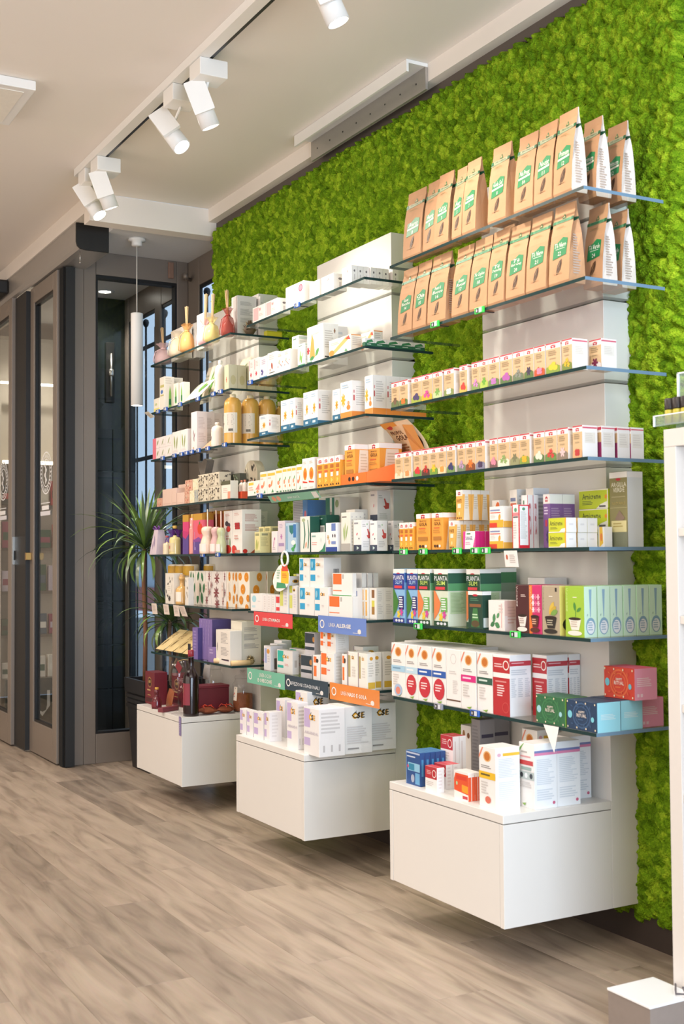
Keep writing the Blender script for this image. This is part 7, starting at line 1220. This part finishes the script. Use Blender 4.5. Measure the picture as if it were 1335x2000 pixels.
card('price_tag', 5.27, 5.305, zt+.06, zt+.125, -.2, -.205, 'ece2d4', [('e', .5, .9, .08, .05, '6a5a4a'), ('e', .2, .5, .12, .08, 'd8603c'), ('e', .25, .3, .1, .06, '4a6a9a')], 'cream luggage tag leaning against the jar on far cabinet', 'tag')
card('price_tag', 5.27, 5.295, zt-.085, zt+.004, -.4885, -.4875, '7f74a0', [('l', .2, .1, .8, .9, 7, 'a89ac0')], 'narrow violet tag hanging over the far cabinet edge', 'tag')
sachet(-.235, 5.328, .9, .66, 'brown felt sachet with red bow beside the lidded jar')
pouch(-.335, 5.33, SZ[7]-.082, .075, .07, .012, .1, '8f8884', [], 'small grey mesh pouch hanging from the far seventh shelf') 
# ------------------------------------------------------------------ plants
def planter():
    t = empty('planter', (-.1, 6.5, 0)); O = (-.1, 6.5, 0); B = MB(); m = mat('1c1b1d', rough=.4, var=.1)
    def ring(z, x0, x1, y0, y1): return [(x0, y0, z), (x1, y0, z), (x1, y1, z), (x0, y1, z)]
    lv = [(0, -.25, .06, 6.36, 6.63), (.34, -.272, .082, 6.345, 6.65)]
    for k in range(3): lv += [(.345+.028*k, -.279, .089, 6.337, 6.657), (.363+.028*k, -.279, .089, 6.337, 6.657), (.366+.028*k, -.273, .083, 6.344, 6.651)]
    lv += [(.432, -.285, .095, 6.33, 6.664), (.51, -.287, .097, 6.327, 6.667), (.51, -.27, .08, 6.345, 6.65), (.46, -.27, .08, 6.345, 6.65)]
    V = []; [V.extend(ring(*l)) for l in lv]; n = len(lv)
    B.add(V, [(4*k+i, 4*k+(i+1) % 4, 4*k+4+(i+1) % 4, 4*k+4+i) for k in range(n-1) for i in range(4)]+[(3, 2, 1, 0)], m); B.build('pot', t, O, (0, 0, 0))
    B = MB(); q = random.Random(5); B.box(-.268, .078, 6.347, 6.648, .455, .468, mat('2a211a', rough=.9, var=.3, bump=.6))
    for k in range(220): x = q.uniform(-.25, .06); y = q.uniform(6.36, 6.63); r = q.uniform(.007, .013); B.lathe(x, y, [(.001, .466), (r, .47), (r*.9, .478), (.001, .482)], mat(q.choice(['5a3f30', '3a2c24', '7a5a48', '8a8078']), rough=.8, var=0), 6)
    stuff(B.build('clay_pebbles', t, O, (0, 0, 0))); tag(t, 'tall tapered black planter with ribbed collar before the window', 'planter')
planter()
LM = []
for i, c in enumerate(('556b3c', '3f5a34', '7a9a48', '66785a')):
    LM.append(mat(c, rough=.24, var=.3, scale=14, spec=.9))
def dracaena(x, y, z0, zc, n, L, label, seed, ymax, forks=0, fresh=.3):
    q = random.Random(seed); t = empty('dracaena', (x, y, z0)); B = MB()
    B.tube([(0, 0, 0), (.006, .004, (zc-z0)*.4), (-.006, 0, (zc-z0)*.75), (0, 0, zc-z0)], [.013, .0125, .012, .011], mat('7a5238' if not forks else '8a7360', rough=.8, var=.25, scale=40, bump=.5), 10); B.build('stem', t)
    if forks:
        B = MB(); B.tube([(0, 0, .08), (.03, -.02, .14), (.035, -.03, .2)], .009, mat('8a7360', rough=.8, var=.25), 8); B.build('branch', t)
    for i in range(n):
        a = i*2.39996+q.uniform(-.2, .2); f = i/n              # inner leaves upright, outer ones drooping
        el = math.radians(84-95*f+q.uniform(-8, 8)); ln = L*(.8+.35*q.random())*(.85+.25*math.sin(math.pi*f)); w = .0098+.005*q.random()
        droop = .25+1.5*f*q.uniform(.7, 1.2); P_ = Vector((math.cos(a)*.012, math.sin(a)*.012, zc-z0-.05*f+.02)); e = el; pts = [P_.copy()]; dirs = []
        k = 7
        for s in range(k):
            d = Vector((math.cos(a)*math.cos(e), math.sin(a)*math.cos(e), math.sin(e))); dirs.append(d); P_ = P_+d*(ln/k); pts.append(P_.copy()); e -= droop/k*(1+.25*s)*.9
        for p in pts:
            if y+p.y > ymax: p.y = ymax-y-.002
        sd = Vector((-math.sin(a), math.cos(a), 0)); V = []
        ws = [.35, .85, 1, .95, .85, .68, .4, .04]
        for p, wv in zip(pts, ws): V += [p-sd*w*wv, p+Vector((0, 0, -w*wv*.35)), p+sd*w*wv]
        B = MB(); B.add(V, [(3*j, 3*j+1, 3*j+4, 3*j+3) for j in range(k)]+[(3*j+1, 3*j+2, 3*j+5, 3*j+4) for j in range(k)], LM[2] if q.random() < fresh*(1-f)*2 else LM[i % 4], True); B.build('leaf', t)
    tag(t, label, 'plant')
dracaena(-.222, 6.5, .469, 1.26, 76, .38, 'tall dracaena with arching green leaves before the glass partition', 3, 6.82)
dracaena(-.075, 6.48, .469, .84, 60, .27, 'shorter dark dracaena behind the stem of the tall one', 8, 6.82, 1, .15)
# ------------------------------------------------------------------ right shelf unit and plinth
t = empty('shelf_unit', (-.15, 1.85, .0)); O = (-.15, 1.85, 0); uw = mat('d8d1ca', rough=.4, var=.02)
X0, X1, Y0, Y1 = -.33, .03, 1.2, 2.285
MB().box(X0, X1, Y1-.042, Y1, .0, 1.465, uw, bev=.001).build('side_panel', t, O, (0, 0, 0))
MB().box(X0, X1, Y0, Y0+.042, .0, 1.465, uw, bev=.001).build('side_panel', t, O, (0, 0, 0))
MB().box(X0, X1, Y0, Y1, 1.4655, 1.511, uw, bev=.001).build('top_panel', t, O, (0, 0, 0))
MB().box(X1-.02, X1, Y0+.0425, Y1-.0425, .0, 1.465, uw).build('back_panel', t, O, (0, 0, 0))
MB().box(X0+.004, X1-.0205, Y0+.0425, Y1-.0425, .0, .08, uw).build('plinth', t, O, (0, 0, 0))
for z in (.33, .562, .788, 1.012, 1.235): MB().box(X0+.004, X1-.0205, Y0+.0425, Y1-.0425, z, z+.02, uw, bev=.001).build('shelf', t, O, (0, 0, 0))
tag(t, 'white open shelf unit at the picture edge beside the moss', 'shelf unit')
o = MB().box(X0+.03, X0+.1, 2.06, 2.19, 1.2555, 1.345, mat('efe9e2'), bev=.001); draw(o, [('t', 'S', .02, .5, .2, .9, 'c87a80'), ('t', 'an', .24, .5, .5, .78, 'c87a80'), ('l', .05, .25, .8, .4, 2, 'cfc8c4'), ('r', 0, .02, 1, .16, 'd0c04a'), ('r', .05, .05, .95, .13, 'f0ece0')], lambda u, v, k: (X0+.03-.0002-.0002*k, 2.19-.13*u, 1.2555+.09*v)); tag(o.build('carton'), 'white carton with pink letters in the right shelf unit', 'box')
o = MB().box(X0+.03, X0+.1, 2.04, 2.185, .0805, .2, mat('e8e0dc'), bev=.001); draw(o, [('r', 0, .5, 1, .9, '4a4a78'), ('r', 0, .1, 1, .3, '3f4470'), ('l', .1, .35, .9, .45, 1, 'd8a878')], lambda u, v, k: (X0+.0298-.0002*k, 2.185-.145*u, .0805+.12*v)); tag(o.build('carton'), 'white and navy carton at the bottom of right shelf unit', 'box')
o = MB().box(X0+.03, X0+.08, 2.1, 2.17, .8085, .83, mat('efeae6'), bev=.006); tag(o.build('paper_roll'), 'small white bundle on a shelf of the right unit', 'bundle')
t = empty('floor_plinth', (-.41, 2.27, 0)); B = MB(); pm_ = mat('f2f3f4', rough=.08, var=.01, coat=.5); B.box(-.496, -.3405, 2.194, 2.346, .094, .1, pm_, bev=.0008); B.build('top_panel', t, (-.41, 2.27, 0), (0, 0, 0)); B = MB(); B.box(-.494, -.3425, 2.196, 2.344, 0, .0935, mat('8c8078', rough=.4)); B.build('body', t, (-.41, 2.27, 0), (0, 0, 0)); tag(t, 'low plinth with glossy white top at the bottom edge', 'plinth')
B = MB(); B.tube([(-.345, 2.262, .1075), (-.372, 2.235, .106), (-.39, 2.215, .106), (-.372, 2.20, .106), (-.358, 2.225, .112), (-.345, 2.2, .12), (-.345, 2.12, .09), (-.35, 2.05, .02), (-.36, 1.95, .006)], .0025, mat('5a5458', rough=.4)); tag(B.build('cable'), 'thin grey cable looping over the low white plinth', 'cable')
# acrylic stand with dark capped bottles on top of the unit
t = empty('acrylic_stand', (-.25, 2.2, 1.511)); O = (-.25, 2.2, 1.511); ac = glass('acrylic', (.9, .95, .96), 1.5, .05, .12, (.85, .9, .93))
MB().box(-.329, -.18, 1.7, 2.314, 1.5225, 1.5265, ac).build('base', t, O, (0, 0, 0)); MB().box(-.31, -.2, 1.72, 2.26, 1.5115, 1.522, ac).build('foot', t, O, (0, 0, 0))
MB().box(-.333, -.3295, 1.7, 2.316, 1.5215, 1.5475, ac).build('front_lip', t, O, (0, 0, 0))
MB().box(-.262, -.2585, 1.7, 2.297, 1.527, 1.662, ac).box(-.2584, -.2, 1.7, 2.297, 1.6585, 1.662, ac).build('rear_tier', t, O, (0, 0, 0))
wt = mat('f4f6f8', rough=.15); MB().box(-.3335, -.3292, 1.7, 2.3165, 1.5475, 1.5505, wt).box(-.3335, -.3292, 2.3143, 2.3185, 1.5215, 1.5505, wt).box(-.264, -.258, 2.296, 2.301, 1.595, 1.6645, wt).box(-.264, -.258, 1.7, 2.3, 1.662, 1.666, wt).build('polished_edge', t, O, (0, 0, 0)); tag(t, 'clear acrylic stand on top of the right shelf unit', 'stand')
for k in range(4):
    y = 2.291-.0285*k
    t = empty('bottle', (-.3, y, 1.5268)); B = MB(); B.lathe(0, 0, [(.004, .0003), (.0135, .0005), (.0135, .036), (.011, .039)], mat('b9ad3e', rough=.2, var=.08), 18); B.build('body', t); B = MB(); B.lathe(0, 0, [(.0135, .039), (.0138, .041), (.0138, .066), (.011, .068), (.001, .068)], mat('2a2220', rough=.4), 18); B.build('cap', t); tag(t, 'small yellow bottle with black cap, %s from far end of stand' % ORD[k], 'bottle', 'bottles in the acrylic stand')
o = MB().box(-.285, -.265, 2.12, 2.222, 1.597, 1.628, mat('e0c8a0'), bev=.001); draw(o, [('r', .05, .55, .85, .85, 'a87a44'), ('r', .6, .2, .9, .45, 'c8c86a')], lambda u, v, k: (-.2853-.0002*k, 2.222-.102*u, 1.597+.031*v)); tag(o.build('carton'), 'small kraft carton lying on the bottle caps in the stand', 'box')
